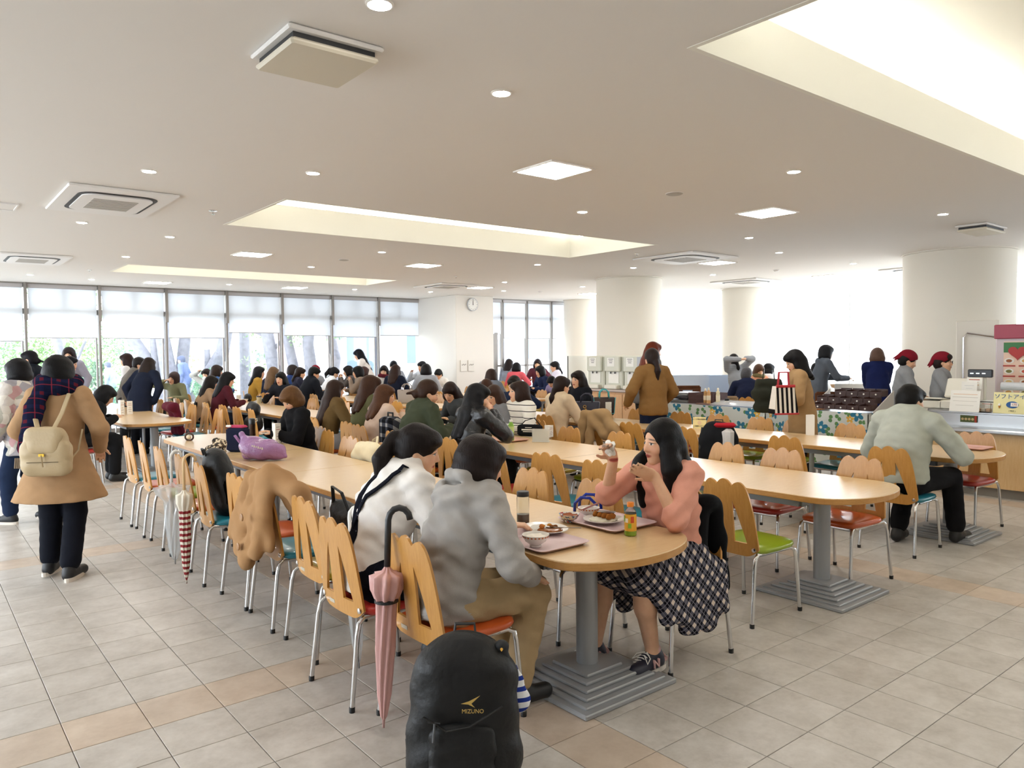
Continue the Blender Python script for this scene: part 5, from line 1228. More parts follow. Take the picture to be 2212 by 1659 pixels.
t = thing('receipt_printer', 'cylinder-fronted white receipt printer right of the till', 'printer', (9.5, 3.0, CT), -90); MB().rbox((0, 0, .1), (.24, .2, .2), .02).build('printer_body', CREAM, t); MB().tube([(-.14, -.02, .27), (.14, -.02, .27)], .045, 18).build('printer_roll_cover', plain('#c9ccd0', .4), t); MB().box((-.05, -.11, .12), (.1, .004, .07)).build('paper_slip', PAPER, t)
t = thing('plastic_box', 'translucent lidded plastic box behind the yellow sign', 'box', (9.28, 2.72, CT), -90); MB().rbox((0, 0, .09), (.34, .2, .18), .012).build('box_body', plain('#dfe2e0', .25, 0, Alpha=.55), t); MB().rbox((0, 0, .19), (.36, .22, .03), .01).build('box_lid', plain('#e9ebe8', .3), t); MB().rbox((0, -.115, .175), (.16, .012, .03), .004).build('handle', plain('#3b4356', .4), t); MB().rbox((0, 0, .06), (.30, .16, .09), .01).build('pink_packets', plain('#d98a86', .6), t)
t = thing('wire_rack', 'low wire rack of small packets on the counter', 'rack', (9.16, 3.22, CT), -90)
for q in (-1, 1): MB().tube([(q*.1, -.05, 0), (q*.1, -.05, .10), (q*.1, .05, .10), (q*.1, .05, 0)], .003, 6).build('wire', CHROME, t)
for i in range(4): MB().rbox((-.07+.045*i, 0, .02), (.04, .07, .035), .005).build('packet', plain(['#d8c9a8', '#cdb08c', '#e0d8cc', '#c9a98c'][i], .6), t)
t = thing('leaflet_stack', 'stack of pale leaflets with a green edge on the counter', 'leaflets', (9.35, 3.12, CT+.0), -90); MB().box((0, 0, .045), (.17, .12, .09)).build('leaflets_body', PAPER, t); MB().box((0, 0, .094), (.17, .12, .008)).build('green_leaflet', plain('#5fae84', .7), t)
# poster stand with the menu pictures
t = thing('menu_poster_stand', 'tall menu stand with a crimson header and dish photos at the right edge', 'menu stand', (10.35, 3.02, 0), -90); W_ = .98
MB().rbox((0, .12, .92), (W_, .22, 1.84), .02).build('stand_body', plain('#cfc3c6', .45), t); MB().rbox((0, .0, 1.77), (W_+.01, .05, .17), .008).build('header', plain('#a02a44', .4), t)
b = MB().box((.03, -.0, 1.28), (W_-.14, .02, .74)).build('poster', plain('#eccdb8', .6), t)
MB().box((.03, -.012, 1.58), (W_-.14, .004, .12)).build('poster_band', plain('#3f7d4c', .6), t)
hp_ = [(.10*(16*math.sin(a)**3)/16, .09*(13*math.cos(a)-5*math.cos(2*a)-2*math.cos(3*a)-math.cos(4*a))/16) for a in [i*2*math.pi/36 for i in range(36)]]
MB().prism(hp_, 0, .006, Matrix.Rotation(rad(90), 3, 'X'), (-.24, -.018, 1.52)).build('heart_print', plain('#b02a26', .5), t)
for r_ in range(4):
    for c_ in range(5):
        q = MB().lathe([(.052, 0), (.052, .004)], 18, sy=.62).build('dish_plate_print', PAPER, t); q.rotation_euler = (rad(90), 0, 0); q.location = (-.33+.165*c_, -.012, 1.42-.125*r_)
        f = MB().lathe([(.032, 0), (.032, .003)], 12, sy=.6).build('dish_food_print', plain(['#9a5a32', '#d2a25c', '#7d7a3a', '#c9523a', '#e0c48a'][(r_*2+c_) % 5], .6), t); f.rotation_euler = (rad(90), 0, 0); f.location = (-.33+.165*c_, -.017, 1.42-.125*r_)
        MB().box((-.33+.165*c_, -.012, 1.36-.125*r_), (.13, .003, .018)).build('dish_name_bar', plain('#b4493c', .6), t)
t = thing('clip_lamp', 'white lamp on a black clip on top of the menu stand', 'lamp', (10.3, 3.12, 1.84), -60); MB().rbox((0, 0, .03), (.07, .06, .06), .01).build('clip', BLACK, t); MB().tube([(0, 0, .05), (.05, 0, .08), (.1, 0, .06), (.14, 0, .10)], .012, 8).build('arm', BLACK, t); MB().rbox((.17, 0, .15), (.03, .16, .19), .01, R=Matrix.Rotation(rad(-14), 3, 'Y')).build('lamp_plate', WHITE, t)
t = thing('wall_cabinet', 'flat cream cabinet on the thick column with a chrome rail', 'cabinet', (11.32, 4.05, 0), -70); MB().rbox((0, 0, 1.35), (.5, .05, 1.2), .01).build('cabinet_face', COLM, t); MB().tube([(-.16, -.06, .9), (-.16, -.06, 1.72), (-.12, -.06, 1.78), (.2, -.06, 1.72)], .012, 8).build('rail', CHROME, t)

# ================================================================ islands with flowered cloths
def floral():
    k = NT('floral_cloth'); x, y, z = k.xyz(k.obj()); h = k.math('ADD', x, y)
    cb = k.n('ShaderNodeCombineXYZ'); k.l(h, cb.inputs[0]); k.l(z, cb.inputs[1]); c = lin('#cfd4cf'); col = None
    def flowers(prev, scale, off, rgb, pet, r0, r1, thr, lo, hi):
        m = k.mapping(cb.outputs[0], scale=(scale, scale, 1), loc=(off, off*1.7, 0))
        v = k.n('ShaderNodeTexVoronoi', voronoi_dimensions='2D'); v.inputs['Scale'].default_value = 1.; v.inputs['Randomness'].default_value = .75; k.l(m, v.inputs['Vector'])
        d = k.n('ShaderNodeVectorMath', operation='SUBTRACT'); k.l(m, d.inputs[0]); k.l(v.outputs['Position'], d.inputs[1]); s = k.xyz(d.outputs[0])
        rnd = k.xyz(v.outputs['Color'])
        ang = k.math('ADD', k.math('ARCTAN2', s[1], s[0]), k.math('MULTIPLY', rnd[1], 6.28)); rr = k.math('SQRT', k.math('ADD', k.math('MULTIPLY', s[0], s[0]), k.math('MULTIPLY', s[1], s[1])))
        lim = k.math('ADD', r0, k.math('MULTIPLY', k.math('ABSOLUTE', k.math('COSINE', k.math('MULTIPLY', ang, pet/2))), r1))
        on = k.math('MULTIPLY', k.math('LESS_THAN', rr, lim), k.math('MULTIPLY', k.math('GREATER_THAN', rnd[0], lo), k.math('LESS_THAN', rnd[0], hi)))
        out = k.mix(on, prev, lin(rgb)); eye = k.math('MULTIPLY', on, k.math('LESS_THAN', rr, r0*.45)); return k.mix(eye, out, lin('#dfe0d2'))
    c = flowers(c, 7.5, .3, '#5f8a55', 2., .04, .30, 0, .0, .75); c = flowers(c, 6., 4.1, '#e0b04e', 5., .14, .16, 0, .45, .95); c = flowers(c, 4.3, 8.7, '#2f7896', 5., .16, .20, 0, .1, .85)
    k.set(Base_Color=c, Roughness=.85); k.bump(k.noise(k.obj(), 8, 2), .2, .01); return k.m
FLORAL = floral()
def island(lab, x0, x1, y0, y1, h):
    t = thing('serving_island', lab, 'cart', ((x0+x1)/2, (y0+y1)/2, 0)); w, d = x1-x0, y1-y0
    MB().rbox((0, 0, h-.015), (w, d, .03), .012).build('island_top', plain('#c9ccd2', .25, .3), t)
    m = MB()
    def wall(a, b):
        n = max(6, int(math.dist(a, b)/.05)); nx, ny = (b[1]-a[1]), -(b[0]-a[0]); L_ = math.hypot(nx, ny); nx, ny = nx/L_, ny/L_
        m.surf(lambda u, v: (a[0]+(b[0]-a[0])*u+nx*(.012*math.sin(u*n*1.1)*(1-v)+.01), a[1]+(b[1]-a[1])*u+ny*(.012*math.sin(u*n*1.1)*(1-v)+.01), .16+(h-.16)*v), n, 6)
    wall((-w/2, d/2), (-w/2, -d/2)); wall((-w/2, -d/2), (w/2, -d/2)); wall((w/2, -d/2), (w/2, d/2)); wall((w/2, d/2), (-w/2, d/2)); m.build('floral_cloth', FLORAL, t, True)
    for a in (-1, 1):
        for b in (-1, 1): MB().tube([(a*(w/2-.05), b*(d/2-.05), .0), (a*(w/2-.05), b*(d/2-.05), .3)], .02, 8).build('leg', GREYPAINT, t)
    return t
island('long condiment island wrapped in a blue-flowered cloth', 8.4, 9.05, 5.4, 7.12, .84)
island('short cutlery island with the same blue-flowered cloth beside the striped bag', 8.6, 9.15, 4.2, 4.86, .84)
t = thing('glass_cover', 'clear curved cover lying on the right half of the condiment island', 'cover', (8.72, 5.85, .84)); MB().surf(lambda u, v: (-.28+.56*u, -.42+.84*v, .012+.05*math.sin(math.pi*u)), 14, 4).build('cover_shell', plain('#e8eef4', .12, 0, Alpha=.5), t, True); MB().rbox((0, 0, .006), (.5, .8, .012), .004).build('tray_plate', plain('#9fb2cc', .2, .4), t)
# squeeze bottles on a small tray
p = onX(1540, 868, 8.55); t = thing('bottle_tray', 'small brown tray under the squeeze bottles', 'tray', (8.62, float(p[1]), .842)); MB().rbox((0, 0, .008), (.3, .46, .016), .006).build('tray_plate', plain('#7b5a50', .5), t)
def squeeze(y, x, col, lab, h=.2, r=.028):
    t = thing('squeeze_bottle', lab, 'bottle', (x, y, .858)); MB().lathe([(r, 0), (r, h*.55), (r*.8, h*.62), (r*.95, h*.72), (r*.5, h*.8), (r*.45, h*.84)], 16).build('bottle_body', plain(col, .35), t, True, 40); MB().lathe([(r*.5, 0), (r*.5, h*.12), (r*.2, h*.16)], 12, (0, 0, h*.84)).build('cap', plain('#f2ead6', .5), t); MB().lathe([(r*1.02, h*.2), (r*1.02, h*.5)], 16, cap=False).build('label_band', plain('#f0e4c8', .7), t)
yb = float(p[1]); squeeze(yb+.16, 8.60, '#b98a4e', 'brown sauce squeeze bottle at the left of the condiment tray'); squeeze(yb+.07, 8.55, '#d8a56a', 'orange dressing bottle in the middle of the condiment tray', .215); squeeze(yb+.02, 8.70, '#c9594a', 'small red-capped bottle behind the dressing bottles', .16, .02); squeeze(yb-.06, 8.58, '#e6d9b0', 'cream dressing bottle at the right of the condiment tray', .215)
t = thing('spice_jar', 'small black-and-white jar right of the dressing bottles', 'jar', (8.6, yb-.19, .842)); MB().lathe([(.028, 0), (.028, .06)], 14).build('jar_body', WHITE, t); MB().lathe([(.03, 0), (.03, .03)], 14, (0, 0, .06)).build('lid', BLACK, t)
for i, (y, z) in enumerate(((6.55, .84), (6.55, .915))):
    t = thing('brown_crate', ['lower', 'upper'][i]+' dark brown crate stacked on the condiment island', 'crate', (8.78, y, z)); m = MB(); CR = plain('#4a2a22', .5)
    m.box((0, 0, .004), (.34, .40, .008))
    for a, b, w, d in ((-.17, 0, .01, .4), (.17, 0, .01, .4), (0, -.2, .34, .01), (0, .2, .34, .01)): m.box((a, b, .037), (w, d, .074))
    m.build('crate_walls', CR, t); MB().rbox((-.178, 0, .045), (.012, .12, .02), .003).build('crate_grip', CR, t)
for i in range(3):
    t = thing('tray_pile', ['bottom', 'middle', 'top'][i]+' grey tray of the pile left on the condiment island', 'tray', (8.80, 6.93, .842+.05*i)); MB().rbox((0, 0, .02), (.38, .34, .04), .012).build('tray_body', plain(['#8d8a86', '#3b3334', '#a8a5a0'][i], .4), t); MB().rbox((0, 0, .035), (.4, .36, .008), .003).build('tray_rim', plain('#6f6c6a', .4), t)
# cutlery rack
t = thing('cutlery_rack', 'tilted dark brown cutlery rack with white-tagged compartments', 'rack', (8.86, 4.53, .845), 0); CR = plain('#3c211b', .45)
Rk = Matrix.Rotation(rad(-24), 3, 'Y')
for r_ in range(3):
    for c_ in range(5 if r_ < 2 else 4):
        x, y, z = -.17+.16*r_, -.29+.145*c_+(.03 if r_ else 0), .05+.075*r_; m = MB()
        m.box((x, y, z-.028), (.15, .135, .006))
        for a, b, w, d, hh in ((-.075, 0, .008, .135, .055), (.075, 0, .008, .135, .085), (0, -.068, .15, .007, .07), (0, .068, .15, .007, .07)): m.box((x+a, y+b, z+hh/2-.03), (w, d, hh))
        q = m.build('compartment', CR, t); g = MB().lathe([(.010, 0), (.010, .004)], 12).build('tag', PAPER, q); g.rotation_euler = (0, rad(-90), 0); g.location = (x-.08, y, z-.005)
        for s_ in range(3): MB().tube([(x-.05, y-.03+.03*s_, z-.015), (x+.08, y-.03+.03*s_, z+.02)], .004, 5).build('cutlery', plain('#6e5a48' if c_ % 2 else '#4e2b20', .4), q)
for yy in (-.38, .41): MB().prism([(-.26, 0), (.26, 0), (.26, .24)], -.005, .005, Matrix.Rotation(rad(90), 3, 'X'), (0, yy, 0)).build('rack_side', plain('#c9c6c0', .5), t)

# ================================================================ water dispensers
yL, yR = 9.86, 8.25
t = thing('dispenser_counter', 'maple cabinet counter under the three water dispensers', 'counter', (9.72, (yL+yR)/2, 0), 0); Ld = yL-yR+.1
for i in range(3): MB().rbox((-.29, -Ld/2+Ld/3*(i+.5), .45), (.02, Ld/3-.01, .8), .003).build('cabinet_door', wood('#c99a6c', '#d8ae82', .5, (3, 20, 3), 'pink_maple'), t)
MB().box((0, 0, .45), (.56, Ld, .86)).build('cabinet_body', wood('#c99a6c', '#d8ae82', .5, (3, 20, 3), 'pink_maple'), t); MB().rbox((-.01, 0, .905), (.62, Ld+.04, .035), .008).build('counter_top', plain('#c3b3ac', .4), t)
DISP = plain('#d3d3c4', .45, 0, 'dispenser_plastic')
for i in range(3):
    yy = yL-.30-.44*i; t = thing('water_dispenser', ['leftmost', 'middle', 'rightmost'][i]+' boxy beige water dispenser with paper notices before the round column', 'water dispenser', (9.75, yy, .923), -90)
    MB().rbox((0, .02, .29), (.42, .36, .58), .02).build('dispenser_body', DISP, t); MB().rbox((0, -.185, .44), (.36, .06, .27), .015).build('upper_front', DISP, t); MB().rbox((0, -.2, .04), (.30, .12, .07), .012).build('drip_tray', CREAM, t); MB().box((0, -.165, .2), (.24, .008, .19)).build('back_notice', PAPER, t)
    MB().box((-.02, -.217, .47), (.17, .003, .15)).build('notice', PAPER, t)
    for j in range(3): MB().box((-.02, -.2195, .52-.03*j), (.11-.02*j, .001, .009)).build('notice_print', plain('#5f5f66', .8), t)
    for j in (-1, 1): MB().tube([(j*.05, -.19, .31), (j*.05, -.19, .27)], .012, 8).build('tap', plain('#555555', .4), t)
t = thing('pinboard', 'grey pinboard with a yellow and red flyer beside the dispensers', 'board', (9.45, 8.28, .923), -90); MB().rbox((0, 0, .28), (.36, .02, .56), .004).build('board_panel', plain('#b4b9c0', .5), t); MB().box((-.04, -.012, .36), (.17, .003, .18)).build('flyer', plain('#e8c95a', .7), t); MB().box((-.04, -.014, .42), (.17, .003, .05)).build('flyer_head', plain('#d8663a', .7), t)
t = thing('glass_screen', 'thin black-edged clear screen left of the dispensers', 'screen', (9.5, 9.92, .923)); MB().box((0, 0, .29), (.5, .008, .58)).build('screen_pane', plain('#dfe8e4', .1, 0, Alpha=.25), t); MB().tube([(-.25, 0, 0), (-.25, 0, .58)], .008, 6).build('screen_edge', BLACK, t)

# ================================================================ clock and switch plates on the pier
p = onY(1020, 658, 15.38); t = thing('wall_clock', 'round white wall clock showing twelve on the pier', 'clock', (float(p[0]), 15.39, float(p[2])))
def disc(r, d, y, mat, nm, par): o = MB().lathe([(r, 0), (r, d)], 40).build(nm, mat, par, True, 40); o.rotation_euler = (rad(90), 0, 0); o.location = (0, y, 0); return o
disc(.16, .04, 0, plain('#b9bcc2', .4), 'rim', t); disc(.145, .044, 0, WHITE, 'dial', t)
for i in range(12): a = i*math.pi/6; MB().box((.122*math.sin(a), -.046, .122*math.cos(a)), (.008, .003, .02 if i % 3 == 0 else .012)).build('hour_mark', INKB, t)
MB().box((0, -.048, .035), (.010, .003, .09)).build('hour_hand', INKB, t); MB().box((.002, -.05, .05), (.006, .003, .13)).build('minute_hand', INKB, t); disc(.008, .052, 0, INKB, 'pin', t)
for i, px in enumerate((1002, 1018)):
    p = onY(px, 790, 15.38); t = thing('switch_plate', ['left', 'right'][i]+' white switch plate low on the clock pier', 'switch', (float(p[0]), 15.39, float(p[2]))); MB().rbox((0, -.006, 0), (.19, .014, .28), .004).build('plate', plain('#e6e2da', .5), t)
    for j in range(4): MB().rbox((-.05+.034*j, -.016, .02+.012*(j % 2)), (.018, .008, .03), .002).build('switch', plain('#8f8d88', .5), t)

# ================================================================ wicker chairs by the side windows
WICK = fabric('#5d3a26', var=.5, scale=40, bump=1., name='wicker'); WICKL = fabric('#a98d6e', var=.4, scale=40, bump=1., name='wicker_pale')
def wicker(lab, px, D, rz, mat, low=.88):
    b = onD(px, 850, D); t = thing('wicker_chair', lab, 'chair', (b[0], b[1], 0), rz, 'wicker chairs'); H = low
    for i in range(11):
        z = .48+(H-.48)*i/10
        if 7 <= i <= 8:
            for s in (-1, 1): MB().rbox((s*.16, -.25-.06*(z-.45), z), (.14, .03, .04), .008).build('woven_band', mat, t)
        else: MB().rbox((0, -.25-.06*(z-.45), z), (.46, .03, .042), .008).build('woven_band', mat, t)
    for s in (-1, 1):
        MB().tube([(s*.22, -.24, .0), (s*.23, -.27, H)], .018, 8).build('back_post', mat, t); MB().tube([(s*.22, .22, 0), (s*.22, .22, .44)], .018, 8).build('leg', mat, t); MB().tube([(s*.24, -.26, .66), (s*.25, .2, .64), (s*.22, .22, .44)], .018, 8).build('armrest', mat, t)
    MB().rbox((0, 0, .44), (.46, .48, .05), .02).build('seat', mat, t); MB().rbox((0, .0, .475), (.42, .42, .04), .018).build('seat_cushion', plain('#d8d2c4', .8), t)
wicker('pale wicker chair with a hand hole behind the squeeze bottles', 1555, 11.2, -52, WICKL, .90); wicker('dark wicker chair behind the pile of trays', 1462, 11.6, -40, WICK); wicker('dark wicker chair with the cream cloth over its back', 1510, 11.4, 60, WICK, .86); wicker('brown wicker chair left of the navy coat', 1780, 12.4, -40, WICK); wicker('brown wicker chair touching the navy coat', 1832, 11.4, -36, WICK, .84); wicker('dark wicker chair right of the navy coat', 1918, 10.7, 50, WICK, .86); wicker('wicker chair by the window behind the brown sweater', 1492, 14, 140, WICK, .9)
wicker('far wicker chair beyond the grey hooded coat', 1800, 14.6, -40, WICKL, .9)
b = onD(1514, 842, 11.2); t = thing('cream_cloth', 'cream cloth thrown over a wicker chair back', 'cloth', (b[0], b[1], 0), -40)
g = Soft(); g.cap((-.12, 0, .88), (.12, 0, .88), .035, .035, .03); g.cap((-.1, -.03, .86), (-.13, -.06, .60), .03, .03, .06); g.cap((.1, -.03, .86), (.15, -.06, .58), .03, .03, .06); g.cap((0, -.03, .86), (0, -.06, .60), .035, .035, .06); g.cap((0, .03, .86), (0, .05, .7), .04, .04, .06); soft('cloth_body', g, .014, fabric('#dcd2bd'), t, wr=.003)
for i, (px, D) in enumerate(((1490, 16.2), (1577, 16.0))):
    b = onD(px, 815, D); t = thing('low_screen', ['left', 'right'][i]+' low frosted screen before the side windows', 'screen', (b[0], b[1], 0), -50+i*6); MB().rbox((0, 0, .75), (.85, .03, .62), .006).build('screen_panel', plain('#b4bfd0', .35) if i == 0 else plain('#9db0cc', .35), t); MB().box((0, 0, .45), (.85, .05, .03)).build('screen_rail', GREYPAINT, t)
    for s in (-1, 1): MB().box((s*.4, 0, .3), (.04, .3, .6)).build('foot', GREYPAINT, t)
b = onD(1840, 860, 13); t = thing('white_table', 'white-clothed table the navy coat bends over', 'table', (b[0], b[1], 0), -50); MB().rbox((0, 0, .7), (1.1, .7, .04), .01).build('tabletop', WHITE, t); MB().rbox((0, -.34, .85), (.7, .02, .3), .005).build('menu_board', PAPER, t)
for a in (-1, 1):
    for b_ in (-1, 1): MB().tube([(a*.5, b_*.3, 0), (a*.5, b_*.3, .7)], .02, 8).build('leg', GREYPAINT, t)
# ================================================================ lunch on the near table
TZ = .701
TRAY = plain('#d9bfc0', .38, 0, 'pink_melamine'); CHINA = plain('#f3efe8', .22, 0, 'porcelain')
def tray(lab, x, y, w, d, rz=0, mat=TRAY, z=TZ):
    t = thing('serving_tray', lab, 'tray', (x, y, z), rz); m = MB(); a, b, c = roundrect(w, d, .04), roundrect(w-.05, d-.05, .03), roundrect(w-.012, d-.012, .036); n = len(a)
    m.add([(p, q, .016) for p, q in a]+[(p, q, .019) for p, q in c]+[(p, q, .006) for p, q in b], [(i, (i+1) % n, n+(i+1) % n, n+i) for i in range(n)]+[(n+i, n+(i+1) % n, 2*n+(i+1) % n, 2*n+i) for i in range(n)]+[tuple(range(2*n, 3*n))])
    m.add([(p, q, .016) for p, q in a]+[(p, q, .0) for p, q in b], [((i+1) % n, i, n+i, n+(i+1) % n) for i in range(n)]+[tuple(range(2*n-1, n-1, -1))]); m.build('tray_body', mat, t, True, 50); return t
tray('pink tray before the grey hoodie with bowl and oval plate', 2.27, 2.65, .31, .42); tray('pink tray before the girl in pink with three dishes', 2.79, 2.71, .33, .43)
SPOT_M = plain('#c9713a', .5)
def bowl(lab, px, py, r, h, rim, z=TZ+.008, fill=None, pat=None):
    p = onZ(px, py, z); t = thing('bowl', lab, 'bowl', (p[0], p[1], z)); pr = [(r*.42, 0), (r*.45, .008), (r*.40, .010), (r*.75, h*.45), (r, h), (r*.96, h), (r*.72, h*.48), (r*.3, h*.25)]
    MB().lathe(pr, 28, cap=True).build('bowl_body', pat or CHINA, t, True, 60)
    if rim:
        for i in range(22):
            a = 2*math.pi*i/22; o = MB().box((0, 0, 0), (.0016, .008, .006)).build('rim_dot', SPOT_M, t); o.location = (r*.955*math.cos(a), r*.955*math.sin(a), h*.86); o.rotation_euler = (0, rad(22), a)
    if fill: g = Soft(); g.ell((0, 0, h*.72), (r*.80, r*.80, h*.26), None, .01); soft('food', g, .006, fill, t, wr=.003, wf=120)
    return t, p
RICE = fabric('#f1eee6', var=.06, scale=60, bump=.6, name='rice')
bowl('white bowl with an orange dotted rim on the hoodie girl\'s tray', 1157, 1180, .062, .055, True, fill=plain('#efe6d6', .5)); bw, bpnt = bowl('rice bowl with red chopsticks across it', 1272, 1116, .058, .05, True, fill=RICE)
k = NT('blue_red_print'); v = k.n('ShaderNodeTexVoronoi'); v.inputs['Scale'].default_value = 90; k.l(k.obj(), v.inputs['Vector']); q = k.xyz(v.outputs['Color']); k.set(Base_Color=k.ramp(q[0], [(0, '#e6e2dc'), (.35, '#5f7a9c'), (.6, '#dcd6cf'), (.8, '#b05048')]), Roughness=.25)
for n_ in k.t.nodes:
    if n_.type == 'VALTORGB': n_.color_ramp.interpolation = 'CONSTANT'
bowl('small six-sided side-dish bowl with blue and red print', 1230, 1127, .054, .042, False, pat=k.m, fill=fabric('#9a5a3a', var=.5, name='stewed_dish'))
t = thing('chopsticks', 'red chopsticks laid over the rice bowl', 'chopsticks', (bpnt[0], bpnt[1], TZ+.062), 20)
for s_ in (-1, 1): MB().tube([(-.09, s_*.005-.01, .001), (.12, s_*.003-.02, .007)], [.002, .0035], 6).build('chopstick', plain('#8e2a26', .35), t)
def plate(lab, px, py, rx, ry, rz=0):
    p = onZ(px, py, TZ+.008); t = thing('plate', lab, 'plate', (p[0], p[1], TZ+.008), rz); MB().lathe([(.5, 0), (.52, .004), (.74, .008), (1., .02), (.99, .022), (.72, .011), (.3, .008)], 40, sx=rx, sy=ry).build('plate_body', CHINA, t, True, 60); return t
pl1 = plate('white oval plate of curry on the hoodie girl\'s tray', 1178, 1148, .10, .125)
g = Soft(); g.ell((-.005, .03, .014), (.055, .05, .014), None, .01); soft('rice', g, .005, RICE, pl1, wr=.002, wf=150)
g = Soft(); g.ell((.01, -.015, .013), (.062, .075, .010), None, .01); soft('curry', g, .005, plain('#8a4f1c', .25), pl1, wr=.002, wf=90)
for i in range(7):
    g = Soft(); g.ell((0, 0, 0), (.014, .011, .009), None, .004); o = soft('curry_chunk', g, .004, fabric(['#a8632a', '#c2812f', '#7d4a22'][i % 3]), pl1); o.location = (random.uniform(-.03, .04), random.uniform(-.07, .03), .024)
t = thing('spoon', 'steel spoon resting on the curry plate', 'spoon', (pl1.location.x+.02, pl1.location.y-.04, TZ+.032), 205); MB().tube([(0, .0, .0), (.0, .06, .004), (0, .14, .010)], [.003, .0025, .004], 8).build('spoon_handle', CHROME, t); MB().lathe([(.001, 0), (.014, .003), (.016, .006)], 14, (0, -.02, -.004), sy=1.5).build('spoon_bowl', CHROME, t)
pl2 = plate('round plate with a fried cutlet over shredded cabbage', 1304, 1128, .105, .105)
g = Soft(); g.ell((0, 0, .016), (.075, .065, .014), None, .01); soft('shredded_cabbage', g, .005, fabric('#ece6d0', var=.1, bump=.8), pl2, wr=.003, wf=160)
for i in range(4):
    g = Soft(); g.ell((0, 0, 0), (.046, .0165, .015), None, .01); o = soft('cutlet_slice', g, .005, fabric('#a5672a', var=.45, bump=1.), pl2, wr=.002, wf=140); o.location = (.005, -.045+.031*i, .036); o.rotation_euler = (.3, .06, .25)
MB().rbox((.02, .0, .05), (.05, .09, .004), .002, rz=30).build('sauce_glaze', plain('#4a2a18', .2), pl2)
# drinks
PETM = plain('#f2f4ee', .05, 0, 'clear_pet', Transmission_Weight=.9, IOR=1.2)
p = onZ(1362, 1156, TZ); t = thing('tea_bottle', 'warm tea bottle with an orange cap and green label at the table end', 'bottle', (p[0], p[1], TZ))
MB().lathe([(.026, 0), (.0295, .004), (.0295, .02), (.028, .024)], 24).build('tea_base', plain('#8fae2a', .15, 0, Transmission_Weight=.3), t, True, 40); MB().lathe([(.0288, .024), (.0292, .04), (.0292, .09), (.028, .105)], 24, cap=False).build('wrap_label', plain('#f0b63c', .4), t, True)
MB().lathe([(.0288, .105), (.027, .112), (.021, .126), (.0135, .134), (.0135, .14)], 24, cap=False).build('bottle_shoulder', PETM, t, True); MB().lathe([(.0165, 0), (.0165, .019), (.015, .021)], 20, (0, 0, .138)).build('cap', plain('#f08a1e', .4), t, True, 40)
for a, c, z, hh in ((150, '#7fae2c', .082, .03), (215, '#8cbf3a', .05, .022), (185, '#fdf6e0', .075, .02), (240, '#d8542a', .08, .03)):
    R_m = Matrix.Rotation(rad(a), 3, 'Z'); MB().rbox(tuple(R_m @ Vector((.0292, 0, z))), (.001, .016, hh), .0004, R=R_m).build('label_print', plain(c, .5), t)
p = onZ(1130, 1136, TZ); t = thing('glass_bottle', 'clear bottle with black cap half full of dark tea', 'bottle', (p[0], p[1], TZ)); MB().lathe([(.030, 0), (.032, .004), (.032, .145), (.029, .152)], 28, cap=False).build('bottle_wall', PETM, t, True, 40); MB().lathe([(.0305, .002), (.0305, .062)], 28).build('tea', plain('#7a2f12', .1, 0, Transmission_Weight=.35), t, True, 40); MB().lathe([(.031, 0), (.031, .022), (.029, .025)], 28, (0, 0, .152)).build('cap', plain('#2a2a2c', .45), t, True, 40)
# ---- the joined table section
def tpx(px, py, x):      # the picture point of the spot on a table row's centre line
    y = float(onX(px, py, x)[1]); y = min(max(y, 10.2), 15.7) if x < 8 else y; q = np.array([x, y, TZ])-EYEP; w = q@FW; return 1106+FPX*(q@RT)/w, 829.5-FPX*(q@UP)/w
def card(lab, px, py, z, h=.2, w=.085, rz=30, txt=None):
    p = onZ(px, py, z); t = thing('menu_card', lab, 'menu card', (p[0], p[1], z), rz); r_ = w/math.sqrt(3)
    MB().prism([(r_*math.cos(a), r_*math.sin(a)) for a in (math.pi/2, math.pi/2+2.094, math.pi/2+4.189)], 0, h).build('card_prism', PAPER, t)
    for i, (z_, w_) in enumerate(((.82, .6), (.7, .7), (.5, .3), (.36, .6), (.22, .5))): MB().box((0, -r_*.5-.0006, h*z_), (w*w_, .0006, h*.025)).build('card_print', plain('#9a8f8a' if i != 1 else '#b05a4a', .8), t)
    return t
card('white triangular menu card beside the purple bag', 597, 958, TZ); card('white menu card before the black-clad person, right one', 279, 895, TZ, .2, .085, 20); card('printed menu card before the black-clad person, left one', 262, 898, TZ, .23, .085, 40)
card('menu card standing on the third-row table with crane prints', 1752, 940, TZ, .21, .09, 40); card('plain white menu card by the navy tote', 1316, 903, TZ, .21, .085, 35); card('white menu card behind the clear stand', 1186, 944, TZ, .12, .09, 20); card('menu card on the table before the bun-haired woman', *tpx(869, 890, 6.9), TZ, .2, .085, 30); card('menu card on the far middle-row table', *tpx(515, 862, 4.62), TZ, .17, .085, 30); card('menu card at the garden end of the middle row', *tpx(411, 850, 4.62), TZ, .2, .09, 20)
k = NT('purple_plastic'); k.set(Base_Color=lin('#a070a4'), Roughness=.22, Specular_IOR_Level=.6, Coat_Weight=.3); k.bump(k.noise(k.obj(), 14, 5, .7), .8, .03); PURP = k.m
p = onZ(568, 993, TZ); t = thing('plastic_bag', 'shiny purple plastic bag stuffed with shopping on the table', 'bag', (p[0], p[1], TZ), -52)
g = Soft(); g.ell((.0, 0, .085), (.20, .13, .085), None, .03); g.ell((-.10, .02, .12), (.10, .10, .07), None, .04); g.cap((-.14, 0, .05), (-.19, 0, .21), .06, .03, .04, ((0, 1, 0), .6)); g.cap((.14, 0, .06), (.21, 0, .03), .06, .02, .04); g.cut((0, 0, 0), (0, 0, 1), .01)
soft('bag_body', g, .009, PURP, t, wr=.006, wf=34); MB().tube([(-.20, -.02, .14), (-.26, .0, .20), (-.22, .04, .12)], .012, 6, flat=.3).build('handle', PURP, t)
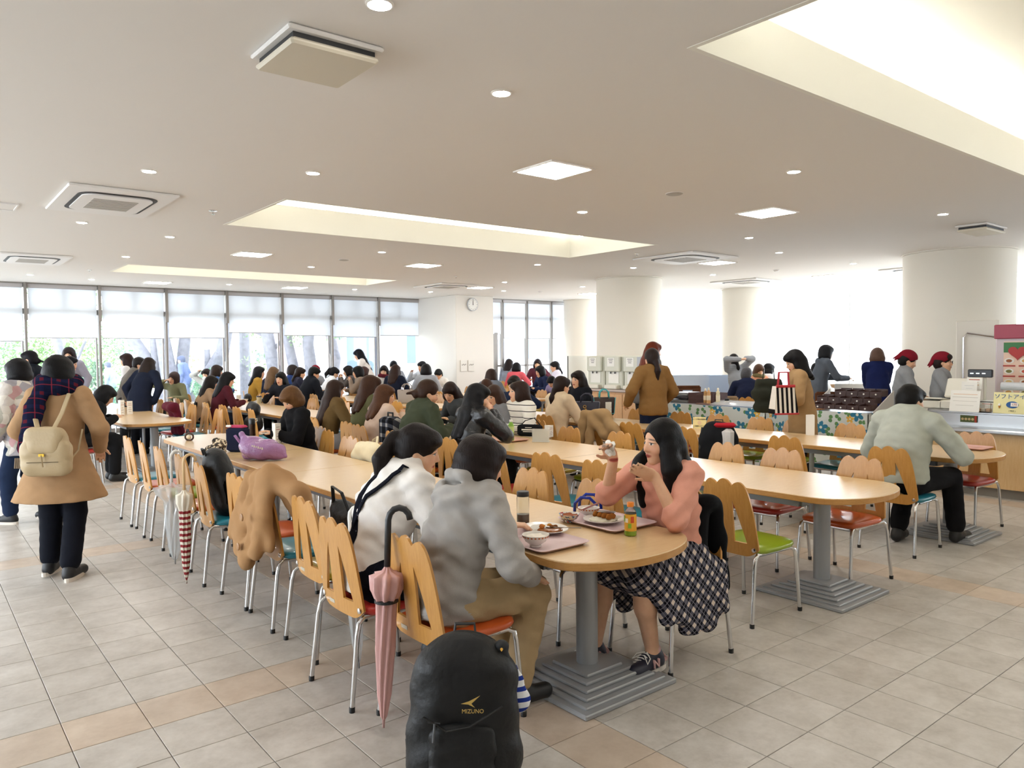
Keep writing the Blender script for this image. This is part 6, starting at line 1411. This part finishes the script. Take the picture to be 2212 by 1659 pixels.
for i in range(6): MB().box((-.02+.018*i, -.122, .13-.004*i), (.01, .002, .012+.006*(i % 2))).build('bag_print', plain('#e9dcc8', .5), t)
NAVY = fabric('#1b2138', name='navy_cloth')
p = onZ(507, 980, TZ); t = thing('lunch_bag', 'upright navy lunch bag with a pink lining behind the purple bag', 'bag', (p[0]+.08, p[1]+.14, TZ), -52); MB().rbox((0, 0, .11), (.19, .12, .22), .02).build('bag_body', NAVY, t); MB().rbox((0, 0, .225), (.16, .09, .03), .012).build('lining', fabric('#c2486a'), t); MB().rbox((-.06, -.05, .235), (.05, .02, .02), .005).build('white_tag', PAPER, t)
p = onZ(545, 942, TZ); t = thing('thermos', 'black and brown thermos flask behind the purple bag', 'flask', (p[0], p[1], TZ)); MB().lathe([(.032, 0), (.034, .01), (.034, .13)], 20).build('flask_body', plain('#3a2a22', .25, .6), t, True, 40); MB().lathe([(.034, 0), (.034, .05), (.028, .062), (.012, .066)], 20, (0, 0, .13)).build('flask_cup', plain('#1c1c1e', .3), t, True, 40); MB().tube([(.03, -.01, .15), (.055, -.012, .165), (.05, -.012, .185), (.03, -.01, .18)], .006, 6).build('loop', CREAM, t)
p = onZ(529, 955, TZ); t = thing('small_bottle', 'small bottle with a green cap beside the thermos', 'bottle', (p[0]+.02, p[1]+.06, TZ)); MB().lathe([(.026, 0), (.026, .10), (.014, .125)], 18).build('bottle_body', plain('#d8cfae', .2), t, True, 40); MB().lathe([(.016, 0), (.016, .03)], 14, (0, 0, .122)).build('cap', plain('#9ac23c', .4), t)
p = onZ(409, 952, TZ); t = thing('hair_tie', 'brown hair tie with a pale pearl on the far table corner', 'hair tie', (p[0], p[1], TZ+.02), -40); MB().tube([(.042*math.cos(a), 0, .02+.036*math.sin(a)) for a in [i*math.pi/8 for i in range(17)]], .010, 8).build('ring_band', plain('#4a3428', .5), t); g = Soft(); g.ell((0, -.012, .02), (.026, .02, .022)); soft('pearl', g, .005, plain('#e9d9bc', .3), t)
J = boy; r0 = boy['root']; w = Matrix.Translation(r0.location) @ Matrix.Rotation(rad(90), 4, 'Z') @ Vector(tuple((boy['W'][-1]+boy['W'][1])/2*boy['s']+V3(0, .07, .01))); t = thing('phone', 'pale smartphone held by the blond person', 'phone', w, 80); MB().rbox((0, 0, 0), (.15, .075, .009), .004).build('phone_body', plain('#e8e6e2', .3), t); MB().box((0, 0, .005), (.13, .066, .001)).build('screen', plain('#2a2c30', .1), t)
# ---- middle-row table
GRN = plain('#7fb03a', .3)
p = onZ(1104, 954, TZ); tray('pinkish tray under the green tea bottle', float(p[0])+.03, float(p[1])+.13, .32, .42, 0, plain('#c99a86', .4)); t = thing('green_tea_bottle', 'green tea bottle with a white cap on the middle-row table', 'bottle', (p[0], p[1], TZ+.008)); MB().lathe([(.028, 0), (.031, .006), (.031, .06), (.027, .07), (.031, .08), (.031, .15), (.014, .185), (.014, .19)], 22).build('bottle_body', GRN, t, True, 40); MB().lathe([(.0315, .085), (.0315, .145)], 22, cap=False).build('label_band', plain('#c4d98a', .5), t); MB().lathe([(.016, 0), (.016, .02)], 16, (0, 0, .188)).build('cap', WHITE, t)
p = onZ(1092, 942, TZ); t = thing('lunch_box', 'yellow lunch box left of the green tea bottle', 'lunch box', (p[0], p[1]+.08, TZ+.01), 0); MB().rbox((0, 0, .03), (.12, .16, .06), .012).build('box_body', plain('#e8c522', .4), t); MB().rbox((0, 0, .06), (.10, .14, .01), .004).build('food_fill', plain('#5a3320', .6), t)
BLKC = fabric('#14161a', name='black_canvas')
p = onZ(1146, 944, TZ); t = thing('tote_bag', 'black canvas tote with white print behind the clear stand', 'bag', (p[0]+.06, p[1]+.08, TZ), -58); MB().rbox((0, 0, .06), (.26, .10, .12), .02).build('bag_body', BLKC, t); MB().tube([(-.1, 0, .11), (-.05, 0, .16), (.05, 0, .19), (.11, 0, .12)], .012, 6, flat=.4).build('handle', BLKC, t); 
for z_, w_, h_ in ((.092, .07, .006), (.07, .15, .014), (.05, .12, .007)): MB().box((.0, -.052, z_), (w_, .003, h_)).build('bag_print', PAPER, t)
p = onZ(1168, 955, TZ); t = thing('acrylic_stand', 'clear acrylic card stand on the middle-row table', 'stand', (p[0], p[1], TZ), -52); MB().box((0, 0, .065), (.17, .004, .13)).build('acrylic_sheet', plain('#eef2ee', .08, 0, Alpha=.35), t); MB().box((0, .004, .062), (.15, .002, .11)).build('insert', plain('#f0ece0', .8, Alpha=.8), t); MB().box((0, .03, .004), (.17, .08, .006)).build('stand_foot', plain('#eef2ee', .08, 0, Alpha=.4), t)
# ---- third-row table
k = NT('navy_leather'); k.set(Base_Color=lin('#23273c'), Roughness=.45); k.bump(k.noise(k.obj(), 80, 3), .2, .004); NAVL = k.m
def handbag(lab, px, py, x, w, h, d, mat, rz, handles, trim=None, z=TZ, extra=None):
    p = onZ(px, py, z) if x is None else onX(px, py, x); t = thing('handbag', lab, 'bag', (p[0], p[1], z), rz); m = MB(); 
    m.add([(-w*.42, -d/2, 0), (w*.42, -d/2, 0), (w*.42, d/2, 0), (-w*.42, d/2, 0), (-w*.5, -d*.3, h), (w*.5, -d*.3, h), (w*.5, d*.3, h), (-w*.5, d*.3, h)], [(0, 3, 2, 1), (4, 5, 6, 7), (0, 1, 5, 4), (1, 2, 6, 5), (2, 3, 7, 6), (3, 0, 4, 7)])
    o = m.build('bag_body', mat, t); bv = o.modifiers.new('b', 'BEVEL'); bv.width = .02; bv.segments = 3; o.data.shade_smooth()
    for s_ in (-1, 1): MB().tube([(-w*.22, s_*d*.3, h*.95), (-w*.2, s_*d*.34, h*1.28), (-w*.08, s_*d*.36, h*1.42), (w*.08, s_*d*.36, h*1.42), (w*.2, s_*d*.34, h*1.28), (w*.22, s_*d*.3, h*.95)], .009, 8).build('handle', handles, t, True)
    if trim: MB().tube([(-w*.5, -d*.3-.004, h), (-w*.43, -d/2-.004, .03), (w*.43, -d/2-.004, .03), (w*.5, -d*.3-.004, h)], .006, 6).build('piping', trim, t)
    return t
tb = handbag('navy leather tote with a gold ring on the third-row table', 1268, 906, None, .34, .235, .15, NAVL, -52, NAVL); MB().tube([(-.02+.018*math.cos(a), -.062, .17+.018*math.sin(a)) for a in [i*math.pi/6 for i in range(13)]], .004, 6).build('gold_ring', plain('#c9a25a', .3, 1.), tb); MB().box((-.005, -.064, .13), (.02, .004, .03)).build('gold_tag', plain('#c9a25a', .3, 1.), tb)
handbag('dark brown bag with teal piping behind the navy tote', 1305, 897, None, .30, .25, .16, plain('#33221f', .5), -40, plain('#4fb3b8', .5), plain('#4fb3b8', .5))
p = onZ(1511, 926, TZ); t = sheet('table_notice', 'yellow bordered table notice with Japanese lettering', 'sign', (p[0], p[1], TZ), .145, .13, plain('#efdfa0', .7), -52, -8); text('notice_text', 'ピーク時の勉強は', .019, INKB, t, (0, -.005, .105)); text('notice_text', 'ご遠慮ください', .019, INKB, t, (0, -.005, .028)); o = MB().lathe([(.022, 0), (.022, .002)], 20).build('notice_picture', plain('#e6c9a0', .7), t); o.rotation_euler = (rad(90), 0, 0); o.location = (0, -.004, .066)
p = onZ(2088, 968, TZ); tray('pink tray before the man in the pale jacket', float(p[0]), float(p[1]), .28, .36, 0, plain('#d2a196', .4)); p = onZ(2084, 958, TZ); t = thing('cup', 'small white cup on the man\'s tray', 'cup', (p[0], p[1], TZ+.01)); MB().lathe([(.025, 0), (.034, .06), (.031, .06), (.022, .008)], 20).build('cup_body', CHINA, t, True, 60); MB().lathe([(.03, .048), (.001, .049)], 16).build('drink', plain('#6a4a2a', .2), t)
# far-table clutter, seen small
def far_bowl(lab, px, py, z=TZ): p = onZ(px, py, z); t = thing('bowl', lab, 'bowl', (p[0], p[1], z)); MB().lathe([(.03, 0), (.075, .05), (.07, .05), (.03, .012)], 18).build('bowl_body', CHINA, t, True, 60)
far_bowl('white bowl before the chopstick girl', 640, 868); far_bowl('white dish on the far middle-row table', 566, 866); far_bowl('bowl before the maroon sweater', 528, 868)
t = thing('drink_carton', 'printed drink cup with a dark lid before the chopstick girl', 'cup', onZ(560, 872, TZ)); MB().lathe([(.035, 0), (.045, .12)], 18).build('cup_body', plain('#d8cfae', .5), t); MB().lathe([(.047, 0), (.045, .02)], 18, (0, 0, .12)).build('lid', plain('#3a2a3a', .4), t); MB().tube([(0, 0, .13), (.02, 0, .17)], .005, 6).build('straw', PAPER, t)
p = onZ(645, 862, TZ); t = sheet('book', 'black-and-white patterned folder standing on the far table', 'folder', (p[0], p[1], TZ), .30, .22, plain('#22222a', .6), -52, -4, .02)
for i in range(5):
    for j in range(4): MB().box((-.12+.055*i+.01*(j % 2), -.0115, .03+.05*j), (.03, .001, .03)).build('print_block', PAPER, t)
handbag('taupe handbag standing by the grey-topped diner', *tpx(879, 838, 6.9), None, .34, .24, .16, plain('#8f8378', .5), -50, plain('#8f8378', .5), z=TZ)

# ================================================================ bags, coats and umbrellas by the chairs
def pack(lab, loc, rz, w, h, d, mat, res=.009, tilt=0, parts=True, wr=.003):
    t = thing('backpack', lab, 'backpack', loc, rz); t.rotation_euler[0] = rad(tilt); fy = (0, 1, 0); f = d/w
    g = Soft(); r = w/2
    g.cap((-r*.25, 0, r*.62), (r*.25, 0, r*.62), r*.64, r*.64, .10, (fy, f)); g.cap((-r*.3, 0, h*.25), (r*.3, 0, h*.25), r*.70, r*.70, .10, (fy, f)); g.cap((-r*.3, 0, h*.45), (r*.3, 0, h*.45), r*.70, r*.70, .10, (fy, f)); g.cap((-r*.28, 0, h-r*.80), (r*.28, 0, h-r*.80), r*.66, r*.66, .10, (fy, f)); g.cap((-r*.06, 0, h-r*.72), (r*.06, 0, h-r*.72), r*.72, r*.72, .10, (fy, f))
    soft('pack_body', g, res, mat, t, wr=wr, wf=24)
    if parts:
        g = Soft(); g.cap((-r*.35, -d*.42, r*.55), (r*.35, -d*.42, r*.55), r*.42, r*.42, .05, (fy, .45)); g.cap((-r*.3, -d*.40, h*.42), (r*.3, -d*.40, h*.42), r*.36, r*.36, .05, (fy, .45)); soft('front_pocket', g, res, mat, t, wr=wr*.7)
    MB().tube([(-.04, d*.3, h-.02), (-.035, d*.32, h+.03), (.035, d*.32, h+.03), (.04, d*.3, h-.02)], .009, 8, flat=.6).build('top_loop', BLACK, t)
    return t
k = NT('black_nylon'); k.set(Base_Color=lin('#151617'), Roughness=.5, Specular_IOR_Level=.35); k.bump(k.noise(k.obj(), 18, 4), .5, .015); NYL = k.m
fp = pack('large black sports backpack with a gold logo leaning on the hoodie girl\'s chair', (1.50, 2.16, 0), -39, .36, .56, .25, NYL, .0085, -6, wr=.004)
GOLD = plain('#c9a95c', .4, .3)
MB().tube([(-.13, -.128, .33), (-.05, -.137, .285), (.03, -.139, .30), (.14, -.118, .36)], .004, 6).build('zip', plain('#0c0c0d', .4), fp); MB().tube([(-.115, -.12, .31), (-.07, -.135, .31)], .004, 6).build('zip', plain('#0c0c0d', .4), fp); MB().tube([(-.09, -.137, .31), (-.095, -.142, .25)], .004, 6).build('zip_cord', plain('#55585c', .4), fp)
lg = MB(); lg.add([(-.035, 0, .012), (-.008, 0, .020), (.03, 0, .038), (.0, 0, .012), (.012, 0, .0), (-.01, 0, .010)], [(0, 1, 3, 5), (1, 2, 3), (3, 4, 5)]); o = lg.build('logo_mark', GOLD, fp); o.location = (.035, -.142, .365); o.rotation_euler = (rad(-10), 0, 0); solidify(o, .002)
o = text('logo_text', 'MIZUNO', .019, GOLD, fp, (.04, -.141, .352), (82, 0, 0), ext=.001)
for s_ in (-1, 1):
    MB().tube([(s_*.17, .02, .10), (s_*.185, -.02, .2), (s_*.17, .0, .33)], .012, 8, flat=.4).build('side_strap', BLACK, fp)
g = Soft(); g.cap((-.175, -.0, .05), (-.175, 0, .16), .05, .045, .02, ((1, 0, 0), .5)); soft('mesh_pocket', g, .009, plain('#0d0d0e', .8), fp)
MB().tube([(.15, .05, .06), (.24, .0, .03), (.34, -.06, .01)], .011, 6, flat=.3).build('loose_strap', BLACK, fp)
pg = thing('penguin_charm', 'penguin charm hanging at the side of the sports backpack', 'charm', onD(1084, 1425, 2.70), -39); g = Soft(); g.ell((0, 0, 0), (.03, .022, .045), None, .01); g.ell((0, 0, .048), (.026, .022, .024), None, .01); soft('charm_body', g, .005, plain('#16181c', .6), pg); g = Soft(); g.ell((0, -.014, -.006), (.018, .012, .03)); soft('belly', g, .005, PAPER, pg)
MB().tube([(0, -.02, .046), (0, -.034, .044)], [.006, .001], 8).build('beak', plain('#d9a23a', .5), pg)
STR = stripes('#eceef2', '#2b3f92', 26., .42, 2, 'blue_white_stripes'); tw = thing('striped_towel', 'blue and white striped towel tucked beside the sports backpack', 'towel', onD(1101, 1492, 2.72), -30); g = Soft(); g.cap((0, 0, .07), (.03, 0, -.04), .035, .045, .02, ((0, 1, 0), .4)); soft('towel_cloth', g, .006, STR, tw, wr=.002); MB().tube([(0, 0, .09), (-.02, 0, .14)], .004, 6).build('towel_loop', BLACK, tw)
pack('black daypack standing on the teal chair beside the striped umbrella', (1.80, 5.52, .44), 84, .30, .47, .2, NYL, .0095, -12)
t = thing('beige_bag', 'soft beige cloth bag on the orange chair behind the daypack', 'bag', (1.90, 6.06, .44), 90); g = Soft(); g.cap((-.09, 0, .08), (.09, 0, .08), .09, .09, .05, ((0, 1, 0), .8)); g.cap((-.06, 0, .25), (.08, .02, .24), .075, .07, .06, ((0, 1, 0), .7)); g.cap((.05, 0, .3), (.12, -.02, .36), .04, .03, .05); soft('bag_body', g, .009, fabric('#c3b195'), t, wr=.006, wf=22); MB().tube([(-.08, -.02, .3), (-.1, -.03, .4), (-.02, -.04, .42), (.03, -.02, .3)], .012, 6, flat=.4).build('handle', fabric('#c3b195'), t)
LEO = patches(['#241d18', '#cbb89a', '#2c231c', '#d8c8ac', '#5a4632'], 70., 'animal_print'); t = thing('leopard_scarf', 'bundled black and cream animal-print scarf on the beige bag', 'scarf', (1.86, 5.98, .80), 90); g = Soft()
for i in range(7): a = i*.9; g.ell((.05*math.cos(a), .04*math.sin(a), .03+.012*i), (.055, .045, .035), None, .02)
soft('scarf_cloth', g, .008, LEO, t, wr=.005, wf=40)
# tan coat over two chair backs
t = thing('tan_coat', 'tan wool coat with big buttons draped over a chair back on the aisle side', 'coat', (1.64, 4.30, 0), -90); TANW = fabric('#a9825a', var=.12, name='tan_wool'); fy = (0, 1, 0); g = Soft()
g.cap((-.24, .02, .83), (.02, .0, .88), .05, .06, .05); g.cap((.02, 0, .88), (.26, .06, .80), .06, .055, .05); g.cap((.26, .06, .80), (.34, .12, .62), .055, .045, .05)
for x0, x1, z1 in ((-.22, -.28, .52), (-.1, -.17, .44), (.0, -.04, .40), (.08, .08, .46)): g.cap((x0, -.04, .84), (x1, -.12, z1), .045, .05, .05, (fy, .75))
g.cap((.1, .06, .84), (.16, .14, .60), .06, .05, .05); g.cap((-.2, -.08, .64), (.08, -.09, .64), .055, .055, .03, (fy, .55)); g.cap((.04, -.05, .82), (.14, -.06, .50), .045, .04, .04, (fy, .7)); g.cap((-.25, -.10, .58), (-.05, -.14, .40), .05, .055, .05, (fy, .6)); soft('coat_cloth', g, .0085, TANW, t, wr=.0035, wf=34)
for x, z in ((.02, .66), (-.05, .48)):
    q = MB().lathe([(.022, 0), (.022, .006), (.016, .009)], 18).build('button', plain('#a4794c', .4), t); q.location = (x, -.172, z); q.rotation_euler = (rad(90), 0, 0)
def lump(name, lab, cat, loc, rz, caps_, mat, res=.01, wr=.005, parts=None):
    t = thing(name, lab, cat, loc, rz); g = Soft()
    for a in caps_: g.cap(*a[:4], .05, (((0, 1, 0), a[4]) if len(a) > 4 else None))
    soft(name.split('_')[-1]+'_cloth', g, res, mat, t, wr=wr, wf=24)
    if parts: MB().tube(parts, .010, 6, flat=.5).build('strap', mat, t)
    return t
lump('black_bag', 'slumped black bag on the chair next to the tan coat', 'bag', (1.88, 3.76, .44), -90, [((-.1, 0, .1), (.1, 0, .1), .11, .11, .8), ((-.06, -.02, .26), (.08, 0, .24), .08, .08, .8)], NYL, parts=[(-.1, -.05, .3), (-.05, -.08, .42), (.06, -.08, .40), (.1, -.05, .28)])
lump('black_jacket', 'black coat hanging on the back of the chair of the girl in pink', 'coat', (3.22, 2.56, 0), 90, [((-.18, 0, .80), (.16, 0, .78), .035, .04), ((-.16, -.05, .78), (-.19, -.08, .36), .045, .05, .6), ((0, -.06, .78), (-.02, -.10, .30), .05, .05, .6), ((.14, -.05, .76), (.13, -.09, .34), .045, .05, .6), ((-.12, -.07, .6), (.1, -.09, .4), .06, .06, .5), ((-.15, .03, .78), (-.16, .06, .55), .035, .035)], fabric('#121417', name='black_wool'), .009, .004, [(-.19, -.09, .36), (-.17, -.1, .28), (-.14, -.1, .22)])
t = handbag('glossy navy-handled bag on the chair beyond the lunch trays', 1270, 1098, 2.93, .30, .24, .14, plain('#1c2f7a', .2), -60, plain('#12309a', .12), z=.44)
lump('canvas_tote', 'crumpled cream canvas tote on a chair across the joined table', 'bag', (3.02, 5.72, .44), 90, [((-.13, 0, .1), (.13, 0, .1), .1, .1, .8), ((-.14, 0, .32), (.1, 0, .30), .09, .08, .7), ((.1, .0, .33), (.18, 0, .26), .06, .05)], fabric('#e6d8b4', name='canvas'), .01, .008, [(-.02, -.08, .36), (.03, -.12, .43), (.1, -.12, .40), (.14, -.08, .3)])
lump('black_bag', 'small black bag slumped next to the canvas tote', 'bag', (3.04, 5.18, .44), 90, [((-.1, 0, .1), (.1, 0, .1), .1, .1, .8), ((-.06, 0, .28), (.06, 0, .26), .075, .07, .8)], NYL)
PLB = plaid('#15161a', '#4c4e56', '#b9b7b4', 9., .35, None, None, 'black_white_check'); t = thing('check_case', 'upright black and white checked case on a middle-row chair', 'case', (3.95, 6.95, .44), -90); MB().rbox((0, 0, .24), (.26, .16, .48), .03).build('case_body', PLB, t); MB().tube([(-.05, 0, .48), (-.05, 0, .52), (.05, 0, .52), (.05, 0, .48)], .01, 8).build('handle', BLACK, t)
lump('grey_bag', 'taupe leather bag on the chair of the black-clad person', 'bag', (1.92, 10.92, .44), -90, [((-.13, .0, .1), (.13, 0, .1), .1, .1, .8), ((-.1, 0, .28), (.11, 0, .27), .085, .08, .7)], plain('#9d9084', .4), .014, .006, [(-.08, -.06, .33), (-.04, -.09, .44), (.06, -.09, .44), (.1, -.06, .32)])
lump('brown_coat', 'knotted camel coat heaped over a chair back by the cream jacket', 'coat', (6.0, 5.92, 0), -90, [((-.2, 0, .86), (.08, 0, .88), .06, .07), ((-.2, -.04, .84), (-.26, -.08, .5), .06, .06, .7), ((-.06, -.06, .86), (-.08, -.1, .55), .06, .06, .7), ((.05, 0, .88), (.24, -.04, .74), .06, .06), ((.24, -.04, .74), (.36, -.06, .66), .05, .04), ((-.02, -.06, .8), (.16, -.08, .66), .05, .05)], fabric('#a98a62', name='camel_wool'), .012, .008)
rp = pack('black, white and red daypack hung on a third-row chair', (5.98, 4.34, .45), -58, .30, .44, .18, fabric('#1b1d20', name='black_poly'), .011, 0, False); MB().rbox((.09, -.06, .22), (.11, .10, .36), .03).build('white_panel', fabric('#d4d2d0'), rp); MB().rbox((.06, -.03, .43), (.20, .12, .04), .018, rz=6).build('red_flap', fabric('#b3202c'), rp); MB().tube([(-.15, .0, .4), (-.17, -.05, .2), (-.14, -.02, .02)], .01, 6, flat=.4).build('shoulder_strap', BLACK, rp)
lump('maroon_coat', 'maroon coat over a chair back at the garden tables', 'coat', (2.98, 11.6, 0), 90, [((-.18, 0, .84), (.16, 0, .84), .07, .07), ((-.14, -.05, .82), (-.17, -.1, .5), .07, .07, .7), ((.12, -.05, .82), (.14, -.1, .48), .07, .07, .7), ((0, -.05, .8), (0, -.1, .5), .08, .08, .7)], fabric('#571727'), .016)
lump('black_bag', 'black rucksack on a chair beside the maroon sweater', 'bag', (4.05, 11.2, .44), -90, [((-.1, 0, .12), (.1, 0, .12), .12, .12, .8), ((-.06, 0, .34), (.07, 0, .33), .10, .10, .8)], NYL, .016)
lump('black_bag', 'black satchel hung on a chair near the olive diner', 'bag', (5.1, 14.4, .46), 60, [((-.1, 0, .12), (.1, 0, .12), .10, .10, .8), ((-.05, 0, .3), (.06, 0, .3), .08, .08, .8)], NYL, .016)
# umbrellas
def umbrella(lab, x, y, ztop, zbot, mat, handle, r=.034, rz=0, flare=0., lean=(0, 0), band=None, crook=1, hr=.010):
    t = thing('umbrella', lab, 'umbrella', (x, y, 0), rz); H = ztop-zbot; P = lambda z: (lean[0]*(ztop-z)/H, lean[1]*(ztop-z)/H, z)
    hh = H*.27; c = [P(ztop-hh), P(ztop-.05)]+[(crook*(.045-.045*math.cos(a)), 0, ztop-.05+.05*math.sin(a)) for a in [i*math.pi/6 for i in range(1, 7)]]
    MB().tube(c, hr, 10).build('handle', handle, t, True)
    prof = [(0, .010), (.03, .022), (.05, r*(1+flare)), (.14, r*(1.15+flare*.6)), (.22, r*.95), (.5, r*.95), (.8, r*.62), (.93, r*.3), (.95, .005), (1., .004)]
    m = MB(); z0 = ztop-hh; n = 24
    def fn(u, v):
        i = v*(len(prof)-1); a = int(min(i, len(prof)-2)); fr = i-a; s_ = prof[a][0]+(prof[a+1][0]-prof[a][0])*fr; rr = prof[a][1]+(prof[a+1][1]-prof[a][1])*fr
        z = z0-(z0-zbot)*s_; an_ = u*2*math.pi; q = rr*(1+.22*math.sin(8*an_+s_*7)); p = P(z); return (p[0]+q*math.cos(an_), p[1]+q*math.sin(an_), z)
    m.surf(fn, 40, len(prof)*2-1, cu=True); m.build('furled_canopy', mat, t, True); MB().tube([P(zbot+.06), P(zbot)], .0045, 8).build('ferrule', plain('#4a4038', .4, .6), t)
    if band: zb = z0-(z0-zbot)*.22; p = P(zb); MB().lathe([(r*1.26, 0), (r*1.26, .012)], 20, (p[0], p[1], zb)).build('tie_band', band, t)
    return t
k = NT('red_white_stripes'); z_ = k.xyz(k.obj())[2]; fr_ = k.math('FRACT', k.math('MULTIPLY', z_, 26.)); q = k.math('MULTIPLY', k.math('LESS_THAN', fr_, .5), k.math('LESS_THAN', z_, .535)); k.set(Base_Color=k.mix(q, lin('#e4dccb'), lin('#8e1f26')), Roughness=.7); RWS = k.m
umbrella('cream umbrella with red and white stripes hung on the daypack chair', 1.47, 5.42, .90, .015, RWS, plain('#d9b98a', .4), .034, 15, .35)
k = NT('clear_vinyl'); k.set(Base_Color=lin('#e9edf0'), Roughness=.15, Alpha=.35, Specular_IOR_Level=.6); VIN = k.m
umbrella('clear vinyl umbrella hung left of the striped one', 1.50, 5.86, .88, .03, VIN, WHITE, .055, 20, .9, (.05, .05)); umbrella('clear vinyl umbrella leaning behind the second near chair', 1.74, 3.5, .80, .015, VIN, WHITE, .035, 0, .2, (-.02, -.12))
umbrella('dusty pink folded umbrella with a black crook on the nearest chair', 1.575, 2.80, .93, .03, plain('#d8a8a2', .5, 0, 'pink_polyester'), plain('#2a2a2c', .4), .040, -39, .55, (-.02, -.09), plain('#1b1b1e', .5), 1, .014)
umbrella('short black umbrella hanging at the far end of the joined table', 2.42, 8.765, .765, .33, plain('#17171a', .5), BLACK, .032, -90, .4)
# a tissue in the raised hand
wv = Matrix.Translation(pink['root'].location) @ Matrix.Rotation(rad(90), 4, 'Z') @ Vector(tuple((pink['W'][1]+V3(-.02, .05, .07))*pink['s'])); t = thing('tissue', 'crumpled white tissue in the raised hand of the girl in pink', 'tissue', wv, 40); g = Soft()
for i in range(6): g.ell((random.uniform(-.03, .03), random.uniform(-.02, .02), random.uniform(-.035, .02)), (.026, .007, .02), Rx(random.uniform(-1, 1))@Rz(random.uniform(-1, 1)), .01)
soft('tissue_paper', g, .005, PAPER, t, wr=.003, wf=80)
# bags of the woman in the camel coat
wb = onD(1692, 893, 7.75)
VST = stripes('#e9e2d6', '#1c1a1c', 20., .5, 0, 'black_white_stripes'); t = thing('striped_bag', 'red-edged bag with black and cream stripes held by the camel coat', 'bag', wb, -30); m = MB(); m.add([(-.13, -.07, 0), (.13, -.07, 0), (.13, .07, 0), (-.13, .07, 0), (-.10, -.04, .28), (.10, -.04, .28), (.10, .04, .28), (-.10, .04, .28)], [(0, 3, 2, 1), (4, 5, 6, 7), (0, 1, 5, 4), (1, 2, 6, 5), (2, 3, 7, 6), (3, 0, 4, 7)]); m.build('bag_body', VST, t); REDM = plain('#b3202c', .5)
MB().tube([(-.13, -.072, 0), (.13, -.072, 0)], .01, 6).build('red_edge', REDM, t); MB().tube([(-.10, -.042, .28), (.10, -.042, .28)], .016, 6).build('red_rim', REDM, t); MB().tube([(-.06, 0, .28), (-.05, 0, .42), (.05, 0, .42), (.06, 0, .28)], .012, 6).build('handle', REDM, t)
wb2 = onD(1660, 892, 7.95); t = thing('green_tote', 'dark green tote hanging left of the striped bag', 'bag', wb2, -45); GT = fabric('#2f3128')
g = Soft(); g.cap((-.10, 0, .06), (.10, 0, .06), .06, .06, .03, ((0, 1, 0), .6)); g.cap((-.11, 0, .20), (.11, 0, .20), .07, .07, .05, ((0, 1, 0), .6)); g.cap((-.10, 0, .32), (.10, 0, .32), .04, .04, .05, ((0, 1, 0), .6)); soft('bag_body', g, .011, GT, t, wr=.002)
MB().tube([(-.06, 0, .34), (-.05, 0, .46), (.05, 0, .46), (.06, 0, .34)], .010, 6, flat=.5).build('strap', GT, t)
